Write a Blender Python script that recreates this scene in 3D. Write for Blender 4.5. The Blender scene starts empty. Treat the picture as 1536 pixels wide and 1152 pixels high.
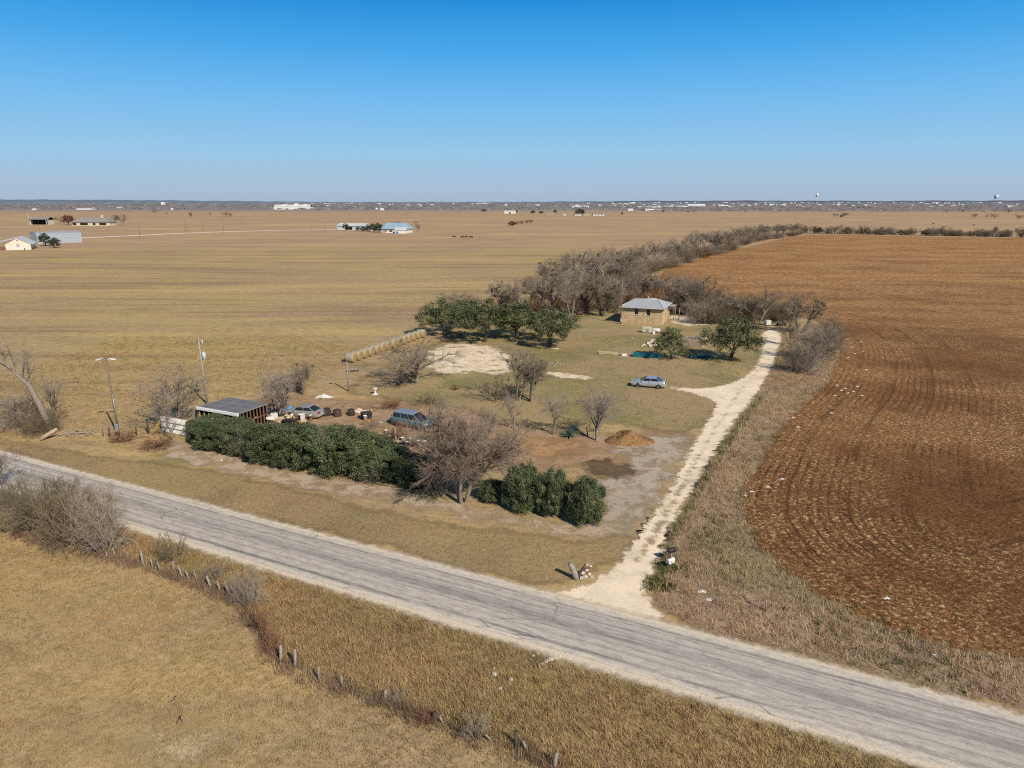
import bpy, bmesh, math, random
import numpy as np
from mathutils import Vector, Matrix
R = math.radians
random.seed(7)
rng = np.random.default_rng(7)
scene = bpy.context.scene
COL = scene.collection

# ------------------------------------------------------------------ camera maths
# survey frame: metres, X right, Y away from the drone, Z up; the drone hovers 25 m up
F, CX, CY, PITCH, HC = 1067.0, 768.0, 576.0, R(14.38), 25.0
cp, sp = math.cos(PITCH), math.sin(PITCH)
def G(px, py, z=0.0):
    """point of the plane Z=z that the survey photo shows at px, py"""
    t = -(py - CY) / F
    u = (px - CX) / F
    dz = sp - t * cp
    d = (HC - z) / dz
    return Vector((u * d, d * (cp + t * sp), z))
def HT(px, pyb, pyt):
    """foot on the ground and height of an upright thing"""
    g = G(px, pyb)
    t = -(pyt - CY) / F
    z = HC + g.y * (t * cp - sp) / (cp + t * sp)
    return g, max(z, 0.05)
def depth(g):
    return g.y * cp + HC * sp
def MPP(g):
    """metres covered by one survey pixel at that point"""
    return depth(g) / F

# ------------------------------------------------------------------ objects
def tag(o, label=None, cat=None, group=None, kind=None):
    if label: o['label'] = label
    if cat: o['category'] = cat
    if group: o['group'] = group
    if kind: o['kind'] = kind
    return o
def thing(name, label, cat, loc=(0, 0, 0), rz=0.0, group=None):
    o = bpy.data.objects.new(name, None)
    o.empty_display_size = 0.3
    COL.objects.link(o)
    o.location = loc
    o.rotation_euler = (0, 0, rz)
    return tag(o, label, cat, group)
def link(name, me, parent=None, loc=None, rz=None):
    o = bpy.data.objects.new(name, me)
    COL.objects.link(o)
    if parent: o.parent = parent
    if loc is not None: o.location = loc
    if rz is not None: o.rotation_euler = (0, 0, rz)
    return o
def copy_tree(o, parent=None):
    c = o.copy(); COL.objects.link(c); c.parent = parent
    for ch in o.children: copy_tree(ch, c)
    return c

class MB:
    """collects shapes into one mesh"""
    def __init__(s): s.v = []; s.f = []; s.m = []; s.smooth = []
    def add(s, vs, fs, m=0, sm=False):
        o = len(s.v); s.v.extend([tuple(p) for p in vs])
        for f in fs: s.f.append(tuple(i + o for i in f)); s.m.append(m); s.smooth.append(sm)
    def box(s, x0, x1, y0, y1, z0, z1, m=0, bev=0.0, M=None):
        if bev <= 0:
            vs = [(x, y, z) for z in (z0, z1) for x, y in ((x0, y0), (x1, y0), (x1, y1), (x0, y1))]
            fs = [(3, 2, 1, 0), (4, 5, 6, 7), (0, 1, 5, 4), (1, 2, 6, 5), (2, 3, 7, 6), (3, 0, 4, 7)]
        else:
            b = bev; vs = []; rings = []
            for z, i in ((z0, b), (z0 + b, 0), (z1 - b, 0), (z1, b)):
                a = [(x0 + b + i*.0, y0 + i), (x1 - b, y0 + i), (x1 - i, y0 + b), (x1 - i, y1 - b),
                     (x1 - b, y1 - i), (x0 + b, y1 - i), (x0 + i, y1 - b), (x0 + i, y0 + b)]
                rings.append(len(vs)); vs += [(p[0], p[1], z) for p in a]
            fs = [tuple(range(7, -1, -1)), tuple(range(24, 32))]
            for k in range(3):
                for j in range(8):
                    a, c = rings[k] + j, rings[k] + (j + 1) % 8
                    fs.append((a, c, c + 8, a + 8))
        if M is not None: vs = [tuple(M @ Vector(p)) for p in vs]
        s.add(vs, fs, m)
    def tube(s, pts, rs, n=6, m=0, cap=True, sm=True):
        pts = [Vector(p) for p in pts]
        if not hasattr(rs, '__len__'): rs = [rs] * len(pts)
        vs = []; fs = []
        for i, p in enumerate(pts):
            t = (pts[min(i + 1, len(pts) - 1)] - pts[max(i - 1, 0)])
            if t.length < 1e-9: t = Vector((0, 0, 1))
            t.normalize()
            a = t.cross(Vector((1, 0, 0)) if abs(t.x) < .8 else Vector((0, 1, 0))).normalized()
            b = t.cross(a)
            for k in range(n):
                th = 2 * math.pi * k / n
                vs.append(p + (a * math.cos(th) + b * math.sin(th)) * rs[i])
        for i in range(len(pts) - 1):
            for k in range(n):
                q = (k + 1) % n
                fs.append((i*n + k, i*n + q, (i+1)*n + q, (i+1)*n + k))
        if cap:
            fs.append(tuple(range(n - 1, -1, -1))); fs.append(tuple((len(pts) - 1) * n + k for k in range(n)))
        s.add(vs, fs, m, sm)
    def lathe(s, prof, n=14, m=0, M=None, sm=True):
        vs = []; fs = []
        for r, z in prof:
            for k in range(n):
                th = 2 * math.pi * k / n
                vs.append((r * math.cos(th), r * math.sin(th), z))
        for i in range(len(prof) - 1):
            for k in range(n):
                q = (k + 1) % n
                fs.append((i*n + k, i*n + q, (i+1)*n + q, (i+1)*n + k))
        fs.append(tuple(range(n - 1, -1, -1))); fs.append(tuple((len(prof) - 1) * n + k for k in range(n)))
        if M is not None: vs = [tuple(M @ Vector(p)) for p in vs]
        s.add(vs, fs, m, sm)
    def rock(s, c, r, m=0, flat=.6, seed=None):
        rd = random.Random(seed if seed is not None else random.random())
        vs = []; fs = []; n = 7; k = 4
        for i in range(k + 1):
            ph = math.pi * i / k
            for j in range(n):
                th = 2 * math.pi * (j + .3 * i) / n
                q = r * rd.uniform(.72, 1.15)
                vs.append((c[0] + q * math.sin(ph) * math.cos(th), c[1] + q * math.sin(ph) * math.sin(th), c[2] + q * flat * math.cos(ph)))
        for i in range(k):
            for j in range(n):
                fs.append((i*n + j, (i+1)*n + j, (i+1)*n + (j+1) % n, i*n + (j+1) % n))
        s.add(vs, fs, m)
    def mesh(s, name, mats):
        me = bpy.data.meshes.new(name)
        me.from_pydata(s.v, [], s.f)
        if not isinstance(mats, (list, tuple)): mats = [mats]
        for m in mats: me.materials.append(m)
        me.polygons.foreach_set('material_index', s.m)
        me.polygons.foreach_set('use_smooth', s.smooth)
        me.update()
        return me
    def build(s, name, mats, parent=None, loc=None, rz=None):
        return link(name, s.mesh(name, mats), parent, loc, rz)

def np_mesh(name, V, Fc, mats, attrs=None, smooth=False):
    """V (n,3), Fc (m,k) arrays -> mesh; attrs: name -> per-vertex float array"""
    me = bpy.data.meshes.new(name)
    V = np.asarray(V, dtype=np.float32); Fc = np.asarray(Fc, dtype=np.int32)
    k = Fc.shape[1]
    me.vertices.add(len(V)); me.vertices.foreach_set('co', V.ravel())
    me.loops.add(Fc.size); me.loops.foreach_set('vertex_index', Fc.ravel())
    me.polygons.add(len(Fc)); me.polygons.foreach_set('loop_start', np.arange(0, Fc.size, k, dtype=np.int32))
    if smooth: me.polygons.foreach_set('use_smooth', np.ones(len(Fc), dtype=bool))
    for nm, a in (attrs or {}).items():
        at = me.attributes.new(nm, 'FLOAT', 'POINT')
        at.data.foreach_set('value', np.asarray(a, dtype=np.float32))
    for m in (mats if isinstance(mats, (list, tuple)) else [mats]): me.materials.append(m)
    me.update(calc_edges=True)
    me.validate()
    return me

# ------------------------------------------------------------------ node helper
class NT:
    def __init__(s, name):
        s.mat = bpy.data.materials.new(name); s.mat.use_nodes = True
        s.t = s.mat.node_tree
        s.bsdf = s.t.nodes['Principled BSDF']; s.out = s.t.nodes['Material Output']
        s.bsdf.inputs['Specular IOR Level'].default_value = .2
        s.bsdf.inputs['Roughness'].default_value = .85
    def n(s, typ, **kw):
        nd = s.t.nodes.new(typ)
        for k, v in kw.items(): setattr(nd, k, v)
        return nd
    def put(s, inp, v):
        if isinstance(v, bpy.types.NodeSocket): s.t.links.new(v, inp)
        elif isinstance(v, (tuple, list)) and len(v) == 3 and inp.type == 'RGBA': inp.default_value = (*v, 1)
        else: inp.default_value = v
    def coord(s, w='Object'): return s.n('ShaderNodeTexCoord').outputs[w]
    def pos(s): return s.n('ShaderNodeNewGeometry').outputs['Position']
    def attr(s, name): return s.n('ShaderNodeAttribute', attribute_name=name).outputs['Fac']
    def rnd(s): return s.n('ShaderNodeObjectInfo').outputs['Random']
    def mapping(s, vec, scale=(1, 1, 1), rz=0, loc=(0, 0, 0)):
        m = s.n('ShaderNodeMapping'); s.put(m.inputs['Vector'], vec)
        m.inputs['Scale'].default_value = scale; m.inputs['Rotation'].default_value = (0, 0, rz); m.inputs['Location'].default_value = loc
        return m.outputs['Vector']
    def noise(s, vec, scale, detail=3, rough=.55, dist=0.0):
        m = s.n('ShaderNodeTexNoise'); s.put(m.inputs['Vector'], vec)
        s.put(m.inputs['Scale'], scale); m.inputs['Detail'].default_value = detail
        m.inputs['Roughness'].default_value = rough; m.inputs['Distortion'].default_value = dist
        return m.outputs['Fac']
    def vor(s, vec, scale, feature='F1', out='Distance', rand=1.0):
        m = s.n('ShaderNodeTexVoronoi', feature=feature); s.put(m.inputs['Vector'], vec)
        s.put(m.inputs['Scale'], scale); m.inputs['Randomness'].default_value = rand
        return m.outputs[out]
    def ramp(s, fac, stops, interp='LINEAR'):
        m = s.n('ShaderNodeValToRGB'); s.put(m.inputs['Fac'], fac)
        e = m.color_ramp.elements; m.color_ramp.interpolation = interp
        while len(e) < len(stops): e.new(.5)
        for el, (p, c) in zip(e, stops):
            el.position = p; el.color = (*c, 1) if isinstance(c, (tuple, list)) else (c, c, c, 1)
        return m.outputs['Color']
    def math(s, op, a, b=0.0, c=0.0, clamp=False):
        m = s.n('ShaderNodeMath', operation=op); m.use_clamp = clamp
        s.put(m.inputs[0], a); s.put(m.inputs[1], b); s.put(m.inputs[2], c)
        return m.outputs[0]
    def mix(s, fac, a, b, blend='MIX'):
        m = s.n('ShaderNodeMix', data_type='RGBA', blend_type=blend)
        s.put(m.inputs['Factor'], fac); s.put(m.inputs[6], a); s.put(m.inputs[7], b)
        return m.outputs[2]
    def sstep(s, x, lo, hi, a=0.0, b=1.0):
        m = s.n('ShaderNodeMapRange', interpolation_type='SMOOTHSTEP')
        s.put(m.inputs['Value'], x); s.put(m.inputs['From Min'], lo); s.put(m.inputs['From Max'], hi)
        m.inputs['To Min'].default_value = a; m.inputs['To Max'].default_value = b
        return m.outputs[0]
    def bump(s, h, strength=.5, dist=.05):
        m = s.n('ShaderNodeBump'); s.put(m.inputs['Height'], h)
        m.inputs['Strength'].default_value = strength; m.inputs['Distance'].default_value = dist
        s.put(s.bsdf.inputs['Normal'], m.outputs['Normal'])
    gain = None
    def base(s, c):
        if s.gain: c = s.mix(1.0, c, s.gain if isinstance(s.gain, tuple) else (s.gain,) * 3, 'MULTIPLY')
        s.put(s.bsdf.inputs['Base Color'], c)
    def alpha(s, a): s.put(s.bsdf.inputs['Alpha'], a)
    def set(s, **kw):
        for k, v in kw.items(): s.put(s.bsdf.inputs[k], v)
        return s

def simple(name, c, rough=.6, c2=None, scale=2.0, bump=0, metal=0.0, spec=.3, vary=0.0):
    """painted / weathered surface: two tones by noise"""
    n = NT(name)
    v = n.coord()
    c2 = c2 or tuple(x * .72 for x in c)
    f = n.noise(v, scale, 6, .65)
    col = n.ramp(f, [(.3, c2), (.62, c)])
    if vary:
        col = n.mix(1.0, col, n.ramp(n.rnd(), [(0, 1 - vary), (1, 1.0)]), 'MULTIPLY')
    n.base(col)
    n.set(Roughness=rough, Metallic=metal)
    n.bsdf.inputs['Specular IOR Level'].default_value = spec
    if bump: n.bump(f, bump, .03)
    return n.mat
# ------------------------------------------------------------------ polygons of the land
def W(pts): return np.array([[*G(x, y).xy] for x, y in pts])
def chaikin(P, n=2):
    for _ in range(n):
        Q = np.roll(P, -1, 0)
        P = np.stack([P * .75 + Q * .25, P * .25 + Q * .75], 1).reshape(-1, 2)
    return P
def sdist(P, X):
    """signed distance of points X (n,2) to polygon P, positive inside"""
    best = np.full(len(X), 1e18); inside = np.zeros(len(X), bool)
    for a, b in zip(P, np.roll(P, -1, 0)):
        e = b - a; w = X - a
        t = np.clip((w @ e) / max(e @ e, 1e-12), 0, 1)
        best = np.minimum(best, ((w - t[:, None] * e) ** 2).sum(1))
        c = (a[1] > X[:, 1]) != (b[1] > X[:, 1])
        if c.any():
            xi = a[0] + (X[:, 1] - a[1]) / (e[1] if abs(e[1]) > 1e-12 else 1e-12) * e[0]
            inside ^= c & (X[:, 0] < xi)
    return np.sqrt(best) * np.where(inside, 1, -1)
def axis(lo, hi, step, grow=0.0):
    out = [lo]
    while out[-1] < hi: out.append(out[-1] + step + grow * max(0, out[-1] - 60))
    return np.array(out)
def sheet(name, P, mat, z, step, pad, grow=0.0, label=None, kind='structure', mound=None):
    lo = P.min(0) - pad; hi = P.max(0) + pad
    xs = axis(lo[0], hi[0], step, 0); ys = axis(lo[1], hi[1], step, grow)
    if grow: xs = axis(lo[0], hi[0], step * 2.5, 0)
    gx, gy = np.meshgrid(xs, ys)
    X = np.stack([gx.ravel(), gy.ravel()], 1)
    sd = sdist(P, X)
    nx, ny = len(xs), len(ys)
    i = np.arange(nx * ny).reshape(ny, nx)
    q = np.stack([i[:-1, :-1], i[:-1, 1:], i[1:, 1:], i[1:, :-1]], -1).reshape(-1, 4)
    q = q[(sd[q].max(1) > -pad)]
    use = np.unique(q); idx = np.full(len(X), -1); idx[use] = np.arange(len(use))
    zz = np.full(len(X), z)
    if mound is not None: zz = zz + mound(X, sd)
    V = np.column_stack([X, zz])[use]
    me = np_mesh(name, V, idx[q], mat, {'edge': sd[use]}, smooth=mound is not None)
    o = link(name, me)
    return tag(o, label, kind=kind)
def edge_alpha(n, soft, amp, scale, lo=0.0, vec=None):
    """ragged border: signed distance plus noise"""
    v = vec or n.pos()
    f = n.noise(v, scale, 5, .65)
    x = n.math('ADD', n.attr('edge'), n.math('MULTIPLY', n.math('SUBTRACT', f, .5), amp * 2))
    n.alpha(n.sstep(x, lo - soft, lo + soft))
    return x

def grass_mat(name, dry, gold, dark, green, greenness=.5, fine=3.0, streak=None, contrast=1.0, edge=None, gain=(1.05, 1.06, 1.13)):
    n = NT(name); n.gain = gain; p = n.pos()
    big = n.noise(p, .035, 4, .6)
    mid = n.noise(p, .22, 4, .6)
    col = n.mix(n.sstep(big, .38, .64), dry, gold)
    col = n.mix(n.math('MULTIPLY', n.sstep(n.noise(p, .07, 5, .65, 0.6), .5 - .1 * greenness, .68 - .06 * greenness), greenness), col, green)
    col = n.mix(n.math('MULTIPLY', n.sstep(mid, .48, .75), .55), col, dark)
    if streak:
        sv = n.mapping(p, streak, R(-14))
        st = n.noise(sv, 1.0, 4, .62)
        col = n.mix(n.math('MULTIPLY', n.sstep(st, .46, .68), .7), col, dark)
        st2 = n.noise(n.mapping(p, (streak[0] * .5, streak[1] * .4, 1), R(-8), (30, 7, 0)), 1.0, 3, .6)
        col = n.mix(n.math('MULTIPLY', n.sstep(st2, .5, .66), .55), col, gold)
    f1 = n.noise(p, fine, 4, .7)
    f2 = n.noise(p, fine * 3.3, 3, .7)
    h = n.math('ADD', n.math('MULTIPLY', f1, .6), n.math('MULTIPLY', f2, .4))
    k = n.ramp(h, [(.3, 1 - .55 * contrast), (.5, 1.0), (.72, 1 + .3 * contrast)])
    col = n.mix(1.0, col, k, 'MULTIPLY')
    n.base(col); n.set(Roughness=.95)
    n.bsdf.inputs['Specular IOR Level'].default_value = .05
    n.bump(h, .7, .12)
    if edge: edge_alpha(n, *edge)
    return n.mat

GOLD, DRY, BRN, GRN = (.385, .275, .112), (.34, .236, .118), (.205, .135, .066), (.17, .155, .06)

# pasture to the horizon -------------------------------------------------------
def big_ground():
    n = NT('pasture_ground'); n.gain = (1.14, 1.16, 1.26); p = n.pos()
    sep = n.n('ShaderNodeSeparateXYZ'); n.put(sep.inputs[0], p)
    Y = sep.outputs['Y']
    big = n.noise(p, .02, 4, .6)
    col = n.mix(n.sstep(big, .36, .62), DRY, GOLD)
    # mown streaks of the hay meadow
    for sc, rz, lo, hi, c, a in (((.012, .11, 1), -10, .47, .66, (.235, .15, .078), .75), ((.006, .045, 1), -6, .5, .66, (.46, .31, .125), .75),
                                 ((.03, .3, 1), -13, .5, .72, (.27, .185, .105), .32), ((.009, .07, 1), 4, .54, .68, (.32, .215, .13), .4)):
        st = n.noise(n.mapping(p, sc, R(rz), (sc[0] * 400, 3, 0)), 1.0, 4, .62, .3)
        col = n.mix(n.math('MULTIPLY', n.sstep(st, lo, hi), a), col, c)
    # green tinge in hollows close to the yard
    g = n.math('MULTIPLY', n.sstep(n.noise(p, .05, 4, .6, .5), .53, .7), n.sstep(Y, 260, 90))
    col = n.mix(n.math('MULTIPLY', g, .55), col, GRN)
    # rougher reddish rangeland past the hay meadow
    far = n.sstep(n.math('ADD', Y, n.math('MULTIPLY', n.noise(p, .006, 3), 60)), 400, 470)
    rs = n.noise(n.mapping(p, (.003, .012, 1), R(5)), 1.0, 6, .7, .5)
    rc = n.ramp(rs, [(.3, (.285, .18, .105)), (.42, (.42, .275, .14)), (.52, (.335, .215, .125)), (.62, (.48, .325, .15)), (.72, (.38, .245, .13))])
    col = n.mix(n.math('MULTIPLY', far, .85), col, rc)
    # farm country and scrub kilometres away, blue-grey distance haze painted into the colour
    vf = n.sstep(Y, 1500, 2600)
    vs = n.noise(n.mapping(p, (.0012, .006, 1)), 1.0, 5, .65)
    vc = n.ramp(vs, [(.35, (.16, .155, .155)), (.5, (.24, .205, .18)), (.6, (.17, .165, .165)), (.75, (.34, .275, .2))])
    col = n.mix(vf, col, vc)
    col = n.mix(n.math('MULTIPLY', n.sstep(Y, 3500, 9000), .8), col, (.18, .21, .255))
    f1 = n.noise(p, 2.6, 5, .72); f2 = n.noise(n.mapping(p, (.8, 1.1, 1), R(25)), .75, 5, .75)
    h = n.math('ADD', n.math('MULTIPLY', f1, .45), n.math('MULTIPLY', f2, .55))
    col = n.mix(1.0, col, n.ramp(h, [(.36, .58), (.5, 1.0), (.65, 1.3)]), 'MULTIPLY')
    n.base(col); n.set(Roughness=.95); n.bsdf.inputs['Specular IOR Level'].default_value = .05
    n.bump(h, .8, .15)
    return n.mat
mb = MB()
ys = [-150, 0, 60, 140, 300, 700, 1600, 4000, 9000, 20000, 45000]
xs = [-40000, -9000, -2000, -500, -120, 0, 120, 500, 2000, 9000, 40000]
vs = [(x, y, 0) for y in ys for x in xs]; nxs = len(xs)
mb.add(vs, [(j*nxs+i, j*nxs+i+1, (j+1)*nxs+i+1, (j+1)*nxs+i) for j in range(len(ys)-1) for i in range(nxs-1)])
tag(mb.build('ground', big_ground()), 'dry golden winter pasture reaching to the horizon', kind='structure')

# ---- road frame: x along the road, y across (origin below the middle of the photo)
RU = [(22, 682), (250, 755), (448, 790), (584, 826), (741, 867), (950, 921), (1053, 953), (1170, 980), (1288, 1009), (1405, 1042), (1536, 1074)]
RL = [(182, 791), (286, 824), (400, 855), (448, 874), (584, 911), (741, 954), (858, 988), (1053, 1046), (1186, 1090), (1390, 1152)]
u_ = W([(22, 682), (584, 826), (1536, 1074)]); l_ = W([(182, 791), (584, 911), (1390, 1152)])
rd = (u_[-1] - u_[0]); rd /= np.linalg.norm(rd); rn = np.array([-rd[1], rd[0]])
yu = float(((u_ - u_[1]) @ rn).mean()); yl = float(((l_ - u_[1]) @ rn).mean())
R0 = u_[1] + rn * (yu + yl) / 2; RW = (yu - yl) / 2       # centre line point, half width incl. shoulders
RANG = math.atan2(rd[1], rd[0])
def road_pts(hw, x0=-220, x1=150, step=3.0, jit=0.0):
    xs = np.arange(x0, x1 + .1, step)
    a = [R0 + rd * x + rn * (hw + rng.normal(0, jit)) for x in xs]
    b = [R0 + rd * x - rn * (hw + rng.normal(0, jit)) for x in xs[::-1]]
    return np.array(a + b)
def to_road(P):
    d = P - R0
    return np.stack([d @ rd, d @ rn], -1)
PAVE = RW - .5

def shoulder_mat():
    n = NT('road_shoulder'); p = n.pos()
    f = n.noise(p, 9, 5, .75)
    c = n.mix(n.noise(p, .5, 3), (.74, .62, .46), (.66, .54, .4))
    c = n.mix(1.0, c, n.ramp(f, [(.3, .6), (.5, 1.0), (.7, 1.15)]), 'MULTIPLY')
    n.base(c); n.bump(f, .6, .04)
    edge_alpha(n, .34, .6, 1.3)
    return n.mat
P_SH = road_pts(RW + .08, step=6)
sheet('road_shoulder', P_SH, shoulder_mat(), .030, 1.2, 1.5, label='pale gravel edge strips of the country road')

def road_mat():
    n = NT('worn_asphalt'); n.gain = (1.24, 1.21, 1.15); v = n.coord()
    sep = n.n('ShaderNodeSeparateXYZ'); n.put(sep.inputs[0], v)
    X, Y = sep.outputs['X'], sep.outputs['Y']
    wob = n.math('MULTIPLY', n.math('SUBTRACT', n.noise(n.mapping(v, (.03, .0, 0)), 1.0, 3), .5), .7)
    Yw = n.math('ADD', Y, wob)
    col = n.mix(n.noise(n.mapping(v, (.05, .4, 1)), 1.0, 4), (.36, .322, .287), (.445, .402, .36))
    st = n.noise(n.mapping(v, (.09, 2.6, 1)), 1.0, 5, .7)
    st2 = n.noise(n.mapping(v, (.35, 5.0, 1), 0, (9, 4, 0)), 1.0, 4, .75)
    col = n.mix(n.math('MULTIPLY', n.sstep(st, .48, .66), .4), col, (.24, .225, .21))
    # bitumen bleeding in the wheel paths
    for yc, w, a in ((2.1, .22, .7), (1.75, .08, .5), (.15, .7, .5), (-.55, .1, .45), (-1.15, .16, .3), (-1.95, .26, .8), (1.1, .2, .35), (.7, .08, .35)):
        d = n.math('ABSOLUTE', n.math('SUBTRACT', Yw, yc))
        m = n.sstep(d, w, w * .15)
        brk = n.sstep(n.noise(n.mapping(v, (.06, .8, 1), 0, (yc * 7, 0, 0)), 1.0, 5, .7), .30, .52)
        m = n.math('MULTIPLY', n.math('MULTIPLY', m, brk), n.sstep(st2, .28, .5))
        col = n.mix(n.math('MULTIPLY', m, a), col, (.105, .1, .1))
    # tyre-dusted pale edges
    ed = n.math('ABSOLUTE', Yw)
    col = n.mix(n.math('MULTIPLY', n.sstep(ed, PAVE - .75, PAVE - .05), .5), col, (.56, .5, .41))
    # cracks and patch flecks
    cr = n.vor(n.mapping(v, (.22, .9, 1)), 1.0, 'DISTANCE_TO_EDGE')
    cm = n.math('MULTIPLY', n.sstep(cr, .025, .0), n.sstep(n.noise(v, .12, 3), .55, .65))
    col = n.mix(n.math('MULTIPLY', cm, .7), col, (.07, .07, .07))
    g = n.noise(v, 9, 5, .85)
    g2 = n.noise(n.mapping(v, (.7, 2.2, 1)), 1.6, 5, .75)
    col = n.mix(1.0, col, n.ramp(g2, [(.36, .78), (.5, 1.0), (.64, 1.12)]), 'MULTIPLY')
    col = n.mix(1.0, col, n.ramp(g, [(.34, .74), (.5, 1.0), (.66, 1.16)]), 'MULTIPLY')
    n.base(col); n.set(Roughness=.85); n.bump(g, .35, .02)
    return n.mat
# the pavement: a slightly cambered strip with an uneven edge
mb = MB(); vs = []; fs = []
rr = random.Random(5)
sta = [(-220 + i * 1.0) for i in range(371)]
for x in sta:
    e1 = PAVE + .2 + .10 * math.sin(x * .21) + rr.uniform(-.05, .05); e2 = PAVE + .09 * math.sin(x * .17 + 2) + rr.uniform(-.05, .05)
    for y in (-e2, -e2 + .25, -PAVE * .5, 0, PAVE * .5, e1 - .25, e1):
        vs.append((x, y, .045 + .07 * (1 - (abs(y) / PAVE) ** 2) * (1 if abs(y) < PAVE else 0)))
for i in range(len(sta) - 1):
    for j in range(6): a = i * 7 + j; fs.append((a, a + 7, a + 8, a + 1))
fs = [tuple(reversed(f)) if False else (f[0], f[1], f[2], f[3]) for f in fs]
mb.add(vs, fs, 0, True)
tag(mb.build('road', road_mat(), None, (R0[0], R0[1], 0), RANG), 'worn pale grey two lane country road', kind='structure')

# ---- ploughed field -----------------------------------------------------------
FIELD = [(1200, 352.5), (1150, 364), (1100, 376), (1050, 388), (1000, 402), (985, 425), (1010, 452), (1100, 470), (1190, 474), (1232, 482), (1255, 503), (1262, 520), (1256, 548), (1238, 580), (1198, 612), (1165, 650),
         (1140, 690), (1118, 730), (1112, 765), (1128, 803), (1160, 842), (1215, 885), (1285, 925), (1365, 953), (1450, 975), (1536, 990), (1750, 1030), (2300, 700), (3000, 420), (2300, 372), (1800, 361), (1536, 357), (1450, 356), (1350, 354.5), (1260, 352)]
P_FIELD = chaikin(W(FIELD), 1)
def field_mat():
    n = NT('ploughed_soil'); n.gain = (1.2, 1.14, 1.0); p = n.pos()
    sep = n.n('ShaderNodeSeparateXYZ'); n.put(sep.inputs[0], p)
    Y = sep.outputs['Y']
    e = n.attr('edge')
    wob = n.math('MULTIPLY', n.noise(p, .1, 3), .45)
    ph1 = n.math('ADD', e, wob)                                       # headland furrows follow the border
    rowd = n.math('ADD', n.math('ADD', n.math('MULTIPLY', sep.outputs['X'], .83), n.math('MULTIPLY', Y, -.55)), wob)
    fur1 = n.math('SINE', n.math('MULTIPLY', ph1, 2 * math.pi / .8))
    fur2 = n.math('SINE', n.math('MULTIPLY', rowd, 2 * math.pi / 1.0))
    k = n.sstep(n.math('ADD', e, n.math('MULTIPLY', n.noise(p, .03, 3), 14)), 22, 34)
    mx = n.n('ShaderNodeMix', data_type='FLOAT'); n.put(mx.inputs[0], k); n.put(mx.inputs[2], fur1); n.put(mx.inputs[3], n.math('MULTIPLY', fur2, .55))
    fur = mx.outputs[0]
    big = n.noise(p, .03, 4, .6)
    fmask = n.math('MULTIPLY', n.sstep(n.noise(n.mapping(p, (1, 1, 1), 0, (40, 9, 0)), .055, 4, .65), .42, .6), n.sstep(Y, 150, 85))
    far = n.sstep(Y, 70, 240)
    soil = n.mix(n.sstep(big, .38, .65), (.155, .07, .031), (.23, .11, .05))
    soil = n.mix(n.math('MULTIPLY', far, .85), soil, n.mix(big, (.255, .135, .063), (.345, .19, .092)))
    # stubble and clods
    c1 = n.noise(p, 3.2, 5, .75)
    c2 = n.noise(p, 2.9, 6, .8, .6)
    straw_amt = n.math('MULTIPLY', n.sstep(c2, .50, .61), n.sstep(n.noise(p, .06, 5, .7), .38, .6, .12, 1.0))
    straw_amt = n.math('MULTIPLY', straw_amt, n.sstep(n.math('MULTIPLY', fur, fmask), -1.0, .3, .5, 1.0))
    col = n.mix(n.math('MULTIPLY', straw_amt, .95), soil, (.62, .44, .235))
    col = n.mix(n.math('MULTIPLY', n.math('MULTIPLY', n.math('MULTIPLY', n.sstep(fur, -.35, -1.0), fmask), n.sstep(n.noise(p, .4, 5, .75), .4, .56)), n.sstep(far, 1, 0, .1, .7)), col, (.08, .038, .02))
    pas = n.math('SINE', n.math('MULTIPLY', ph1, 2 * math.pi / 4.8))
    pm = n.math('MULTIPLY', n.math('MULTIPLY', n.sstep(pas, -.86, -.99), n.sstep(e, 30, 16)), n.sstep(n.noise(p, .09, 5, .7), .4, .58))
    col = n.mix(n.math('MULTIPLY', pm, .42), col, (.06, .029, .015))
    col = n.mix(n.math('MULTIPLY', n.sstep(n.noise(p, .022, 4, .6, .8), .52, .68), n.sstep(far, 1, 0, .15, .32)), col, (.1, .048, .024))
    st = n.noise(n.mapping(p, (.012, .09, 1), R(6)), 1.0, 5, .65)
    col = n.mix(n.math('MULTIPLY', n.sstep(st, .48, .66), n.math('MULTIPLY', far, .6)), col, (.44, .25, .105))
    st = n.noise(n.mapping(p, (.018, .14, 1), R(9), (50, 20, 0)), 1.0, 5, .65)
    col = n.mix(n.math('MULTIPLY', n.sstep(st, .5, .66), n.math('MULTIPLY', far, .6)), col, (.2, .095, .046))
    # pale stones turned up
    sv = n.vor(p, .8)
    col = n.mix(n.math('MULTIPLY', n.sstep(sv, .09, .05), n.sstep(n.noise(p, .9, 2), .62, .7)), col, (.6, .5, .38))
    col = n.mix(1.0, col, n.ramp(c1, [(.32, .42), (.5, 1.0), (.68, 1.4)]), 'MULTIPLY')
    c3 = n.noise(n.mapping(p, (.8, .5, 1)), 1.1, 5, .8)
    col = n.mix(n.sstep(far, 0, 1, .35, .9), col, n.mix(1.0, col, n.ramp(c3, [(.38, .55), (.5, .95), (.62, 1.5)]), 'MULTIPLY'))
    n.base(col); n.set(Roughness=.95); n.bsdf.inputs['Specular IOR Level'].default_value = .05
    h = n.math('ADD', n.math('MULTIPLY', n.math('MULTIPLY', fur, fmask), .07), n.math('MULTIPLY', c1, 1.3))
    n.bump(h, .9, .25)
    edge_alpha(n, .5, 1.6, .45)
    return n.mat
sheet('ploughed_field', P_FIELD, field_mat(), .028, 1.2, 3.0, grow=.02, label='ploughed red brown field with curved furrows and stubble')

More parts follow.
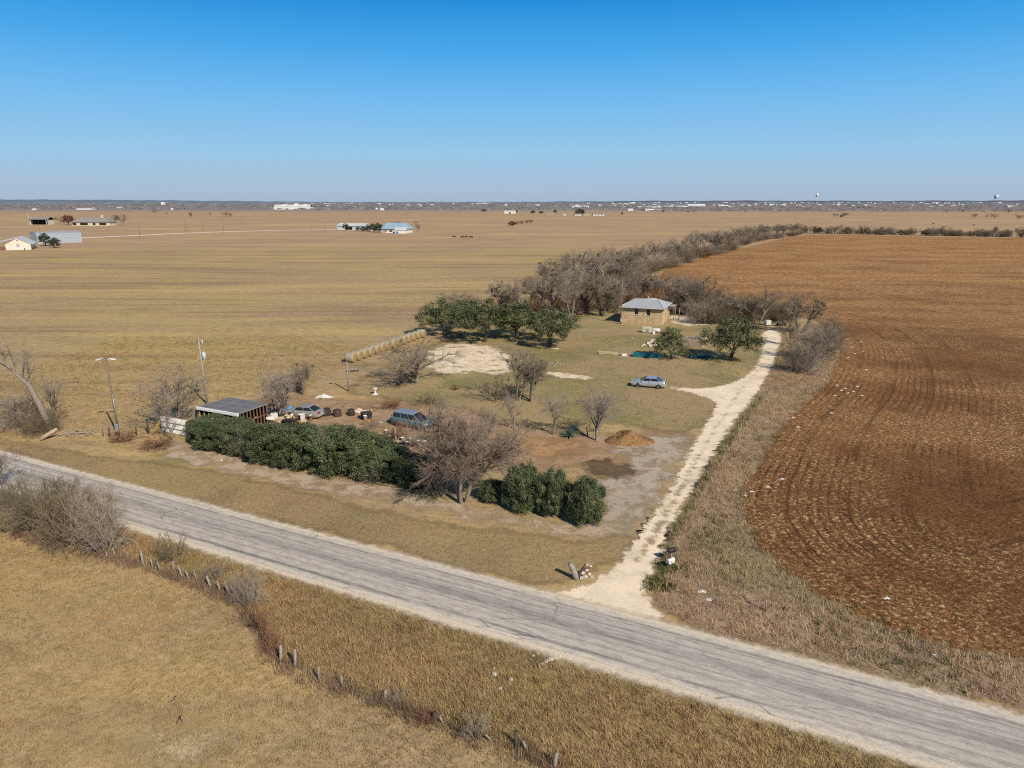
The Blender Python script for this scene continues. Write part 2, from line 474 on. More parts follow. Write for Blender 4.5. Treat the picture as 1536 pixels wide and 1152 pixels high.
# ---- smaller ground covers ----------------------------------------------------
MARGIN = [(1000, 812), (1053, 718), (1100, 639), (1145, 575), (1172, 520), (1195, 490), (1255, 492), (1272, 520), (1258, 560), (1240, 590), (1165, 660), (1122, 765), (1170, 845), (1285, 930), (1450, 980), (1560, 996), (1560, 1072), (1405, 1034), (1288, 1002), (1170, 972), (1053, 946), (990, 915), (975, 880)]
P_MARGIN = chaikin(W(MARGIN), 1)
sheet('weedy_margin', P_MARGIN, grass_mat('dead_weeds', (.33, .225, .14), (.37, .26, .15), (.21, .145, .095), (.15, .135, .06), .35, 2.2, contrast=1.25, edge=(.5, 1.5, .5)), .012, 1.0, 2.5, label='strip of dead brown weeds between drive and field')
VERGE = [(-260, 700), (20, 775), (120, 822), (270, 868), (385, 930), (410, 985), (520, 1028), (650, 1082), (830, 1150), (980, 1215), (1500, 1300), (1440, 1152), (1186, 1082), (1053, 1040), (858, 982), (584, 905), (448, 868), (286, 818), (182, 786), (20, 733), (-260, 660)]
P_VERGE = chaikin(W(VERGE), 1)
sheet('rough_verge', P_VERGE, grass_mat('rough_verge_grass', (.30, .21, .095), (.34, .245, .1), (.2, .135, .06), (.17, .155, .058), .3, 2.4, contrast=1.2, edge=(.4, .9, .6)), .010, .9, 2, label='rough ungrazed grass between road and old fence')
YARD = [(520, 575), (590, 545), (650, 515), (700, 500), (760, 480), (880, 462), (1010, 462), (1150, 478), (1180, 500), (1150, 560), (1110, 575), (1070, 612), (1040, 650), (1000, 648), (900, 630), (800, 640), (700, 612), (620, 602), (540, 596)]
sheet('yard', chaikin(W(YARD), 2), grass_mat('yard_turf', (.285, .205, .112), (.30, .23, .108), (.225, .155, .09), (.155, .15, .058), .8, 3.0, edge=(1.0, 3.5, .16), gain=1.3), .010, 1.2, 6, label='patchy green and brown yard grass around the house')
ROADSIDE = [(0, 660), (180, 690), (330, 708), (480, 745), (640, 785), (780, 800), (880, 815), (955, 800), (925, 835), (880, 862), (815, 878), (741, 862), (584, 821), (448, 785), (250, 750), (22, 680)]
P_ROADSIDE = chaikin(W(ROADSIDE), 1)
sheet('mown_roadside', P_ROADSIDE, grass_mat('roadside_turf', (.31, .215, .108), (.35, .25, .115), (.22, .15, .078), (.16, .145, .06), .4, 2.8, edge=(.6, 1.8, .3)), .008, 1.0, 3.5, label='short tan and green grass between hedge and road')

def dirt_mat(name, a, b, dark, scale=2.0, edge=(.6, 2.0, .3), straw=None, rough=1.0, holes=.0):
    n = NT(name); n.gain = 1.14; p = n.pos()
    c = n.mix(n.sstep(n.noise(p, .25, 5, .65), .35, .65), a, b)
    f = n.noise(p, scale * 2, 5, .75); f2 = n.noise(p, scale * 5, 3, .7)
    c = n.mix(n.math('MULTIPLY', n.sstep(n.noise(p, .9, 5, .7), .52, .7), .7), c, dark)
    if straw: c = n.mix(n.math('MULTIPLY', n.sstep(f2, .54, .64), .7), c, straw)
    c = n.mix(1.0, c, n.ramp(f, [(.3, .58), (.5, 1.0), (.7, 1.22)]), 'MULTIPLY')
    n.base(c); n.set(Roughness=.95); n.bsdf.inputs['Specular IOR Level'].default_value = .05
    n.bump(f, .7 * rough, .1)
    edge_alpha(n, *edge)
    if holes:
        lk = n.bsdf.inputs['Alpha'].links[0].from_socket
        hh = n.sstep(n.noise(p, .42, 5, .7, .5), .47, .6, 1.0, 1 - holes)
        n.alpha(n.math('MULTIPLY', lk, hh))
    return n.mat
sheet('bare_dirt', chaikin(W([(360, 612), (420, 590), (500, 598), (560, 606), (640, 608), (720, 618), (790, 640), (900, 655), (990, 645), (1038, 652), (1015, 690), (960, 712), (860, 700), (790, 705), (700, 690), (640, 685), (560, 670), (470, 640)]), 2),
      dirt_mat('brown_dirt', (.33, .205, .12), (.38, .25, .15), (.22, .14, .085), 2.0, (1.2, 4.5, .22), (.48, .35, .21), holes=.7), .016, 1.0, 5, label='bare brown dirt around the junk yard')
sheet('gravel_patch', chaikin(W([(905, 668), (960, 652), (1037, 650), (1022, 680), (1003, 715), (978, 770), (935, 800), (905, 770), (885, 725), (935, 712), (950, 690)]), 2),
      dirt_mat('grey_gravel', (.43, .34, .25), (.39, .31, .23), (.32, .225, .14), 3.2, (.8, 3.4, .38), (.52, .46, .38), holes=.75), .020, .8, 3, label='grey gravel patch beside the driveway')
sheet('leaf_litter', chaikin(W([(235, 655), (300, 672), (400, 698), (480, 716), (560, 728), (640, 748), (700, 762), (790, 778), (880, 790), (960, 770), (985, 775), (950, 800), (880, 806), (800, 795), (690, 775), (600, 756), (480, 735), (350, 712), (230, 680)]), 2),
      dirt_mat('pale_leaf_litter', (.40, .30, .20), (.45, .345, .24), (.28, .2, .125), 2.6, (.7, 3.0, .38), (.55, .46, .35), holes=.75), .018, .8, 3, label='pale leaf litter along the foot of the hedge')
sheet('red_dirt', chaikin(W([(762, 662), (820, 655), (868, 660), (885, 672), (850, 686), (790, 684)]), 2),
      dirt_mat('orange_dirt', (.40, .225, .105), (.36, .21, .105), (.30, .185, .10), 2.2, (1.0, 3.2, .4), (.45, .32, .19), holes=.75), .022, .7, 2.5, label='bare orange dirt patch by the thin trees')
sheet('mulch_patch', chaikin(W([(872, 694), (905, 688), (945, 700), (958, 714), (920, 719), (888, 714)]), 2),
      dirt_mat('dark_mulch', (.10, .066, .042), (.15, .1, .06), (.065, .044, .028), 3.0, (.5, 1.8, .6), (.27, .18, .1), holes=.55), .024, .6, 2, label='dark mulch patch in front of the gravel')
def lime_mat(name, edge, patch=.5, tone=(.80, .65, .465)):
    n = NT(name); n.gain = 1.12; p = n.pos()
    f = n.noise(p, 5, 5, .75)
    c = n.mix(n.sstep(n.noise(p, .3, 5, .65), .35, .65), tone, tuple(x * .84 for x in tone))
    c = n.mix(n.math('MULTIPLY', n.sstep(n.noise(n.mapping(p, (.45, .8, 1)), .55, 6, .72, .4), .53, .64), patch), c, (.27, .20, .10))
    c = n.mix(1.0, c, n.ramp(f, [(.3, .8), (.5, 1.0), (.7, 1.08)]), 'MULTIPLY')
    n.base(c); n.set(Roughness=.95); n.bump(f, .35, .04)
    edge_alpha(n, *edge)
    return n.mat
sheet('limestone_pad', chaikin(W([(660, 518), (705, 516), (757, 525), (775, 540), (758, 561), (710, 560), (660, 559), (640, 552), (640, 531)]), 2),
      lime_mat('limestone_chips', (.7, 5.0, .3), 1.0, (.76, .62, .445)), .020, .8, 4, label='pale limestone pad in front of the oaks')
sheet('limestone_strip', chaikin(W([(812, 556), (851, 560), (898, 567), (872, 570), (828, 565)]), 1),
      lime_mat('limestone_rubble', (.25, 1.5, .9), .8), .022, .5, 2, label='narrow strip of white limestone rubble in the yard')
sheet('limestone_apron', chaikin(W([(1002, 472), (1050, 478), (1068, 486), (1040, 490), (1005, 484)]), 1),
      lime_mat('limestone_apron', (.5, 3.2, .4), .95), .022, .8, 3, label='pale bare ground at the side of the house')
DRIVE = [(1140, 497), (1142, 517), (1137, 540), (1124, 558), (1098, 574), (1056, 583), (1019, 581), (1000, 579.5), (1000, 582), (1012, 585), (1037, 590.5), (1068, 601), (1072, 610), (1052, 640), (1028, 679), (1009, 717), (975, 773), (936, 823), (909, 856), (885, 870), (850, 881), (790, 885), (741, 878), (860, 920), (1010, 960), (1000, 925), (984, 903), (974, 887), (978, 868), (987, 850), (995, 831), (1006, 796), (1053, 718), (1100, 639), (1137, 595), (1162, 551), (1170, 523), (1176, 505), (1164, 493)]
P_DRIVE = chaikin(W(DRIVE), 1)
sheet('driveway', P_DRIVE, lime_mat('driveway_caliche', (.25, 1.2, 1.1, .35), .36), .026, .7, 2.5, label='long pale caliche driveway leading from the road to the house')
def strip_grass():
    n = NT('centre_strip'); p = n.pos()
    f = n.noise(p, 4, 4, .7)
    n.base(n.ramp(f, [(.3, (.27, .2, .12)), (.6, (.46, .35, .21))])); n.set(Roughness=.95); n.bump(f, .7, .08)
    x = n.math('ADD', n.attr('edge'), n.math('MULTIPLY', n.math('SUBTRACT', n.noise(p, 1.0, 5, .75), .6), 3.0))
    n.alpha(n.math('MULTIPLY', n.sstep(x, -.35, .35), .8)); return n.mat
sheet('centre_strip', chaikin(W([(944, 850), (966, 842), (1003, 778), (1033, 724), (1054, 682), (1076, 645), (1105, 595), (1152, 540), (1149, 540), (1101, 594), (1070, 644), (1046, 680), (1022, 722), (990, 772)]), 1), strip_grass(), .034, .5, 1.0, label='tufts of grass in the middle of the driveway')
sheet('green_margin', chaikin(W([(1004, 815), (1016, 800), (1062, 720), (1108, 645), (1150, 590), (1146, 588), (1096, 648), (1052, 724), (1010, 790), (996, 835), (980, 862), (976, 885), (986, 893), (998, 850)]), 1),
      grass_mat('margin_green', (.24, .2, .075), (.27, .22, .085), (.15, .12, .06), (.09, .115, .035), .9, 3, edge=(.3, 1.0, .5)), .016, .6, 2, label='greener grass along the right edge of the driveway')
# bare scuffed spot in the near pasture
sheet('bare_spot', chaikin(W([(215, 1105), (270, 1085), (330, 1105), (300, 1140), (240, 1165), (195, 1150)]), 2),
      dirt_mat('scuffed_soil', (.47, .36, .2), (.52, .42, .26), (.36, .26, .135), 2.5, (1.4, 2.6, .5), holes=.7), .012, .6, 3, label='pale scuffed spot in the near pasture')
# far white lane and tracks
def lane(name, pts, hw, label, z=.03):
    Pw = W(pts); a = []; b = []
    for i in range(len(Pw)):
        t = Pw[min(i + 1, len(Pw) - 1)] - Pw[max(i - 1, 0)]; t /= np.linalg.norm(t); nn = np.array([-t[1], t[0]])
        a.append(Pw[i] + nn * hw); b.append(Pw[i] - nn * hw)
    mb = MB(); m = len(a)
    mb.add([(*p, z) for p in a] + [(*p, z) for p in b], [(i, i + 1, m + i + 1, m + i) for i in range(m - 1)])
    mats = simple(name + '_gravel', (.85, .74, .58), .95, (.7, .58, .43), .3) if name == 'farm_lane' else simple(name + '_dust', (.36, .26, .15), .95, (.28, .2, .11), .3)
    o = mb.build(name, mats); tag(o, label, kind='structure')
lane('farm_lane', [(118, 357), (200, 353.5), (260, 350.5), (340, 347.5), (420, 345.5), (500, 344.3), (560, 345.5), (620, 348.5)], 4.5, 'pale gravel lane leading past the far farms')
lane('field_track', [(1216, 341), (1232, 336), (1252, 330), (1262, 327)], .5, 'faint track across the far pasture', .03)
lane('meadow_track', [(620, 348.5), (700, 354), (800, 361.5), (900, 364)], .7, 'faint mown line at the far edge of the meadow', .02)
# ------------------------------------------------------------------ plant materials
def bark_mat(name, a, b, vary=.25):
    n = NT(name); v = n.coord()
    f = n.noise(n.mapping(v, (1, 1, .3)), 7, 4, .7)
    c = n.ramp(f, [(.3, b), (.65, a)])
    c = n.mix(1.0, c, n.ramp(n.rnd(), [(0, 1 - vary), (1, 1.0)]), 'MULTIPLY')
    n.base(c); n.set(Roughness=.95); n.bsdf.inputs['Specular IOR Level'].default_value = .1
    return n.mat
def leaf_mat(name, dark, lite, tip, vary=.3):
    n = NT(name)
    t = n.attr('tone')
    c = n.ramp(t, [(.0, dark), (.55, lite), (1.0, tip)])
    c = n.mix(1.0, c, n.ramp(n.rnd(), [(0, 1 - vary), (1, 1.0)]), 'MULTIPLY')
    n.base(c); n.set(Roughness=.6); n.bsdf.inputs['Specular IOR Level'].default_value = .25
    return n.mat
BARK = bark_mat('grey_bark', (.30, .245, .20), (.19, .15, .12))
TWIG = bark_mat('grey_twigs', (.35, .282, .218), (.24, .19, .145))
TWIG_P = bark_mat('pale_twigs', (.34, .28, .235), (.24, .19, .155))
TWIG_R = bark_mat('red_brown_twigs', (.31, .165, .095), (.21, .115, .07))
TWIG_Y = bark_mat('olive_brown_twigs', (.26, .205, .13), (.18, .14, .09))
TWIG_M = bark_mat('mauve_brown_twigs', (.30, .228, .175), (.2, .15, .115))
BARK_D = bark_mat('dark_bark', (.13, .10, .08), (.07, .055, .045))
OAK = leaf_mat('oak_leaves', (.05, .06, .024), (.14, .155, .062), (.27, .265, .13))
HEDGE = leaf_mat('hedge_leaves', (.04, .055, .024), (.115, .145, .06), (.25, .25, .125))
CEDAR = leaf_mat('far_evergreen_leaves', (.025, .035, .018), (.06, .075, .035), (.10, .11, .05))
MISTLE = leaf_mat('mistletoe_leaves', (.07, .085, .02), (.12, .13, .035), (.2, .19, .06))
RUST = leaf_mat('rusty_leaves', (.09, .035, .02), (.17, .065, .035), (.25, .11, .06))
AGAVE = simple('agave_leaf', (.12, .19, .13), .5, (.07, .12, .09), 3)

# ------------------------------------------------------------------ skeletons
class Tree:
    def __init__(s, seed): s.r = random.Random(seed); s.wood = MB(); s.tw = MB(); s.tips = []
    def perp(s, d):
        a = d.cross(Vector((s.r.uniform(-1, 1), s.r.uniform(-1, 1), s.r.uniform(-1, 1))))
        return a.normalized() if a.length > 1e-4 else s.perp(d)
    def grow(s, p, d, L, r, lev, spec):
        k = spec[lev]; n = k.get('seg', 3)
        pts = [p]; dirs = [d]; q = p; e = d
        for i in range(n):
            e = (e + s.perp(e) * s.r.uniform(0, k.get('wob', .25)) + Vector((0, 0, k.get('up', 0)))).normalized()
            q = q + e * (L / n); pts.append(q); dirs.append(e)
        tip = k.get('taper', .45)
        rs = [r * (1 - (1 - tip) * i / n) for i in range(n + 1)]
        tgt = s.wood if lev < spec['split'] else s.tw
        tgt.tube(pts, rs, k.get('sides', 3), 0, cap=False, sm=k.get('sides', 3) > 3)
        if lev + 1 in spec:
            c = spec[lev + 1]; m = c['n']; m = max(1, int(m * s.r.uniform(.75, 1.25) + .5))
            for j in range(m):
                t = s.r.uniform(k.get('t0', .3), 1.0) if j else 1.0
                x = t * n; i = min(int(x), n - 1); f = x - i
                b = pts[i].lerp(pts[i + 1], f); dd = dirs[min(i + 1, n)]
                ang = s.r.uniform(*c['ang'])
                nd = (dd * math.cos(ang) + s.perp(dd) * math.sin(ang))
                nd.z += c.get('lift', 0); nd.normalize()
                if nd.z < c.get('minz', -.35): nd.z = c.get('minz', -.35); nd.normalize()
                s.grow(b, nd, L * c['len'] * s.r.uniform(.7, 1.2) * (1.15 - .4 * t), max(rs[i] * c['rad'], c.get('rmin', .01)), lev + 1, spec)
        else: s.tips.append(q)

def spec_bare(n1=5, n2=6, n3=9, n4=8, spread=.8, tw=.0075, trunk=.35, len1=.85, up=.06):
    return {'split': 3,
        0: dict(seg=4, wob=.12, sides=7, taper=.75, t0=.55),
        1: dict(n=n1, ang=(.35 * spread, 1.15 * spread), len=len1 / trunk, rad=.62, seg=5, wob=.28, up=up, sides=5, taper=.35, lift=.15, t0=.2),
        2: dict(n=n2, ang=(.4, 1.1), len=.52, rad=.45, seg=4, wob=.3, up=up * .7, sides=4, taper=.4, t0=.15, rmin=.02),
        3: dict(n=n3, ang=(.35, 1.1), len=.55, rad=.42, seg=3, wob=.35, sides=3, taper=.5, t0=.1, rmin=tw * 1.5),
        4: dict(n=n4, ang=(.3, 1.0), len=.5, rad=.6, seg=2, wob=.35, sides=3, taper=.5, t0=.1, rmin=tw)}
def norm_tree(t, H=8.0):
    """scale the skeleton so the crown top is at H; returns its half width"""
    zs = np.array([v[2] for v in t.tw.v]); top = float(np.quantile(zs, .997)); k = H / top
    for mb in (t.wood, t.tw): mb.v = [(x * k, y * k, z * k) for x, y, z in mb.v]
    t.tips = [p * k for p in t.tips]
    xs = np.array([math.hypot(v[0], v[1]) for v in t.tw.v])
    return float(np.quantile(xs, .93))
H0 = 8.0
def make_bare(seed, twig=None, wood=None, stems=1, trunk=2.0, r0=.2, mist=0, **kw):
    t = Tree(seed); sp_ = spec_bare(trunk=trunk / 3.4, **kw)
    for i in range(stems):
        a = 2 * math.pi * i / max(stems, 1) + t.r.uniform(-.5, .5); le = 0 if stems == 1 else t.r.uniform(.15, .42)
        d = Vector((math.cos(a) * le + t.r.uniform(-.07, .07), math.sin(a) * le, 1)).normalized()
        t.grow(Vector((.12 * math.cos(a) * (stems > 1), .12 * math.sin(a) * (stems > 1), -.15)), d, trunk * t.r.uniform(.85, 1.15), r0 * (1 if stems == 1 else .7), 0, sp_)
    hw = norm_tree(t, H0)
    me_w = t.wood.mesh('bare_tree_trunk', wood or BARK); me_t = t.tw.mesh('bare_tree_crown', twig or TWIG)
    mm = None
    if mist:
        cl = [t.r.choice(t.tips) for _ in range(mist)]
        mm = [leaf_cloud('mistletoe', [(tuple(p - Vector((0, 0, .1))), t.r.uniform(.22, .42), 90)], .09, MISTLE, seed + i) for i, p in enumerate(cl)]
    return dict(trunk=me_w, crown=me_t, hw=hw, extra=mm)

def leaf_cloud(name, clumps, size, mat, seed, up=.35, tone_z=True, aspect=.55):
    """many leaf-sized quads; clumps = [(centre, radius, n)]"""
    g = np.random.default_rng(seed)
    C = []; Tn = []; Nn = []
    for c, r, n in clumps:
        rr_ = np.array(r if hasattr(r, '__len__') else (r, r, r))
        d = g.normal(size=(n, 3)); d /= np.linalg.norm(d, axis=1)[:, None]
        q = d * (g.random((n, 1)) ** .45)
        C.append(np.array(c) + q * rr_)
        Nn.append(d + g.normal(size=(n, 3)) * .55 + np.array([0, 0, up]))
        tone = g.normal(.42, .16) + g.normal(0, .17, n) + q[:, 2] * .12
        Tn.append(np.clip(tone, 0, 1))
    C = np.vstack(C); N = np.vstack(Nn); N /= np.linalg.norm(N, axis=1)[:, None]; T = np.concatenate(Tn)
    A = np.cross(N, g.normal(size=N.shape)); A /= np.linalg.norm(A, axis=1)[:, None]; B = np.cross(N, A)
    s = size * g.uniform(.6, 1.4, (len(C), 1))
    V = np.stack([C - A * s, C - B * s * aspect + N * s * .15, C + A * s, C + B * s * aspect - N * s * .1], 1).reshape(-1, 3)
    Fq = np.arange(len(V)).reshape(-1, 4)
    return np_mesh(name, V, Fq, mat, {'tone': np.repeat(T, 4)})

def make_oak(seed, H=8.0, hw=4.6, base=2.1, leaves=16000, size=.12, mat=None, flat=.8):
    """live oak: forked trunk, broad domed crown made of separate leaf clumps"""
    t = Tree(seed); r = t.r
    sp_ = {'split': 9, 0: dict(seg=4, wob=.16, sides=8, taper=.8, t0=.7),
           1: dict(n=6, ang=(.4, 1.0), len=1.7, rad=.6, seg=5, wob=.3, up=.04, sides=6, taper=.3, t0=.5, lift=.1),
           2: dict(n=5, ang=(.4, 1.1), len=.5, rad=.5, seg=3, wob=.35, sides=4, taper=.3, t0=.2, rmin=.025)}
    t.grow(Vector((0, 0, -.15)), Vector((r.uniform(-.1, .1), r.uniform(-.1, .1), 1)).normalized(), base, .3, 0, sp_)
    cl = []
    n = 120
    for i in range(n):
        a = r.uniform(0, 2 * math.pi); ph = math.acos(r.uniform(-.62, 1))
        k = r.uniform(.3, 1.0) ** .6
        lump = 1 + .16 * math.sin(3 * a + seed) + .1 * math.sin(5 * a + seed * 2)
        zc = base + (H - base) * .36
        x = math.cos(a) * math.sin(ph) * hw * .86 * k * lump; y = math.sin(a) * math.sin(ph) * hw * .86 * k * lump
        z = zc + math.cos(ph) * (H - zc - .5) * k
        q = r.uniform(.42, .98)
        cl.append(((x, y, z), (q * 1.15, q * 1.15, q * flat), int(leaves / n * q)))
    me_w = t.wood.mesh('oak_trunk', BARK_D); me_c = leaf_cloud('oak_crown', cl, size, mat or OAK, seed)
    return dict(trunk=me_w, crown=me_c, hw=hw, H=H, extra=None)

def make_bush(seed, H=4.0, hw=2.2, leaves=38000, size=.056, mat=None, n=190, sparse=0.0):
    """dense evergreen shrub leafy down to the ground"""
    r = random.Random(seed); cl = []
    for i in range(n):
        a = r.uniform(0, 2 * math.pi); z = r.random() ** .8
        prof = max(0, 1 - (max(z - .45, 0) / .60) ** 3) ** .5 * (.86 + .14 * min(1, z / .2))
        k = r.uniform(.35, 1.05) ** .5
        lump = 1 + .12 * math.sin(4 * a + seed) + .08 * math.sin(7 * a + seed)
        q = r.uniform(.2, .56)
        cl.append(((math.cos(a) * (hw - .45) * prof * k * lump, math.sin(a) * (hw - .45) * prof * k * lump, .32 + z * (H - .95) * r.uniform(.86, 1.04)), (q, q, q * r.uniform(.8, 1.25)), int(leaves / n * q * 2.5)))
    t = Tree(seed)
    for i in range(6):
        a = r.uniform(0, 6.28)
        t.wood.tube([(0.1 * math.cos(a), .1 * math.sin(a), -.1), (.5 * math.cos(a), .5 * math.sin(a), H * .4), (.9 * math.cos(a), .9 * math.sin(a), H * .75)], [.06, .045, .02], 5)
    return dict(trunk=t.wood.mesh('bush_stems', BARK_D), crown=leaf_cloud('bush_foliage', cl, size, mat or HEDGE, seed, up=.2), hw=hw, H=H, extra=None)

def make_brush(seed, H=2.0, hw=1.5, stems=16, twig=None, tw=.012, n3=6, n4=5):
    """leafless multi-stemmed scrub"""
    t = Tree(seed); r = t.r
    sp_ = {'split': 1, 0: dict(seg=4, wob=.3, sides=4, taper=.4, t0=.1),
           1: dict(n=n3, ang=(.35, 1.1), len=.5, rad=.6, seg=3, wob=.4, sides=3, taper=.5, t0=.15, rmin=tw * 1.2),
           2: dict(n=n4, ang=(.3, 1.1), len=.55, rad=.6, seg=2, wob=.4, sides=3, taper=.5, t0=.1, rmin=tw)}
    for i in range(stems):
        a = r.uniform(0, 6.28); le = r.uniform(.1, 1.25) * hw / H
        t.grow(Vector((math.cos(a) * r.uniform(0, .35) * hw, math.sin(a) * r.uniform(0, .35) * hw, -.08)), Vector((math.cos(a) * le, math.sin(a) * le, 1)).normalized(), H * r.uniform(.6, .95), r.uniform(.018, .035), 0, sp_)
    zs = np.array([v[2] for v in t.tw.v]); k = H / float(np.quantile(zs, .99))
    for mb in (t.wood, t.tw): mb.v = [(x * k, y * k, z * k) for x, y, z in mb.v]
    w = float(np.quantile([math.hypot(v[0], v[1]) for v in t.tw.v], .93))
    return dict(trunk=t.wood.mesh('brush_stems', twig or TWIG), crown=t.tw.mesh('brush_twigs', twig or TWIG), hw=w, H=H, extra=None)

PART = {'bare_tree': ('trunk', 'crown'), 'oak_tree': ('trunk', 'crown'), 'evergreen_tree': ('trunk', 'crown'), 'evergreen_bush': ('stems', 'foliage'), 'scrub_bush': ('stems', 'twigs'), 'bare_shrub': ('stems', 'twigs')}
prng = random.Random(21)
def interp_(tab, x):
    for (a, va), (b, vb) in zip(tab, tab[1:]):
        if x <= b: return va + (vb - va) * max(0, (x - a) / (b - a))
    return tab[-1][1]
def plant(kind, proto, px, pyb, pyt, label, cat=None, group=None, wpx=None, rz=None, tilt=None):
    """an individual plant standing at the surveyed foot, top at pyt, crown wpx pixels wide"""
    g, h = HT(px, pyb, pyt)
    o = thing(kind, label, cat or kind.split('_')[-1], g, prng.uniform(0, 6.28) if rz is None else rz, group)
    k = h / proto.get('H', H0)
    w = k if wpx is None else wpx * MPP(g) / 2 / proto['hw'] * 1.06
    o.scale = (w, w, k)
    if tilt: o.rotation_euler = (tilt[0], tilt[1], o.rotation_euler.z)
    a, b = PART[kind]
    link(a, proto['trunk'], o); link(b, proto['crown'], o)
    if proto['extra'] and kind == 'bare_tree':
        for e in proto['extra']: link('mistletoe', e, o)
    return o

# ------------------------------------------------------------------ stock of shapes
B = [make_bare(11, n1=6, n2=6, n3=9, n4=8), make_bare(12, stems=2, n1=5, n2=6, n3=9, n4=7, r0=.15), make_bare(13, n1=6, n2=7, n3=9, n4=8, spread=.65, trunk=2.0, mist=6),
     make_bare(14, stems=3, n1=4, n2=6, n3=8, n4=7, r0=.14, mist=4), make_bare(15, n1=6, n2=6, n3=9, n4=8, spread=.95, trunk=1.6), make_bare(16, stems=2, n1=5, n2=6, n3=9, n4=8, spread=.75, mist=9)]
BIG = make_bare(31, stems=3, n1=8, n2=9, n3=11, n4=8, spread=.9, trunk=1.5, r0=.15, tw=.006, up=.05, twig=TWIG_M)
WIDE = make_bare(32, n1=8, n2=6, n3=8, n4=7, spread=1.15, trunk=1.1, r0=.16, twig=TWIG)
SLIM = [make_bare(33, n1=7, n2=7, n3=9, n4=7, spread=.6, trunk=1.5, r0=.13, twig=TWIG_P, wood=TWIG_P, tw=.006), make_bare(34, n1=8, n2=8, n3=9, n4=7, spread=.7, trunk=1.4, r0=.14, twig=TWIG_P, wood=TWIG_P, tw=.006)]
VASE = make_bare(35, stems=4, n1=5, n2=6, n3=7, n4=5, spread=.6, trunk=1.3, r0=.12, twig=TWIG)
PALE = make_bare(36, stems=3, n1=6, n2=5, n3=6, n4=4, spread=.75, trunk=1.4, r0=.18, twig=TWIG_P, wood=TWIG_P, tw=.010)
RED = [make_bare(37, n1=6, n2=6, n3=7, n4=6, twig=TWIG_R, trunk=1.8), make_bare(38, stems=2, n1=5, n2=6, n3=7, n4=6, twig=TWIG_Y, trunk=1.8, mist=5)]
BR = [make_brush(41), make_brush(42, 2.0, 1.7, 18, TWIG_Y), make_brush(43, 2.0, 1.4, 16, TWIG_R), make_brush(44, 2.0, 1.5, 14, TWIG_P, n3=5, n4=4)]
SCRUB = [make_brush(45, 3.0, 2.6, 40, TWIG_Y, .009, 11, 9), make_brush(46, 3.0, 2.4, 34, TWIG, .009, 11, 9)]
OK_ = [make_oak(51, 8, 4.6), make_oak(52, 8, 4.4, 1.7), make_oak(53, 8, 5.0, 2.0)]
BU = [make_bush(61), make_bush(62, 4, 2.3), make_bush(63, 4, 2.1)]
FAREV = [make_oak(71, 8, 4.2, 1.4, 2200, .3, CEDAR), make_oak(72, 8, 3.8, 1.2, 2200, .3, CEDAR)]
FARRUST = make_oak(73, 8, 4.2, 1.6, 2200, .28, RUST)

# ------------------------------------------------------------------ oaks
og = 'live oaks in the clump by the limestone pad'
plant('oak_tree', OK_[0], 668, 503, 446, 'leftmost live oak of the clump, low and rounded, at the end of the hay bales', 'oak tree', og, 80)
plant('oak_tree', OK_[2], 728, 513, 444, 'live oak with one clear pale trunk standing behind the limestone pad', 'oak tree', og, 94)
plant('oak_tree', OK_[1], 776, 506, 449, 'live oak in the middle right of the clump with forked trunk', 'oak tree', og, 84)
plant('oak_tree', OK_[2], 826, 520, 458, 'rightmost live oak of the clump, nearest to the open lawn', 'oak tree', og, 86, rz=1.0)
plant('oak_tree', OK_[1], 700, 492, 447, 'live oak at the back left of the clump half hidden by its neighbours', 'oak tree', og, 70, rz=2.0)
plant('oak_tree', OK_[0], 1096, 541, 471, 'large dark live oak beside the bend of the driveway', 'oak tree', None, 86)
plant('oak_tree', OK_[1], 1006, 539, 488, 'small dense live oak in front of the white rock heap', 'oak tree', None, 52)

# ------------------------------------------------------------------ hedge
hg = 'evergreen bushes of the roadside hedge'
for i, (px, b, t, w, lab) in enumerate([
    (302, 667, 622, 32, 'leftmost evergreen bush of the long hedge, beside the white panel fence'),
    (330, 674, 623, 56, 'evergreen bush of the hedge in front of the shed roof corner'),
    (366, 683, 626, 50, 'evergreen bush of the hedge behind the bare thorny shrub'),
    (404, 692, 628, 62, 'evergreen bush of the hedge in front of the shed stud wall'),
    (444, 699, 631, 64, 'evergreen bush of the hedge in front of the silver grey sedan'),
    (484, 707, 632, 64, 'evergreen bush of the hedge just behind the pale bare sapling'),
    (522, 712, 631, 66, 'tallest evergreen bush near the right end of the long hedge'),
    (556, 716, 646, 62, 'evergreen bush of the hedge left of the white buckets'),
    (594, 720, 664, 58, 'low evergreen bush of the hedge in front of the white buckets'),
    (634, 728, 680, 62, 'shaded evergreen bush between the long hedge and the big bare mesquite')]):
    plant('evergreen_bush', BU[i % 3], px, b - 4, t + prng.uniform(1, 8), lab, 'bush', hg, w * 1.3)
plant('evergreen_bush', BU[0], 786, 763, 688, 'evergreen bush immediately right of the big bare mesquite, left of three', 'bush', 'evergreen bushes at the driveway corner', 64)
plant('evergreen_bush', BU[2], 830, 772, 697, 'middle evergreen bush of the three at the driveway corner', 'bush', 'evergreen bushes at the driveway corner', 52)
plant('evergreen_bush', BU[1], 880, 784, 708, 'rightmost evergreen bush, alone at the driveway end of the hedge', 'bush', 'evergreen bushes at the driveway corner', 58)
plant('evergreen_bush', BU[1], 740, 750, 718, 'low dark evergreen bush under the big bare mesquite', 'bush', None, 46)

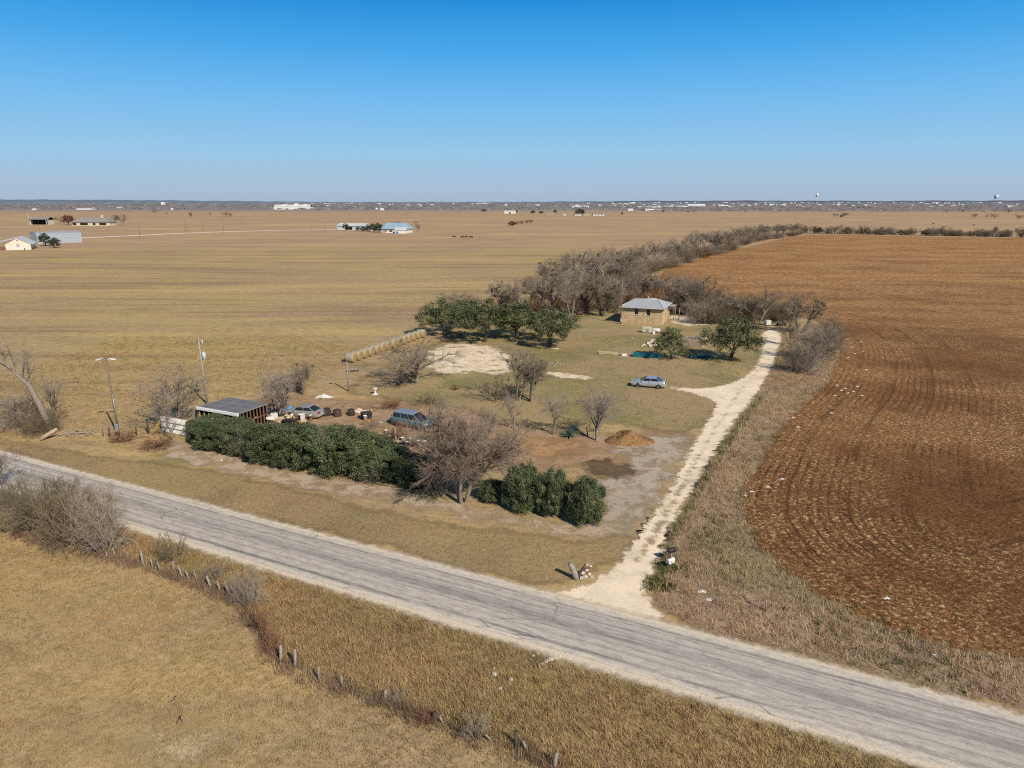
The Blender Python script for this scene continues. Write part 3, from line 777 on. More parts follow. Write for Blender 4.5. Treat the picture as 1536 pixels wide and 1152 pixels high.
# ------------------------------------------------------------------ single bare trees of the yard
plant('bare_tree', BIG, 694, 753, 602, 'big spreading bare mesquite in front of the hedge gap by the road', 'tree', None, 146, rz=.4)
plant('bare_tree', WIDE, 626, 575, 503, 'wide low bare tree in front of the hay bale row', 'tree', None, 118, rz=1.0)
plant('bare_tree', B[3], 776, 601, 512, 'tall bare twin-trunked tree between the limestone pad and the big mesquite', 'tree', None, 84, rz=2.2)
plant('bare_tree', B[5], 796, 602, 530, 'bare tree with green mistletoe right beside the tall twin-trunked tree', 'tree', None, 66)
plant('bare_tree', SLIM[0], 771, 643, 588, 'small thin bare tree just behind the crown of the big mesquite', 'tree', None, 46)
plant('bare_tree', SLIM[0], 830, 652, 580, 'slender bare tree left of the spiky agave', 'tree', None, 50, rz=2.5)
plant('bare_tree', SLIM[1], 895, 661, 578, 'pale bare vase-shaped tree right of the spiky agave', 'tree', None, 72)
plant('bare_tree', PALE, 419, 627, 553, 'pale bare tree with thick upright limbs beside the shed roof', 'tree', None, 76)
plant('bare_tree', B[2], 455, 592, 538, 'small bare tree with dark base behind the pale limbed tree', 'tree', None, 44)
plant('scrub_bush', SCRUB[1], 436, 586, 556, 'dark leafless scrub at the foot of a small bare tree near the white tarp', 'bush', None, 46)
plant('bare_tree', VASE, 264, 640, 541, 'tall fan-shaped bare grey tree behind the white panel fence', 'tree', None, 100)
plant('bare_tree', SLIM[0], 259, 662, 605, 'small bare sapling in front of the white panel fence', 'tree', None, 34)
plant('bare_tree', SLIM[1], 488, 709, 640, 'thin bare sapling with a pale stem in front of the hedge', 'tree', None, 30)
plant('bare_shrub', BR[3], 437, 700, 655, 'pale leafless shrub against the front of the hedge', 'shrub', None, 28)
plant('scrub_bush', SCRUB[1], 372, 686, 646, 'grey leafless thorny shrub growing out of the front of the hedge', 'bush', None, 52)
plant('bare_shrub', BR[0], 557, 722, 682, 'grey leafless shrub before the right end of the long hedge', 'shrub', None, 44)
plant('bare_shrub', BR[0], 655, 745, 690, 'grey leafless shrub on the left flank of the big mesquite', 'shrub', None, 52)
plant('bare_shrub', BR[2], 585, 612, 596, 'low reddish leafless scrub behind the minivan', 'shrub', None, 40)
plant('bare_shrub', BR[1], 640, 606, 590, 'olive leafless scrub just beyond the minivan roof', 'shrub', None, 44)
plant('bare_shrub', BR[1], 745, 600, 560, 'low spreading leafless scrub left of the twin-trunked tree', 'shrub', None, 60)
plant('bare_shrub', BR[0], 598, 575, 552, 'dark low brush at the left foot of the wide low tree', 'shrub', None, 50)
plant('bare_shrub', BR[2], 685, 585, 576, 'tiny red-brown shrub alone on the grass right of the wide low tree', 'shrub', None, 16)
plant('bare_shrub', BR[0], 560, 640, 622, 'brown leafless weeds beside the yellow pole', 'shrub', None, 34)
plant('bare_shrub', BR[2], 590, 663, 634, 'red-brown leafless shrub among the white buckets', 'shrub', None, 50)

# ------------------------------------------------------------------ left edge and roadside
dead = plant('bare_tree', B[4], 84, 640, 560, 'short bare tree with ivy-dark stem at the leaning dead tree', 'tree', None, 50)
plant('scrub_bush', SCRUB[1], 20, 640, 586, 'dark leafless scrub at the left edge of the photo above the road', 'bush', None, 70)
plant('scrub_bush', SCRUB[0], 62, 650, 614, 'olive leafless scrub around the foot of the leaning dead tree', 'bush', None, 60)
plant('bare_tree', VASE, -8, 735, 655, 'bare grey tree cut by the left edge of the photo beside the road', 'tree', None, 60)
sg = 'scrub along the near side of the road'
plant('scrub_bush', SCRUB[0], 62, 792, 722, 'big olive scrub bush at far left on the near side of the road', 'bush', sg, 112)
plant('scrub_bush', SCRUB[0], 118, 812, 728, 'big scrub bush in the middle of the roadside thicket', 'bush', sg, 104, rz=1)
plant('scrub_bush', SCRUB[1], 160, 828, 735, 'grey scrub bush at the right end of the roadside thicket', 'bush', sg, 70)
plant('scrub_bush', SCRUB[1], 22, 770, 718, 'low scrub bush at the left end of the roadside thicket', 'bush', sg, 60, rz=2)
plant('bare_shrub', BR[1], 257, 842, 796, 'small leafless shrub by the fence halfway between thicket and vine-covered shrub', 'shrub', sg, 48)
plant('bare_shrub', BR[0], 326, 868, 838, 'small grey shrub close to the road edge along the old fence', 'shrub', sg, 42)
plant('scrub_bush', SCRUB[1], 376, 908, 858, 'rounded leafless shrub tangled in the old fence', 'bush', sg, 48)
plant('bare_shrub', BR[2], 394, 955, 905, 'reddish leafless vine trailing down the fence below the rounded shrub', 'shrub', sg, 26)
plant('bare_shrub', BR[2], 410, 980, 948, 'low reddish brush between two pairs of fence posts', 'shrub', sg, 34)
plant('bare_shrub', BR[3], 716, 1106, 1056, 'pale grey twiggy shrub in the grass by the bottom fence', 'shrub', None, 56)
plant('bare_shrub', BR[0], 592, 1056, 1036, 'small dark brush beside a fence post left of the pale twiggy shrub', 'shrub', None, 40)
plant('bare_shrub', BR[2], 640, 1080, 1062, 'low brush on the fence line near the bottom middle', 'shrub', None, 50)
plant('bare_shrub', BR[2], 232, 672, 652, 'low brown brush left of the white panel fence', 'shrub', None, 60)
plant('bare_shrub', BR[2], 190, 662, 645, 'brown brush at the foot of the double lamp pole', 'shrub', None, 50)

# ------------------------------------------------------------------ right of the drive
plant('bare_tree', B[5], 1200, 500, 434, 'bare tree with mistletoe standing over the top end of the driveway', 'tree', None, 58)
plant('bare_tree', B[1], 1137, 486, 430, 'bare tree left of the white box beyond the large live oak', 'tree', None, 62)
plant('scrub_bush', SCRUB[1], 1222, 540, 482, 'tall grey scrub between the driveway bend and the ploughed field', 'bush', None, 66)
plant('scrub_bush', SCRUB[1], 1206, 560, 515, 'round leafless scrub below the tall grey scrub at the field corner', 'bush', None, 56)
plant('scrub_bush', SCRUB[0], 1242, 515, 476, 'olive scrub on the field side of the mistletoe tree', 'bush', None, 44)
plant('bare_tree', B[3], 1185, 520, 470, 'short bare tree overhanging the driveway shadow', 'tree', None, 40)

# ------------------------------------------------------------------ tree line behind the house
near = [(684, 478, 430), (703, 474, 436), (757, 470, 414), (776, 476, 410), (803, 468, 402), (829, 474, 386), (856, 478, 390), (880, 470, 398), (903, 474, 396), (924, 468, 400),
        (944, 462, 398), (963, 458, 402), (984, 458, 404), (1004, 464, 406), (1024, 472, 412), (1043, 474, 418), (1064, 478, 422), (1088, 480, 434), (1110, 482, 438), (815, 455, 398), (845, 452, 392), (870, 448, 384)]
for i, (px, b, t) in enumerate(near):
    plant('bare_tree', B[(i * 5 + 1) % 6], px, b, t + (12 if 795 < px < 930 else 5), 'bare grey tree in the wood right behind the stone house and oaks', 'tree', 'bare trees in the wood behind the stone house', prng.uniform(48, 64))
for i, (px, b, t) in enumerate([(912, 452, 412), (938, 448, 410), (962, 446, 408), (990, 448, 410), (1012, 456, 414), (1030, 462, 420), (1075, 470, 428)]):
    plant('bare_tree', RED[i % 2], px, b, t, 'rusty brown leafless tree in the wood right behind the stone house', 'tree', 'rusty brown trees behind the stone house', prng.uniform(50, 66))
for i in range(40):
    px = 745 + i * 10.6 + prng.uniform(-5, 5); b = 474 + prng.uniform(-12, 4) - 8 * math.exp(-((px - 970) / 60) ** 2)
    plant('bare_shrub', BR[[2, 1, 2, 0][i % 4]], px, b, b - prng.uniform(24, 36), 'rusty brown undergrowth shrub in the wood behind the stone house', 'shrub', 'undergrowth shrubs behind the stone house', prng.uniform(26, 40))
mid = [(820, 430, 388), (842, 428, 382), (866, 424, 374), (890, 420, 370), (905, 428, 376), (921, 414, 366), (934, 420, 372), (946, 410, 366), (962, 408, 366), (975, 402, 362), (990, 400, 361),
       (1004, 396, 359), (1018, 392, 357), (1033, 388, 351), (1046, 384, 346), (1060, 380, 345), (1074, 378, 345), (1086, 374, 344)]
for i, (px, b, t) in enumerate(mid):
    plant('bare_tree', B[(i * 7 + 2) % 6], px, b, t, 'bare grey tree in the middle stretch of the tree line along the ploughed field', 'tree', 'bare trees in the middle of the tree line', prng.uniform(44, 58) * (1 if i < 8 else .75))
    if i % 2 == 0:
        plant('bare_shrub', BR[i % 3], px + 12, b + 2, b - 14, 'leafless shrub under the middle stretch of the tree line', 'shrub', 'shrubs under the tree line', 30)
farl = [(1096, 370, 341), (1106, 367, 339), (1116, 364.5, 338), (1126, 362, 337), (1136, 360, 337), (1146, 358, 336), (1155, 356.5, 336), (1164, 355, 335), (1173, 353.5, 335), (1181, 352, 334.5), (1189, 351, 334), (1197, 350.5, 335)]
for i, (px, b, t) in enumerate(farl):
    plant('bare_tree', B[(i * 5) % 6], px, b, t, 'bare grey tree at the far end of the tree line along the ploughed field', 'tree', 'bare trees at the far end of the tree line', prng.uniform(26, 34))
plant('evergreen_tree', FAREV[0], 890, 412, 384, 'green leafy tree standing in the bare tree line, left of its middle', 'tree', None, 24)
plant('evergreen_tree', FAREV[1], 887, 405, 386, 'dark small evergreen in the tree line beyond the green leafy tree', 'tree', None, 18)

# hedgerow beyond the ploughed field
gd = 'shrubs in the hedgerow beyond the ploughed field'
for i in range(44):
    px = 1206 + i * 7.9 + prng.uniform(-3, 3)
    b = 349.8 + (px - 1206) / 330 * 6.2
    if i % 9 == 4: continue
    kind = i % 5
    if kind == 1: plant('bare_tree', B[i % 6], px, b, b - prng.uniform(12, 17) * (1.15 if px > 1400 else 1), 'bare grey tree in the hedgerow beyond the ploughed field', 'tree', 'bare trees in the hedgerow beyond the ploughed field', prng.uniform(16, 24))
    elif kind == 3 and px < 1400: plant('evergreen_tree', FAREV[i % 2], px, b, b - prng.uniform(8, 11), 'dark evergreen bush in the hedgerow beyond the ploughed field', 'bush', 'dark evergreens in the hedgerow', prng.uniform(10, 15))
    else: plant('scrub_bush', SCRUB[i % 2], px, b, b - prng.uniform(8, 13), 'brown leafless shrub in the hedgerow beyond the ploughed field', 'shrub', gd, prng.uniform(13, 22))
for px, b, t, w in ((1265, 325.5, 318.5, 16), (1253, 325, 320, 10), (1462, 327.5, 320, 15), (1492, 328, 319.5, 14), (1480, 326.5, 322, 8), (1527, 328.8, 321, 16), (1512, 318.5, 314, 16), (1444, 319, 314, 10), (1420, 319, 314.5, 10)):
    plant('bare_tree', B[int(px) % 6], px, b, t, 'lone grey tree in the far pasture beyond the hedgerow', 'tree', 'lone trees in the far pasture on the right', w)

# far farm trees
plant('evergreen_tree', FAREV[0], 69, 369, 348.5, 'dark evergreen tree in front of the silver metal barn, left one', 'tree', None, 20)
plant('evergreen_tree', FAREV[1], 83, 372, 355.5, 'dark evergreen tree in front of the silver metal barn, right one', 'tree', None, 17)
plant('bare_tree', RED[1], 90, 335, 323.5, 'olive tree left of the red-leaved tree at the low farmhouse', 'tree', None, 14)
plant('evergreen_tree', FARRUST, 103, 337.5, 320, 'red-leaved tree at the left end of the low farmhouse', 'tree', None, 19)
plant('bare_tree', B[0], 172, 337.5, 320, 'grey bare tree right of the low farmhouse', 'tree', None, 18)
plant('bare_tree', RED[1], 184, 338.5, 319, 'olive brown tree right of the grey bare tree by the low farmhouse', 'tree', None, 20)
plant('evergreen_tree', FAREV[0], 518, 345.5, 334.5, 'evergreen tree in front of the small blue-white farm shed', 'tree', None, 11)
for i, (px, b, t, w) in enumerate(((538, 347, 339, 9), (545, 348, 338.5, 10), (553, 348, 337, 11), (560, 347.5, 334.5, 14), (567, 349.5, 333.5, 15), (572, 348, 336, 9))):
    plant('evergreen_tree', FAREV[i % 2], px, b, t, 'dark evergreen tree in the clump between the two blue-white farm buildings', 'tree', 'evergreens between the blue-white farm buildings', w)
plant('evergreen_tree', FARRUST, 584, 348.5, 338, 'red-leaved tree in front of the blue-roofed farmhouse', 'tree', None, 12)
plant('bare_tree', B[1], 627, 348.5, 334, 'pale bare tree right of the blue-roofed farmhouse', 'tree', None, 10)
plant('evergreen_tree', FAREV[1], 768, 339, 331.5, 'low dark evergreen bush alone in the far meadow', 'bush', None, 13)
for i, px in enumerate((776, 783, 790, 796)):
    plant('bare_shrub', BR[2], px, 336.5 - i * .9, 331 - i * .8, 'reddish scrub trailing right of the lone evergreen bush in the far meadow', 'shrub', 'reddish scrub in the far meadow', 9)
plant('evergreen_tree', FAREV[0], 869, 323, 312.5, 'dark evergreen tree over the small far house cluster', 'tree', None, 18)
plant('evergreen_tree', FAREV[1], 774, 319.5, 314.5, 'dark tree at the right end of the far white building', 'tree', None, 6)
for px, b, t, w in ((233, 319.5, 315, 9), (251, 321.5, 319, 5), (288, 326.5, 317.5, 13), (316, 324, 318, 6), (339, 325, 316.5, 14), (347, 326, 319, 8), (363, 325.5, 323.5, 4)):
    plant('bare_tree', B[int(px) % 6], px, b, t, 'lone grey tree on the far rangeland at left', 'tree', 'lone trees on the far rangeland at left', w)
for px, b, t, w in ((933, 322, 318, 4), (1262, 326, 322, 5), (995, 318.5, 315.5, 4), (1032, 318.5, 316, 4), (832, 320, 314, 6), (726, 318, 313.5, 9), (800, 321, 315, 8), (812, 321, 316, 8)):
    plant('evergreen_tree', FAREV[0], px, b, t, 'small lone dark tree on the far rangeland', 'tree', 'small dark trees on the far rangeland', w)

# ------------------------------------------------------------------ agave
g, h = HT(854, 656, 637)
t = thing('agave_plant', 'spiky blue-green agave between two slender bare trees', 'plant', g)
r = random.Random(3)
for i in range(26):
    a = 2.4 * i; el = .25 + 1.15 * i / 26; L = 1.25 * (1 - .15 * i / 26)
    mb = MB(); d = Vector((math.cos(a) * math.cos(el), math.sin(a) * math.cos(el), math.sin(el))); s = Vector((-math.sin(a), math.cos(a), 0)); up = d.cross(s) * -1
    P = [Vector((0, 0, .1)) + d * L * q - Vector((0, 0, .25 * q * q * math.cos(el))) for q in (0, .3, .65, 1)]
    w = (.07, .1, .075, .006); vs = []
    for p, ww in zip(P, w): vs += [p - s * ww, p + up * ww * .35 * -1, p + s * ww]
    fs = [(3*k+j, 3*k+j+1, 3*k+j+4, 3*k+j+3) for k in range(3) for j in range(2)]
    mb.add(vs, fs); mb.build('leaf', AGAVE, t)

# ------------------------------------------------------------------ leaning dead tree at the left
g = G(78, 648)
t = thing('dead_tree', 'large dead bare tree leaning far left over the grass near the lamp pole', 'tree', g)
tt = Tree(77); m = MPP(g)
def leanp(px, py): # a point above the foot in the plane facing the camera
    return Vector(((px - 78) * m, (px - 78) * m * -.15, (648 - py) * m / cp))
path = [(78, 648), (66, 610), (54, 580), (38, 565), (20, 550), (0, 541), (-18, 520)]
tt.wood.tube([leanp(*p) - (Vector((0, 0, .1)) if i == 0 else Vector()) for i, p in enumerate(path)], [.42, .34, .28, .22, .17, .12, .06], 9)
spd = {'split': 1, 0: dict(seg=4, wob=.3, sides=5, taper=.3, t0=.2), 1: dict(n=6, ang=(.4, 1.1), len=.5, rad=.5, seg=3, wob=.4, sides=3, taper=.4, t0=.1, rmin=.02), 2: dict(n=6, ang=(.3, 1.1), len=.5, rad=.6, seg=3, wob=.4, sides=3, taper=.5, t0=.1, rmin=.015), 3: dict(n=5, ang=(.3, 1.1), len=.5, rad=.7, seg=2, wob=.4, sides=3, taper=.5, t0=.1, rmin=.012)}
for px, py, dx, dz, L, rr_ in ((54, 580, -.05, 1, 3.2, .14), (45, 570, .3, 1, 3.6, .13), (38, 565, -.1, 1, 3.4, .12), (20, 550, .05, 1, 3.4, .1), (8, 545, -.4, 1, 3.6, .1), (0, 541, -.3, .8, 3.2, .08), (-14, 525, -.6, .6, 2.5, .06), (50, 572, .55, .6, 2.0, .1), (30, 558, -.7, .3, 2.4, .08), (60, 600, -.8, .3, 1.8, .08)):
    tt.grow(leanp(px, py), Vector((dx, tt.r.uniform(-.3, .3), dz)).normalized(), L, rr_, 0, spd)
tt.wood.build('trunk', BARK, t); tt.tw.build('crown', TWIG, t)
# second rows that thicken the wood and the hedge
for i in range(5):
    px = 930 + i * 30 + prng.uniform(-6, 6); b = 462 - 26 * math.exp(-((px - 900) / 90) ** 2) + prng.uniform(-4, 4)
    plant('bare_tree', B[(i * 3) % 6], px, b, b - prng.uniform(42, 54), 'bare grey tree in the wood right behind the stone house and oaks', 'tree', 'bare trees in the wood behind the stone house', prng.uniform(44, 60))
for i, (px, b, t, lab) in enumerate(((316, 655, 622, 'evergreen bush at the back of the hedge against the shed left corner'), (350, 662, 625, 'evergreen bush at the back of the hedge under the shed eave'), (424, 676, 632, 'evergreen bush at the back of the hedge near the junk heap'), (462, 683, 633, 'evergreen bush at the back of the hedge below the silver grey sedan'), (502, 690, 633, 'evergreen bush at the back of the hedge below the dark tubs'), (540, 696, 640, 'evergreen bush at the back of the hedge below the wide black bin'), (574, 702, 660, 'evergreen bush at the back of the hedge below the yellow sheet'))):
    plant('evergreen_bush', BU[(i + 1) % 3], px, b, t, lab, 'bush', hg, 74)

# low scrub that knits the tree line together
for i in range(34):
    k = i / 33; px = 800 + 395 * k + prng.uniform(-5, 5)
    b = interp_([(800, 440), (890, 424), (960, 411), (1020, 394), (1086, 376), (1130, 363), (1197, 351.5)], px) + prng.uniform(-1, 2)
    plant('scrub_bush', SCRUB[i % 2], px, b, b - prng.uniform(.55, .85) * interp_([(800, 34), (960, 28), (1086, 20), (1197, 11)], px), 'grey brown leafless scrub filling the tree line along the ploughed field', 'bush', 'scrub in the tree line along the ploughed field', interp_([(800, 46), (960, 40), (1086, 30), (1197, 18)], px))
for i, px in enumerate((1050, 1072, 1094, 1116, 1160, 1178)):
    plant('scrub_bush', SCRUB[(i + 1) % 2], px, 482 + prng.uniform(-3, 3), 452 + prng.uniform(-4, 6), 'grey brown leafless scrub at the edge of the wood right of the stone house', 'bush', 'scrub right of the stone house', 50)
# ------------------------------------------------------------------ materials of made things
WHITE = simple('white_paint', (.74, .72, .68), .5, (.58, .55, .49), 1.5)
CREAM = simple('cream_wall', (.62, .54, .40), .7, (.52, .45, .33), .6)
WOODP = simple('pole_wood', (.21, .165, .125), .9, (.13, .10, .075), 5, .4)
WOODG = simple('weathered_grey_wood', (.34, .30, .255), .9, (.17, .145, .12), 6, .5)
WOODD = simple('dark_rotten_wood', (.10, .08, .065), .95, (.045, .035, .03), 6, .5)
WOODR = simple('red_brown_studs', (.22, .115, .075), .85, (.14, .075, .05), 4)
LUMB = simple('fresh_lumber', (.58, .44, .27), .8, (.42, .30, .17), 3)
GALV = simple('galvanised_metal', (.50, .51, .52), .42, (.38, .385, .39), 1.2, 0, .55, .5)
BLACKP = simple('black_plastic', (.018, .018, .02), .45, (.03, .028, .026), 3)
TANKM = simple('dark_barrel', (.05, .036, .034), .7, (.028, .02, .02), 3)
RUBBER = simple('tyre_rubber', (.02, .02, .02), .85, (.035, .033, .03), 8)
RIM = simple('alloy_rim', (.46, .46, .47), .35, (.34, .34, .35), 6, 0, .7, .5)
REDL = simple('red_lens', (.36, .02, .015), .25, (.2, .01, .01), 5)
LENS = simple('clear_lens', (.62, .63, .64), .15, (.45, .46, .47), 5)
STONEW = simple('white_limestone', (.66, .59, .48), .9, (.46, .40, .31), 2, .6)
YEL = simple('yellow_paint', (.56, .39, .04), .6)
ORANGE = simple('orange_plastic', (.50, .19, .05), .6)
BLUEP = simple('bright_blue_plastic', (.03, .27, .52), .4)
TEAL = simple('teal_painted_steel', (.02, .17, .20), .5, (.012, .09, .115), 2)
BLUER = simple('blue_metal_roof', (.30, .42, .50), .45, (.22, .33, .41), .5)
GREYR = simple('grey_shingles', (.27, .25, .235), .85, (.20, .185, .175), .8)
BRICK = simple('red_brick', (.22, .10, .065), .9, (.15, .07, .05), 3)
TARP = simple('white_tarp', (.74, .71, .66), .6, (.5, .47, .42), 2.5, .6)
DKFAB = simple('dark_tarp', (.03, .032, .035), .6, (.06, .058, .055), 3, .4)
INT = simple('dark_interior', (.012, .011, .011), .9)
def glass(name, c=(.018, .022, .026)):
    n = NT(name); n.base(c); n.set(Roughness=.06); n.bsdf.inputs['Specular IOR Level'].default_value = .5
    return n.mat
GLASS = glass('dark_glass')
def carpaint(name, c, dust=(.34, .29, .22), amt=.35):
    n = NT(name); v = n.coord()
    f = n.noise(v, 2.2, 5, .65)
    n.base(n.mix(n.math('MULTIPLY', n.sstep(f, .42, .75), amt), c, dust))
    n.set(Metallic=.35, Roughness=.34); n.bsdf.inputs['Specular IOR Level'].default_value = .5
    n.put(n.bsdf.inputs['Coat Weight'], .5)
    return n.mat

# ------------------------------------------------------------------ cars
def ring_loft(mb, secs, m=0, sm=True, cap=True):
    k = len(secs[0]); vs = [p for s in secs for p in s]; fs = []
    for i in range(len(secs) - 1):
        for j in range(k - 1): fs.append((i*k+j, i*k+j+1, (i+1)*k+j+1, (i+1)*k+j))
    if cap: fs.append(tuple(range(k - 1, -1, -1))); fs.append(tuple((len(secs) - 1) * k + j for j in range(k)))
    mb.add(vs, fs, m, sm)
def interp(tab, x):
    for (a, va), (b, vb) in zip(tab, tab[1:]):
        if x <= b: t = max(0, (x - a) / (b - a)); return va + (vb - va) * t
    return tab[-1][1]
def car(name, label, cat, loc, heading, paint, spec, group=None, roofpaint=None):
    """x forward; body loft, glazed cabin, wheels, lamps, mirrors, bumpers"""
    t = thing(name, label, cat, loc, heading, group)
    S = spec; L = S['L']; hw = S['W'] / 2
    xs = [-L/2, -L/2+.08, -L/2+.25, -L/2+.5, -L/4, 0, L/4, L/2-.75, L/2-.45, L/2-.2, L/2-.06, L/2]
    secs = []
    for x in xs:
        top = interp(S['deck'], x); e = 1 - .16 * max(0, (abs(x) - (L/2 - .55)) / .55) ** 2
        zb = .22 + .12 * max(0, (abs(x) - (L/2 - .45)) / .45); w = hw * e; zm = zb + (top - zb) * .55
        half = [(x, w * .86, zb), (x, w * .97, zb + .07), (x, w, zm - .1), (x, w * .995, zm + .06), (x, w * .95, top - .05), (x, w * .86, top), (x, w * .4, top + .025)]
        secs.append(half + [(x, -y, z) for _, y, z in reversed(half)])
    mb = MB(); ring_loft(mb, secs); body = mb.build('body', paint, t)
    c = S['cabin']                                    # rear base x, rear roof x, front roof x, front base x, roof z
    zr = c[4]; zb0, zb1 = interp(S['deck'], c[0]) - .03, interp(S['deck'], c[3]) - .03
    wb, wr = hw * .90, hw * .70
    def cab(x, z, w): return [(x, w, z), (x, -w, z)]
    mb = MB()
    A = [(c[0], wb, zb0), (c[1], wr, zr - .05), (c[1] + .2, wr * .98, zr), (c[2] - .2, wr * .98, zr), (c[2], wr, zr - .05), (c[3], wb, zb1)]
    Bv = [(x, -y, z) for x, y, z in A]
    k = 6
    mb.add(A + Bv, [tuple(range(6)), tuple(range(11, 5, -1))] + [(i + 1, i, i + 6, i + 7) for i in range(5)], 0)
    mb.build('cabin', roofpaint or paint, t)
    A = [Vector(p) for p in A]; Bv = [Vector(p) for p in Bv]
    def pane(nm, q, inset=.06, off=.012):
        ctr = sum(q, Vector()) / 4; nrm = (q[1] - q[0]).cross(q[3] - q[0]).normalized()
        if nrm.dot(ctr - Vector((0, 0, .8))) < 0: nrm = -nrm
        q = [ctr + (p - ctr) * (1 - inset) + nrm * off for p in q]
        m2 = MB(); m2.add(q, [(0, 1, 2, 3)]); m2.build(nm, GLASS, t)
    pane('windscreen', [A[5], Bv[5], Bv[4], A[4]], .08)
    pane('rear_window', [A[0], Bv[0], Bv[1], A[1]], .1)
    for P in (A, Bv):
        n = S['side']
        for i in range(n):
            f0, f1 = i / n, (i + 1) / n
            lo0 = P[0].lerp(P[5], .04 + .92 * f0); lo1 = P[0].lerp(P[5], .04 + .92 * f1)
            hi0 = P[1].lerp(P[4], f0); hi1 = P[1].lerp(P[4], f1)
            lo0 = lo0.lerp(hi0, .14); lo1 = lo1.lerp(hi1, .14); hi0 = hi0.lerp(lo0, .1); hi1 = hi1.lerp(lo1, .1)
            pane('side_window', [lo0, lo1, hi1, hi0], .07)
    for sx in S['axle']:
        for sy in (-1, 1):
            y = sy * (hw - .1)
            w = thing('wheel', None, None, (0, 0, 0)); w.parent = t; w.location = (sx, y, .33)
            ro = Matrix.Rotation(R(90) * -sy, 4, 'X')
            arch = MB(); arch.lathe([(.02, -.05), (.39, -.05), (.39, .095), (.02, .095)], 18, 0, ro, False)
            arch.build('wheel_arch', BLACKP, t).location = (sx, y, .36)
            tm = MB(); tm.lathe([(.2, -.1), (.3, -.1), (.33, -.06), (.33, .06), (.3, .115), (.215, .12)], 20, 0, ro); tm.build('tyre', RUBBER, w)
            rm = MB(); rm.lathe([(.02, .08), (.21, .08), (.215, .125), (.19, .125), (.16, .105), (.05, .12), (.03, .128)], 14, 0, ro, False); rm.build('rim', RIM, w)
    def lamp(nm, x, y, z, sx, sy, sz, m):
        m2 = MB(); m2.box(x - sx, x + sx, y - sy, y + sy, z - sz, z + sz, 0, .015); m2.build(nm, m, t)
    for s in (-1, 1):
        lamp('headlight', L/2 - .15, s * hw * .66, S['lampz'][0], .12, .19, .07, LENS)
        lamp('tail_light', -L/2 + .08, s * hw * .68, S['lampz'][1], .1, S.get('tlw', .2), S.get('tlh', .09), REDL)
        lamp('mirror', c[3] - .45, s * (hw + .07), interp(S['deck'], c[3]) + .08, .06, .09, .07, paint)
    lamp('bumper', L/2 - .04, 0, .42, .05, hw * .8, .1, S.get('bump', paint))
    lamp('bumper', -L/2 + .02, 0, .45, .05, hw * .8, .1, S.get('bump', paint))
    lamp('licence_plate', -L/2 - .035, 0, .62, .008, .16, .06, WHITE)
    for s in (-1, 1):
        for dx in (S['door'],):
            m2 = MB(); m2.box(dx - .1, dx + .1, s * (hw - .005), s * (hw + .012), .82, .85) if s > 0 else m2.box(dx - .1, dx + .1, -hw - .012, -hw + .005, .82, .85)
            m2.build('door_handle', BLACKP, t)
    return t
SEDAN = dict(L=4.75, W=1.82, deck=[(-2.38, .86), (-2.2, .98), (-1.4, 1.0), (.9, .95), (1.6, .88), (2.1, .78), (2.38, .62)], cabin=(-1.85, -1.0, .35, 1.25, 1.45), side=2, axle=(-1.38, 1.42), lampz=(.68, .84), door=-.1)
VAN = dict(L=4.9, W=1.92, deck=[(-2.45, .98), (-2.3, 1.06), (1.0, 1.02), (1.7, .96), (2.2, .84), (2.45, .62)], cabin=(-2.38, -2.12, .55, 1.75, 1.74), side=3, axle=(-1.5, 1.5), lampz=(.74, 1.0), door=.1, tlw=.1, tlh=.24)
def face(dx, dy): return math.atan2(dy, dx)
car('silver_sedan', 'dusty silver grey sedan parked behind the hedge beside dark barrels', 'car', G(457, 625), face(-.97, .26), carpaint('silver_paint', (.40, .37, .33)), SEDAN)
car('blue_grey_sedan', 'clean light blue grey sedan parked alone on the lawn by the driveway spur', 'car', G(973, 580), face(-.96, .28), carpaint('blue_silver_paint', (.44, .46, .48), amt=.12), SEDAN)
car('minivan', 'old blue grey minivan with faded silver roof in the junk yard', 'minivan', G(619, 639.5), face(.88, -.47), carpaint('blue_van_paint', (.095, .19, .2), amt=.35), VAN, roofpaint=carpaint('faded_roof_paint', (.36, .36, .37)))

# ------------------------------------------------------------------ stone house
def stone_mat():
    n = NT('tan_rubble_stone'); v = n.coord()
    vv = n.mapping(v, (1, 1, 1.5))
    cid = n.vor(vv, 2.4, 'F1', 'Color'); e = n.vor(vv, 2.4, 'DISTANCE_TO_EDGE')
    sep = n.n('ShaderNodeSeparateColor'); n.put(sep.inputs[0], cid)
    c = n.ramp(sep.outputs[0], [(.0, (.46, .31, .165)), (.35, (.62, .44, .24)), (.7, (.70, .52, .31)), (1, (.55, .41, .27))])
    c = n.mix(n.sstep(n.noise(v, .5, 3), .45, .7), c, (.46, .34, .20))
    c = n.mix(n.sstep(e, .05, .015), c, (.44, .35, .24))
    c = n.mix(1.0, c, n.ramp(n.noise(v, 9, 4, .7), [(.3, .7), (.55, 1.05)]), 'MULTIPLY')
    n.base(c); n.set(Roughness=.95); n.bump(n.math('MINIMUM', e, .12), .8, .3)
    return n.mat
STONE = stone_mat()
def seam_mat(name, c, pitch=.5, axis='X'):
    n = NT(name); v = n.coord()
    sep = n.n('ShaderNodeSeparateXYZ'); n.put(sep.inputs[0], v)
    w = n.math('FRACT', n.math('DIVIDE', sep.outputs[axis], pitch))
    rib = n.sstep(n.math('ABSOLUTE', n.math('SUBTRACT', w, .5)), .12, .04)
    cc = n.mix(n.noise(v, .8, 5, .7), c, tuple(x * .78 for x in c))
    cc = n.mix(n.math('MULTIPLY', rib, .35), cc, tuple(x * .45 for x in c))
    n.base(cc); n.set(Roughness=.45, Metallic=.35); n.bump(rib, .6, .05)
    return n.mat
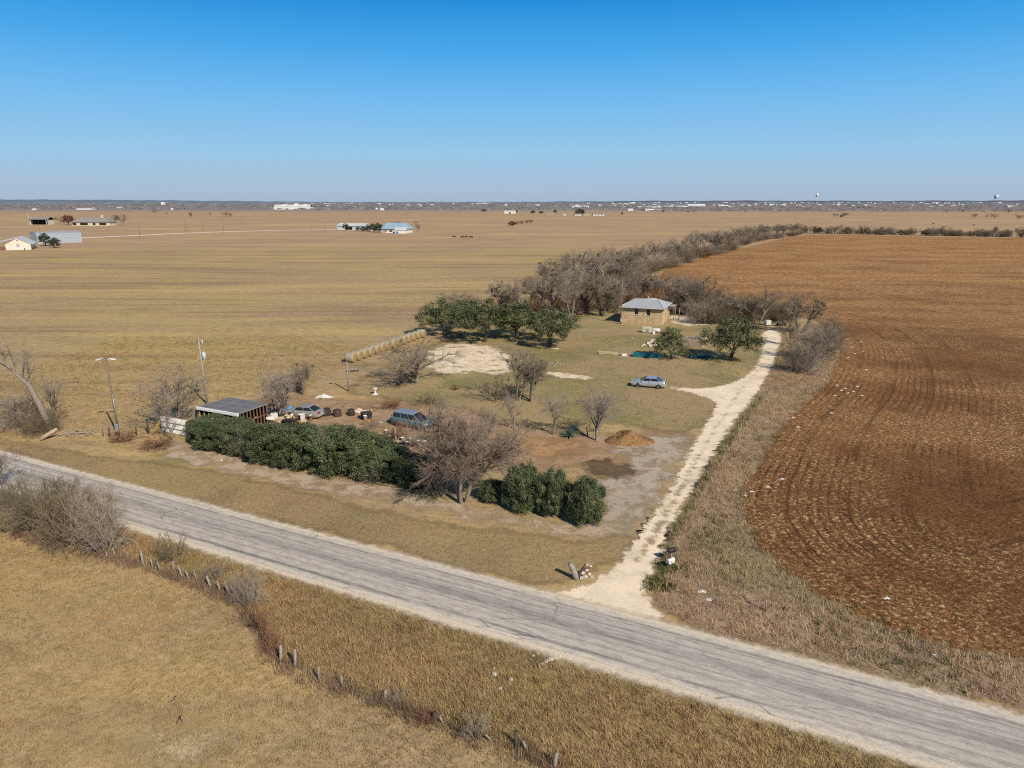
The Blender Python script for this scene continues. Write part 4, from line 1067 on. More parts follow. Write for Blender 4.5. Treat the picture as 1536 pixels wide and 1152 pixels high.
FL, FR = G(931.6, 484.3), G(992, 488)
fx = (FR - FL); HWd = fx.length; fang = math.atan2(fx.y, fx.x); HD = 9.6
ho = thing('stone_house', 'small tan rubble stone house with a grey hip metal roof', 'house', FL, fang)
zw = 3.35
def wall_with_holes(nm, axis, L, z1, holes, th, mat, par, at=0.0, flip=1):
    """a wall along x (axis 0) or y (axis 1) with rectangular openings, thickness inward"""
    mb = MB()
    cuts = sorted(set([0, L] + [q for h in holes for q in h[:2]])); zc = sorted(set([-.1, z1] + [q for h in holes for q in h[2:]]))
    for a, b in zip(cuts, cuts[1:]):
        for c, d in zip(zc, zc[1:]):
            if any(h[0] <= a and b <= h[1] and h[2] <= c and d <= h[3] for h in holes): continue
            if axis == 0: mb.box(a, b, at, at + th * flip, c, d) if flip > 0 else mb.box(a, b, at - th, at, c, d)
            else: mb.box(at, at + th, a, b, c, d) if flip > 0 else mb.box(at - th, at, a, b, c, d)
    return mb.build(nm, mat, par)
win = [(2.75, 3.55, 1.95, 3.15), (5.3, 6.1, 1.85, 3.15)]
wall_with_holes('wall', 0, HWd, zw, win, .35, STONE, ho)
wall_with_holes('wall', 0, HWd, zw, [(1.5, 2.3, 1.2, 2.6)], .35, STONE, ho, HD, -1)
wall_with_holes('wall', 1, HD - .35 - .003, zw, [(.5, .51, 0, .01)], .35, STONE, ho, 0.002).location.y = .003
sw = wall_with_holes('wall', 1, HD - .353, zw, [(4.2, 5.1, -.1, 2.15), (6.6, 7.3, 1.2, 2.5)], .35, STONE, ho, HWd - .002, -1); sw.location.y = .003
for h in win:
    fr = MB(); fr.box(h[0], h[1], .16, .22, h[2], h[2] + .07); fr.box(h[0], h[1], .16, .22, h[3] - .07, h[3]); fr.box(h[0], h[0] + .07, .16, .22, h[2] + .07, h[3] - .07); fr.box(h[1] - .07, h[1], .16, .22, h[2] + .07, h[3] - .07); fr.box(h[0] + .07, h[1] - .07, .17, .21, (h[2] + h[3]) / 2 - .03, (h[2] + h[3]) / 2 + .03)
    w_ = fr.build('window', WOODG, ho)
    gl = MB(); gl.box(h[0] + .03, h[1] - .03, .24, .26, h[2] + .03, h[3] - .03); gl.build('pane', GLASS, w_)
    sl = MB(); sl.box(h[0] - .08, h[1] + .08, -.09, .1, h[2] - .13, h[2] - .003); sl.build('sill', CREAM, w_)
dr = MB(); dr.box(HWd - .22, HWd - .15, 4.2, 5.1, 0, 2.15); dr.box(HWd - .15, HWd - .13, 4.32, 4.98, .3, 1.0); dr.build('door', simple('brown_door', (.20, .10, .055), .7), ho)
wn = MB(); wn.box(HWd - .24, HWd - .2, 6.6, 7.3, 1.2, 2.5); wn.build('window', GLASS, ho)
ins = MB(); ins.box(.36, HWd - .36, .5, HD - .5, .0, .05); ins.build('floor', INT, ho)
# hip roof with overhang, seams and fascia
ov = .55; x0, x1, y0, y1 = -ov, HWd + ov, -ov, HD + ov; zr0, zr1 = 3.38, 4.85; rx0, rx1, ry = 2.0, HWd - 1.75, HD / 2 - .6
SEAMX = seam_mat('standing_seam_roof', (.66, .655, .64), .55, 'X'); SEAMY = seam_mat('standing_seam_hip', (.66, .655, .64), .55, 'Y')
mb = MB()
mb.add([(x0, y0, zr0), (x1, y0, zr0), (x1, y1, zr0), (x0, y1, zr0), (rx0, ry, zr1), (rx1, ry, zr1)], [(0, 1, 5, 4), (2, 3, 4, 5)], 0)
mb.add([(x0, y0, zr0), (x1, y0, zr0), (x1, y1, zr0), (x0, y1, zr0), (rx0, ry, zr1), (rx1, ry, zr1)], [(1, 2, 5), (3, 0, 4)], 1)
rf = mb.build('roof', [SEAMX, SEAMY], ho)
# raised seams: real ribs on the front slope
sm = MB()
nx = 16
for i in range(1, nx):
    xa = x0 + (x1 - x0) * i / nx
    tt_ = 1.0
    if xa < rx0: tt_ = (xa - x0) / (rx0 - x0)
    if xa > rx1: tt_ = (x1 - xa) / (x1 - rx1)
    sm.tube([(xa, y0, zr0 + .02), (xa, y0 + (ry - y0) * tt_, zr0 + .02 + (zr1 - zr0) * tt_)], .025, 4, 0, True, False)
sm.build('seams', GALV, rf)
rc = MB(); rc.tube([(rx0, ry, zr1 + .02), (rx1, ry, zr1 + .02)], .09, 6)
for a in ((x0, y0), (x0, y1)): rc.tube([(a[0], a[1], zr0 + .02), (rx0, ry, zr1 + .02)], .06, 5)
for a in ((x1, y0), (x1, y1)): rc.tube([(a[0], a[1], zr0 + .02), (rx1, ry, zr1 + .02)], .06, 5)
rc.build('ridge_cap', GALV, rf)
fa = MB(); fa.box(x0 + .02, x1 - .02, y0 + .01, y0 + .05, zr0 - .17, zr0 - .003); fa.box(x0 + .02, x1 - .02, y1 - .05, y1 - .01, zr0 - .17, zr0 - .003); fa.box(x0 + .02, x0 + .06, y0 + .05, y1 - .05, zr0 - .17, zr0 - .003); fa.box(x1 - .06, x1 - .02, y0 + .05, y1 - .05, zr0 - .17, zr0 - .003)
fa.box(x0 + .06, x1 - .06, y0 + .05, y1 - .05, zr0 - .06, zr0 - .02); fa.build('fascia', WOODD, ho)
po = MB(); po.box(HWd + .1, HWd + 1.4, 7.2, HD + .4, 3.02, 3.1); pr = po.build('porch_roof', SEAMX, ho)
pp = MB(); pp.tube([(HWd + 1.3, 7.4, -.1), (HWd + 1.3, 7.4, 3.02)], .07, 6); pp.build('porch_post', WOODG, ho)
pp = MB(); pp.tube([(HWd + 1.3, HD + .2, -.1), (HWd + 1.3, HD + .2, 3.02)], .07, 6); pp.build('porch_post', WOODG, ho)
vp = MB(); vp.tube([(4.4, 6.4, 4.2), (4.4, 6.4, 5.1)], .09, 8); vp.build('vent_pipe', GALV, ho)
bx = MB(); bx.box(-.3, -.02, .4, .75, .6, 1.5, 0, .02); bx.build('meter_box', WHITE, ho)

# ------------------------------------------------------------------ poles
def pole(name, label, px, pyb, pyt, r=.13, mat=WOODP, cat='utility pole', group=None, lean=(0, 0)):
    g, h = HT(px, pyb, pyt)
    t = thing(name, label, cat, g, 0, group)
    t.rotation_euler = (lean[0], lean[1], 0)
    mb = MB(); mb.tube([(0, 0, -.2), (0, 0, h * .5), (0, 0, h)], [r, r * .85, r * .68], 9); mb.build('post', mat, t)
    return t, h
t, h = pole('utility_pole', 'tall pale utility pole with transformer beside the fan-shaped bare tree', 311, 606, 508, .15, simple('pale_pole_wood', (.36, .32, .26), .9, (.24, .21, .17), 4), lean=(0, R(-1.5)))
mb = MB(); mb.lathe([(.05, -.5), (.24, -.48), (.25, .4), (.2, .46), (.05, .5)], 12, 0, Matrix.Translation((.42, -.05, h - 2.2))); mb.tube([(.3, 0, h - 1.9), (.08, 0, h - 1.9)], .04, 5); mb.tube([(.42, -.05, h - 1.7), (.42, -.05, h - 1.45)], .04, 5); mb.build('transformer', simple('transformer_grey', (.55, .57, .57), .5), t)
mb = MB(); mb.tube([(.1, 0, h - .3), (.45, 0, h - .25)], .035, 5); mb.tube([(.45, 0, h - .25), (.45, 0, h - .75)], .06, 6); mb.build('cutout_fuse', LENS, t)
mb = MB(); mb.tube([(0, 0, h), (0, 0, h + .18)], .05, 6); mb.build('insulator', LENS, t)
mb = MB(); mb.tube([(-.03, 0, h - 1.6), (-2.6, .6, 0)], .018, 4); mb.build('guy_wire', GALV, t)
t, h = pole('lamp_pole', 'slim brown pole topped by two white lamp heads near the white panel fence', 179, 655, 538, .12, WOODP, 'lamp pole', None, (0, R(-1.5)))
mb = MB(); mb.tube([(-.45, 0, h - .1), (.45, 0, h - .1)], .04, 6); mb.build('cross_arm', GALV, t)
for s in (-1, 1):
    mb = MB(); M_ = Matrix.Translation((s * .72, -.05, h - .05)) @ Matrix.Rotation(R(12) * s, 4, 'Y'); mb.box(-.33, .33, -.2, .2, -.07, .07, 0, .05, M_); mb.build('lamp_head', WHITE, t)
mb = MB(); mb.box(-.18, .18, -.3, -.12, .6, 1.5, 0, .03); mb.build('meter_box', GALV, t)
mb = MB(); mb.tube([(.1, -.1, 1.3), (.1, -.1, h * .55)], .03, 5); mb.build('conduit', GALV, t)
t, h = pole('lamp_pole', 'short grey pole with a dark yard lamp at its top by the hay bales', 523, 587, 543, .13, WOODG, 'lamp pole')
mb = MB(); mb.tube([(0, 0, h - .12), (-.35, -.15, h + .1)], .035, 5); mb.build('bracket', GALV, t)
mb = MB(); mb.lathe([(.04, .16), (.14, .12), (.26, -.02), (.24, -.08), (.05, -.1)], 12, 0, Matrix.Translation((-.45, -.18, h + .1))); mb.build('lamp_head', BLACKP, t)
t, h = pole('utility_pole', 'dark utility pole at the left corner of the stone house', 931, 486, 420, .15)
mb = MB(); mb.tube([(-.4, 0, h - .25), (.4, 0, h - .25)], .05, 5); mb.build('cross_arm', WOODP, t)
mb = MB(); mb.box(-.2, .2, -.34, -.14, .5, 1.3, 0, .03); mb.build('meter_box', GALV, t)
t, h = pole('utility_pole', 'pole with white fitting rising behind the live oak clump', 738, 480, 424, .13)
mb = MB(); mb.lathe([(.05, -.45), (.2, -.43), (.21, .4), (.05, .45)], 10, 0, Matrix.Translation((.1, -.3, h - 1.6))); mb.build('transformer', TANKM, t)
mb = MB(); mb.tube([(0, 0, h), (0, 0, h + .3)], .1, 6); mb.build('insulator', WHITE, t)
pg = 'utility poles along the far lane'
for px, b, tp, lab in ((210, 356, 331.5, 'tall dark utility pole at the lane right of the low farmhouse'), (278, 348, 326, 'utility pole left of a close pair on the far lane'), (282.5, 348, 329, 'utility pole right one of a close pair on the far lane'),
                       (304.5, 350, 327.5, 'utility pole of the far lane standing right of the close pair'), (336, 350, 330, 'utility pole of the far lane below the lone grey trees'), (467, 345, 329.5, 'utility pole left of the small blue-white farm shed'),
                       (59, 346.5, 337, 'utility pole behind the silver metal barn'), (196, 338, 329, 'short pole right of the olive tree by the low farmhouse'), (488, 346, 332, 'thin pole next to the small blue-white farm shed')):
    t, h = pole('utility_pole', lab, px, b, tp, .16, WOODP, 'utility pole', pg)
    mb = MB(); mb.tube([(-.6, 0, h - .4), (.6, 0, h - .4)], .07, 5); mb.build('cross_arm', WOODP, t)

# ------------------------------------------------------------------ shed with dark panel roof
zs_ = 2.45
Aq, Bq, Dq = G(356, 621.4, zs_), G(296, 611, zs_), G(418, 610.5, zs_)
ex = (Bq - Aq); LX = ex.length; ang = math.atan2(-ex.y, -ex.x); LY = (Dq - Aq).length * .98
org = Bq.copy(); org.z = 0       # local x along the white front edge, y backwards
sh = thing('panel_shed', 'open stud-wall shed roofed with dark panels behind the hedge', 'shed', org, ang)
def panel_mat():
    n = NT('dark_roof_panel'); v = n.coord()
    n.base(n.ramp(n.noise(n.mapping(v, (.6, 1.6, 1)), 1.0, 5, .65), [(.3, (.13, .125, .125)), (.7, (.215, .2, .195))])); n.set(Roughness=.5); return n.mat
PANEL = panel_mat()
mb = MB()
pw = LX / 3; pl = LY / 3
for i in range(3):
    for j in range(3): mb.box(i * pw + .05, (i + 1) * pw - .05, j * pl + .05, (j + 1) * pl - .05, zs_ + .01 , zs_ + .05)
ro = mb.build('roof', PANEL, sh)
mb = MB()
for i in range(4): mb.box(i * pw - .045, i * pw + .045, .05, LY - .05, zs_ - .03, zs_ + .07)
for j in range(1, 3):
    for i in range(3): mb.box(i * pw + .05, (i + 1) * pw - .05, j * pl - .045, j * pl + .045, zs_ - .03, zs_ + .065)
mb.box(-.05, LX + .05, LY - .05, LY + .05, zs_ - .03, zs_ + .07)
mb.build('roof_battens', simple('grey_battens', (.27, .25, .24), .7), ro)
mb = MB(); mb.box(-.15, LX + .15, -.12, .05, zs_ - .24, zs_ + .1, 0, .02); mb.build('fascia_board', simple('bright_white_paint', (.84, .82, .79), .5, (.76, .74, .7), 1), sh)
for side in range(2):
    mb = MB()
    n_ = 9
    for i in range(n_):
        if side == 0: x = .1 + (LX - .2) * i / (n_ - 1); mb.box(x - .05, x + .05, .08, .18, 0, zs_ - .17)
        else: y = .4 + (LY - .6) * i / (n_ - 1); mb.box(LX - .1, LX, y - .05, y + .05, 0, zs_ - .04)
    if side == 0:
        for z in (.1, 1.2): mb.box(.1, LX - .1, .19, .25, z, z + .1)
    else:
        for z in (.1, 1.2): mb.box(LX - .18, LX - .11, .4, LY - .2, z, z + .1)
    mb.build('stud_wall', WOODR if side else LUMB, sh)
mb = MB(); mb.box(.02, .08, .3, LY - .2, 0, zs_ - .05); mb.box(.1, LX - .2, LY - .15, LY - .09, 0, zs_ - .05); mb.build('back_wall', INT, sh)
# tilted white panel leaning at the left end
g1, g2 = G(286, 630), G(302, 634)
t = thing('leaning_panel', 'white sheet leaning against the left end of the panel shed', 'panel', org + Vector((-.1, 0, 0)), ang)
mb = MB(); mb.add([(-1.7, .2, .55), (-1.7, 2.4, .55), (-.25, 2.4, zs_ - .1), (-.25, .2, zs_ - .1), (-1.7, .2, .5), (-1.7, 2.4, .5), (-.25, 2.4, zs_ - .16), (-.25, .2, zs_ - .16)], [(0, 1, 2, 3), (7, 6, 5, 4), (0, 4, 5, 1), (1, 5, 6, 2), (2, 6, 7, 3), (3, 7, 4, 0)]); mb.build('sheet', WHITE, t)
mb = MB()
for y in (.4, 2.2): mb.box(-1.6, -1.52, y - .04, y + .04, -.05, .55); mb.box(-.4, -.32, y - .04, y + .04, -.05, 2.1)
mb.build('props', LUMB, t)
# white panel fence
a, b = G(244, 647), G(281, 654.5)
dv = b - a; t = thing('panel_fence', 'white corrugated panel fence at the left end of the hedge', 'fence', a, math.atan2(dv.y, dv.x))
Lf = dv.length * 1.1; mb = MB(); n_ = 44; vs = []
for i in range(n_ + 1):
    x = Lf * i / n_; y = .035 * (1 if i % 2 else -1)
    vs += [(x, y, .05), (x, y, 1.85)]
mb.add(vs, [(2*i, 2*i+2, 2*i+3, 2*i+1) for i in range(n_)]); mb.build('corrugated_sheet', WHITE, t)
for x in (.05, Lf / 2, Lf - .05):
    mb = MB(); mb.box(x - .05, x + .05, .05, .15, -.1, 1.9); mb.build('fence_post', WOODG, t)
mb = MB(); mb.box(0, Lf, -.06, -.04, .55, .62); mb.box(0, Lf, -.06, -.04, 1.2, 1.27); mb.build('rail', WOODG, t)

# ------------------------------------------------------------------ hay bales
def hay_mat(name, a, b, rings):
    n = NT(name); v = n.coord()
    f = n.noise(v, 9, 5, .75)
    if rings:
        sep = n.n('ShaderNodeSeparateXYZ'); n.put(sep.inputs[0], v)
        rr_ = n.math('SQRT', n.math('ADD', n.math('POWER', sep.outputs['X'], 2.0), n.math('POWER', n.math('SUBTRACT', sep.outputs['Z'], .75), 2.0)))
        w = n.math('SINE', n.math('ADD', n.math('MULTIPLY', rr_, 52), n.math('MULTIPLY', f, 7)))
        c = n.mix(n.sstep(w, -.6, .6), a, b)
    else: c = n.mix(f, a, b)
    c = n.mix(1.0, c, n.ramp(n.noise(v, 26, 3, .8), [(.3, .6), (.6, 1.1)]), 'MULTIPLY')
    n.base(c); n.set(Roughness=.95); n.bump(f, .8, .08); return n.mat
HAYE = hay_mat('hay_bale_end', (.27, .175, .07), (.40, .275, .115), True)
HAYS = hay_mat('weathered_hay', (.34, .285, .19), (.44, .38, .27), False)
b0, b1 = G(526.5, 543.5), G(632, 506)
dv = (b1 - b0); NB = 14; yaw = math.atan2(dv.y, dv.x)
rr_ = random.Random(4)
def bale():
    t = thing('hay_bale', 'bale', 'hay bale', (0, 0, 0), 0, 'round hay bales in the row')
    mb = MB(); n = 26; prof = [(.66, -.76), (.74, -.72), (.79, -.6), (.80, -.2), (.79, .2), (.80, .6), (.74, .72), (.66, .76)]
    vs = []; fs = []
    for r_, y in prof:
        for k in range(n):
            th = 2 * math.pi * k / n; q = r_ * (1 + rr_.uniform(-.015, .015)); z = .75 + q * math.sin(th)
            vs.append((q * math.cos(th), y, max(z, 0.0)))
    for i in range(len(prof) - 1):
        for k in range(n): fs.append((i*n+k, (i+1)*n+k, (i+1)*n+(k+1) % n, i*n+(k+1) % n))
    mb.add(vs, fs, 0, True); mb.build('wrapped_side', HAYS, t)
    for y in (-.77, .77):
        mb = MB(); vs = []; rings = (.68, .45, .2)
        for j, r_ in enumerate(rings):
            for k in range(n): th = 2 * math.pi * k / n; vs.append((r_ * math.cos(th), y + math.copysign(.03 * j + rr_.uniform(-.01, .01), y) * (1 if j else -.3), .75 + r_ * math.sin(th)))
        fs = [(j*n+k, j*n+(k+1) % n, (j+1)*n+(k+1) % n, (j+1)*n+k) for j in range(2) for k in range(n)] + [tuple(2*n + k for k in range(n))]
        if y > 0: fs = [tuple(reversed(f)) for f in fs]
        mb.add(vs, fs); mb.build('bale_end', HAYE, t)
    return t
proto = bale()
ordn = ['first', 'second', 'third', 'fourth', 'fifth', 'sixth', 'seventh', 'eighth', 'ninth', 'tenth', 'eleventh', 'twelfth', 'thirteenth']
for i in range(NB):
    o = proto if i == 0 else copy_tree(proto)
    o.location = b0 + dv * (i / (NB - 1)) + Vector((rr_.uniform(-.05, .05), rr_.uniform(-.12, .12), 0)); o.rotation_euler = (0, 0, yaw + rr_.uniform(-.06, .06)); k = rr_.uniform(.96, 1.05); o.scale = (k, k, k)
    o['label'] = 'round hay bale at the near left end of the row by the yard lamp pole' if i == 0 else ('round hay bale at the far right end of the long row, touching the oaks' if i == NB - 1 else f'round hay bale, {ordn[i]} in the row from the yard lamp pole')
# ------------------------------------------------------------------ old roadside fence
POSTS = [(132, 826, 8, .10, 0), (160, 837, 9, .05, 0), (173, 834, 12, .06, 12), (193, 838, 10, .045, 8), (215, 849, 24, .11, 3), (229, 854, 18, .055, 5), (240, 858, 16, .045, 8), (259, 861, 20, .07, -8), (274, 869, 22, .07, 12), (284, 871, 16, .06, 14), (296, 873, 18, .045, 12),
         (317, 883, 20, .09, 14), (330, 889, 18, .07, 8), (345, 893, 22, .08, 16), (362, 905, 26, .09, 22), (421, 993, 26, .10, -4), (443, 1001, 28, .10, -2), (478, 1021, 22, .06, -3), (514, 1033, 22, .05, 2), (578, 1052, 18, .09, -4), (650, 1083, 16, .12, -12), (665, 1085, 12, .06, 20), (738, 1112, 10, .06, 40), (774, 1120, 24, .12, 2), (790, 1126, 16, .08, 18), (832, 1152, 24, .1, -6)]
f0 = G(POSTS[0][0], POSTS[0][1])
fe = thing('post_fence', 'old wire fence with crooked grey wooden posts along the near pasture', 'fence', f0)
tops = []
for px, py, hp, r_, lean in POSTS:
    g = G(px, py); h = max(hp * MPP(g) / cp, .45) * 1.05; p = g - f0
    d = Vector((-math.sin(R(lean)) , .04, math.cos(R(lean))))
    mb = MB(); q = [p - d * .15, p + d * h * .4 + Vector((rr_.uniform(-.03, .03), 0, 0)), p + d * h]
    mb.tube(q, [r_, r_ * .95, r_ * .78], 8, 0, True, True)
    mb.build('fence_post', WOODD if r_ > .115 else WOODG, fe); tops.append((p + d * h * .92, p + d * h * .55, p + d * h * .25))
for k in range(3):
    mb = MB()
    for a, b in zip(tops, tops[1:]):
        pa, pb = a[k], b[k]
        if (pb - pa).length < 14: mb.tube([pa, pa.lerp(pb, .5) - Vector((0, 0, .06)), pb], .006, 3, 0, False, False)
    mb.build('wire', WOODD, fe)
# fence stubs at the left beyond the road
t = thing('gate_fence', 'short wire fence of dark posts right of the double lamp pole', 'fence', G(165, 655))
o0 = G(165, 655); prev = None
for px, py, hp, r_ in ((165, 656, 15, .11), (205, 652, 12, .08), (223, 650, 22, .13), (155, 655, 9, .05)):
    g = G(px, py); h = hp * MPP(g); mb = MB(); mb.tube([g - o0 - Vector((0, 0, .1)), g - o0 + Vector((0, 0, h))], [r_, r_ * .85], 8); mb.build('fence_post', WOODD, t)
mb = MB()
P_ = [G(x, y) - o0 for x, y in ((155, 655), (165, 656), (205, 652), (223, 650))]
for z in (.45, .9):
    for a, b in zip(P_, P_[1:]): mb.tube([a + Vector((0, 0, z)), b + Vector((0, 0, z))], .012, 3, 0, False)
mb.build('wire', WOODD, t)
g = G(228, 653); mb = MB(); k = MPP(g); mb.tube([(0, 0, -.05), (12 * k, .3, 22 * k)], .045, 6); mb.tube([(.35, .1, -.05), (12 * k, .35, 20 * k)], .03, 6)
tag(mb.build('guy_guard', YEL, None, g), 'yellow guy-wire guard slanting beside the white panel fence', 'guy guard')

# ------------------------------------------------------------------ logs, stones, litter
def log(px, py, L, r_, az, el, label, mat=WOODG, name='log', cat='log'):
    g = G(px, py); d = Vector((math.cos(az) * math.cos(el), math.sin(az) * math.cos(el), math.sin(el)))
    mb = MB(); b = Vector((0, 0, r_ * .7)); mb.tube([b, b + d * L * .5 + Vector((.03, 0, .02)), b + d * L], [r_, r_ * .92, r_ * .8], 9)
    return tag(mb.build(name, mat, None, g), label, cat)
log(61, 661, 1.9, .22, .6, .5, 'pale broken log lying below the leaning dead tree', simple('bleached_wood', (.45, .34, .24), .9, (.34, .25, .17), 5, .4))
g = G(118, 652); t = thing('brush_pile', 'pale pile of cut branches right of the leaning dead tree', 'brush pile', g)
mb = MB()
for i in range(46):
    a = rr_.uniform(0, 6.28); p = Vector((rr_.gauss(0, 1.1), rr_.gauss(0, .5), rr_.uniform(.03, .4))); d = Vector((math.cos(a), math.sin(a), rr_.uniform(-.15, .3))) * rr_.uniform(.4, 1.1)
    mb.tube([p - d, p, p + d], [rr_.uniform(.03, .06), .04, .015], 5)
mb.build('branches', simple('cut_branches', (.46, .36, .26), .9, (.33, .24, .16), 5), t)
def heap(name, label, cat, pts, mat, group=None, z=.35, part='stones'):
    c = G(*pts[0][:2]); t = thing(name, label, cat, c, 0, group); mb = MB()
    for px, py, r_ in pts:
        g = G(px, py); mb.rock((g.x - c.x, g.y - c.y, r_ * z), r_, 0, .65, rr_.random())
    mb.build(part, mat, t); return t
# split stump with stone heap at the drive mouth
g = G(865, 869)
t = thing('split_stump', 'weathered forked tree stump standing at the driveway mouth', 'stump', g)
k = MPP(g)
mb = MB(); mb.tube([(0, 0, -.1), (-.12, 0, .4), (-.32, .05, .85), (-.5, .1, 1.15)], [.2, .2, .19, .16], 9); mb.build('thick_limb', WOODG, t)
mb = MB(); mb.tube([(.02, .1, -.05), (.28, .2, .5), (.5, .3, .75), (.6, .35, .98)], [.15, .11, .09, .05], 7); mb.tube([(.3, .2, .5), (.62, .2, .7), (.85, .3, .72)], [.08, .07, .04], 6); mb.build('thin_limb', WOODD, t)
heap('rock_heap', 'small heap of white rocks around the forked stump', 'rocks', [(880, 856, .18), (874, 860, .2), (884, 862, .16), (877, 866, .22), (872, 868, .17), (886, 850, .12), (881, 848, .14), (868, 866, .15), (861, 866, .14), (888, 866, .13)], STONEW)
heap('rock_heap', 'broken white rock at the culvert end by the near road edge', 'rocks', [(820, 993, .16), (826, 990, .2), (814, 997, .13), (832, 988, .12), (808, 1000, .1), (800, 984, .1), (806, 982, .09)], STONEW)
for px, py, r_, lab in ((742, 1013, .17, 'white stone in the rough verge grass, left of three'), (766, 1021, .16, 'round white stone in the rough verge grass, right of three'), (750, 1034, .13, 'small grey stone below two white stones in the verge'), (741, 1003, .09, 'tiny pale stone above two white stones in the verge')):
    mb = MB(); mb.rock((0, 0, r_ * .45), r_, 0, .7, px); tag(mb.build('stone', STONEW, None, G(px, py)), lab, 'stone', 'stones in the rough verge')
def rag(px, py, w, label, cat='litter', mat=TARP, name='paper_litter', h=.15, seed=1, group=None):
    rd_ = random.Random(seed + px); n = 9; mb = MB(); vs = []
    for j in range(n):
        for i in range(n):
            x = (i / (n - 1) - .5) * w * (1 + rd_.uniform(-.1, .1)); y = (j / (n - 1) - .5) * w * .55 * (1 + rd_.uniform(-.2, .2))
            e = max(0, 1 - ((x / w * 2) ** 2 + (y / w * 3.3) ** 2) ** .5)
            vs.append((x + rd_.uniform(-.04, .04) * w, y + rd_.uniform(-.05, .05) * w, .03 + h * e * rd_.uniform(.3, 1.1)))
    mb.add(vs, [(j*n+i, j*n+i+1, (j+1)*n+i+1, (j+1)*n+i) for j in range(n - 1) for i in range(n - 1)])
    return tag(mb.build(name, mat, None, G(px, py)), label, cat, group)
rag(1053, 888, .55, 'white crumpled litter in the dead weeds, upper of two near the road corner')
rag(1063, 900, .5, 'white crumpled litter in the dead weeds, lower of two near the road corner')
rag(486, 596, 2.2, 'white crumpled tarp on the ground beyond the silver grey sedan', 'tarp', TARP, 'white_tarp', .5)
lit = 'white litter scattered along the edge of the ploughed field'
for i, (px, py) in enumerate(((1255, 506), (1270, 509), (1264, 519), (1278, 521), (1256, 526), (1282, 531), (1272, 537), (1291, 513), (1294, 527), (1262, 586), (1272, 590), (1252, 594), (1268, 583), (1280, 588), (1236, 570), (1202, 566), (1209, 570), (1300, 555), (1247, 620), (1190, 627), (1165, 594), (1150, 633), (1128, 738), (1116, 744), (1173, 719), (1152, 731), (1330, 898), (1197, 641), (1255, 578), (1286, 580), (1401, 984), (1293, 594))):
    rag(px, py, .42, 'scrap of white litter along the edge of the ploughed field', 'litter', TARP, 'paper_litter', .14, i, lit)

# ------------------------------------------------------------------ mailboxes and sign
def mailbox(px, pyb, pyt, label, boxmat, rz, doc):
    g, h = HT(px, pyb, pyt); t = thing('mailbox', label, 'mailbox', g, rz, 'mailboxes at the driveway mouth')
    mb = MB(); mb.box(-.05, .05, -.05, .05, -.1, h - .3); mb.build('post', WOODG, t)
    mb = MB(); vs = []; n = 9
    for x in (-.3, .3):
        vs += [(x, .16, h - .3), (x, .16, h - .12)] + [(x, .16 * math.cos(math.pi * i / n), h - .12 + .14 * math.sin(math.pi * i / n)) for i in range(1, n)] + [(x, -.16, h - .12), (x, -.16, h - .3)]
    m = len(vs) // 2; mb.add(vs, [(i, (i + 1) % m, m + (i + 1) % m, m + i) for i in range(m)] + [tuple(range(m - 1, -1, -1)), tuple(range(m, 2 * m))]); mb.build('box', boxmat, t)
    mb = MB(); mb.box(-.315, -.302, -.14, .14, h - .28, h - .02); mb.build('door', doc, t)
    mb = MB(); mb.box(.0, .12, .162, .172, h - .2, h - .12); mb.build('flag', REDL, t)
mailbox(1006, 842, 822, 'black mailbox on a grey post, the upper one at the driveway mouth', BLACKP, R(200), BLACKP)
mailbox(1005, 852, 838, 'white-topped mailbox on a post, the lower one at the driveway mouth', WHITE, R(215), BLACKP)
g, h = HT(1148, 917, 894); t = thing('marker_post', 'small post with a reflector standing in the dead weeds by the road', 'marker post', g)
mb = MB(); mb.tube([(0, 0, -.1), (0, 0, h)], .045, 6); mb.build('post', WOODG, t)
mb = MB(); mb.box(-.08, .08, -.065, -.05, h - .22, h, 0, .01) if False else mb.box(-.08, .08, -.065, -.05, h - .22, h); mb.build('reflector', WOODR, t)
# dead twig in the near pasture
mb = MB(); mb.tube([(0, 0, .3), (-.18, -.1, 0)], .02, 5); mb.tube([(0, 0, .3), (.1, .0, 0)], .018, 5); mb.tube([(0, 0, .28), (.02, .05, .38)], .035, 5)
tag(mb.build('dead_twig', WOODD, None, G(271, 1084)), 'small dark forked twig standing in the near pasture', 'twig')
mb = MB(); mb.tube([(0, 0, .03), (.2, .1, .05)], .03, 5); mb.rock((.1, .3, .03), .07, 0, .5, 3); mb.rock((-.25, .35, .03), .06, 0, .5, 4); tag(mb.build('dung', WOODD, None, G(256, 1052)), 'small dark dung clods in the near pasture above the forked twig', 'dung')

# ------------------------------------------------------------------ yard stores
def planks(px0, py0, px1, py1, rows, layers, w, th, label, mat, name='lumber_stack', cat='lumber', jit=.15):
    a, b = G(px0, py0), G(px1, py1); d = b - a; L = d.length; t = thing(name, label, cat, a, math.atan2(d.y, d.x))
    for k in range(layers):
        for j in range(rows):
            mb = MB(); x = rr_.uniform(-jit, jit); mb.box(x, L + x, j * w, j * w + w * .93, .06 + k * (th + .006), .06 + k * (th + .006) + th); mb.build('plank', mat, t)
    mb = MB()
    for q in (.15, .85): mb.box(L * q - .05, L * q + .05, 0, rows * w, 0, .055)
    mb.build('bearer', WOODD, t)
planks(897, 531, 924, 533, 4, 3, .24, .11, 'stack of long pale planks on the grass left of the teal panels', LUMB)
planks(924, 532, 949, 533, 4, 1, .26, .07, 'low stack of mixed boards right of the long pale planks', simple('aged_boards', (.42, .30, .18), .85, (.30, .20, .12), 3), jit=.5)
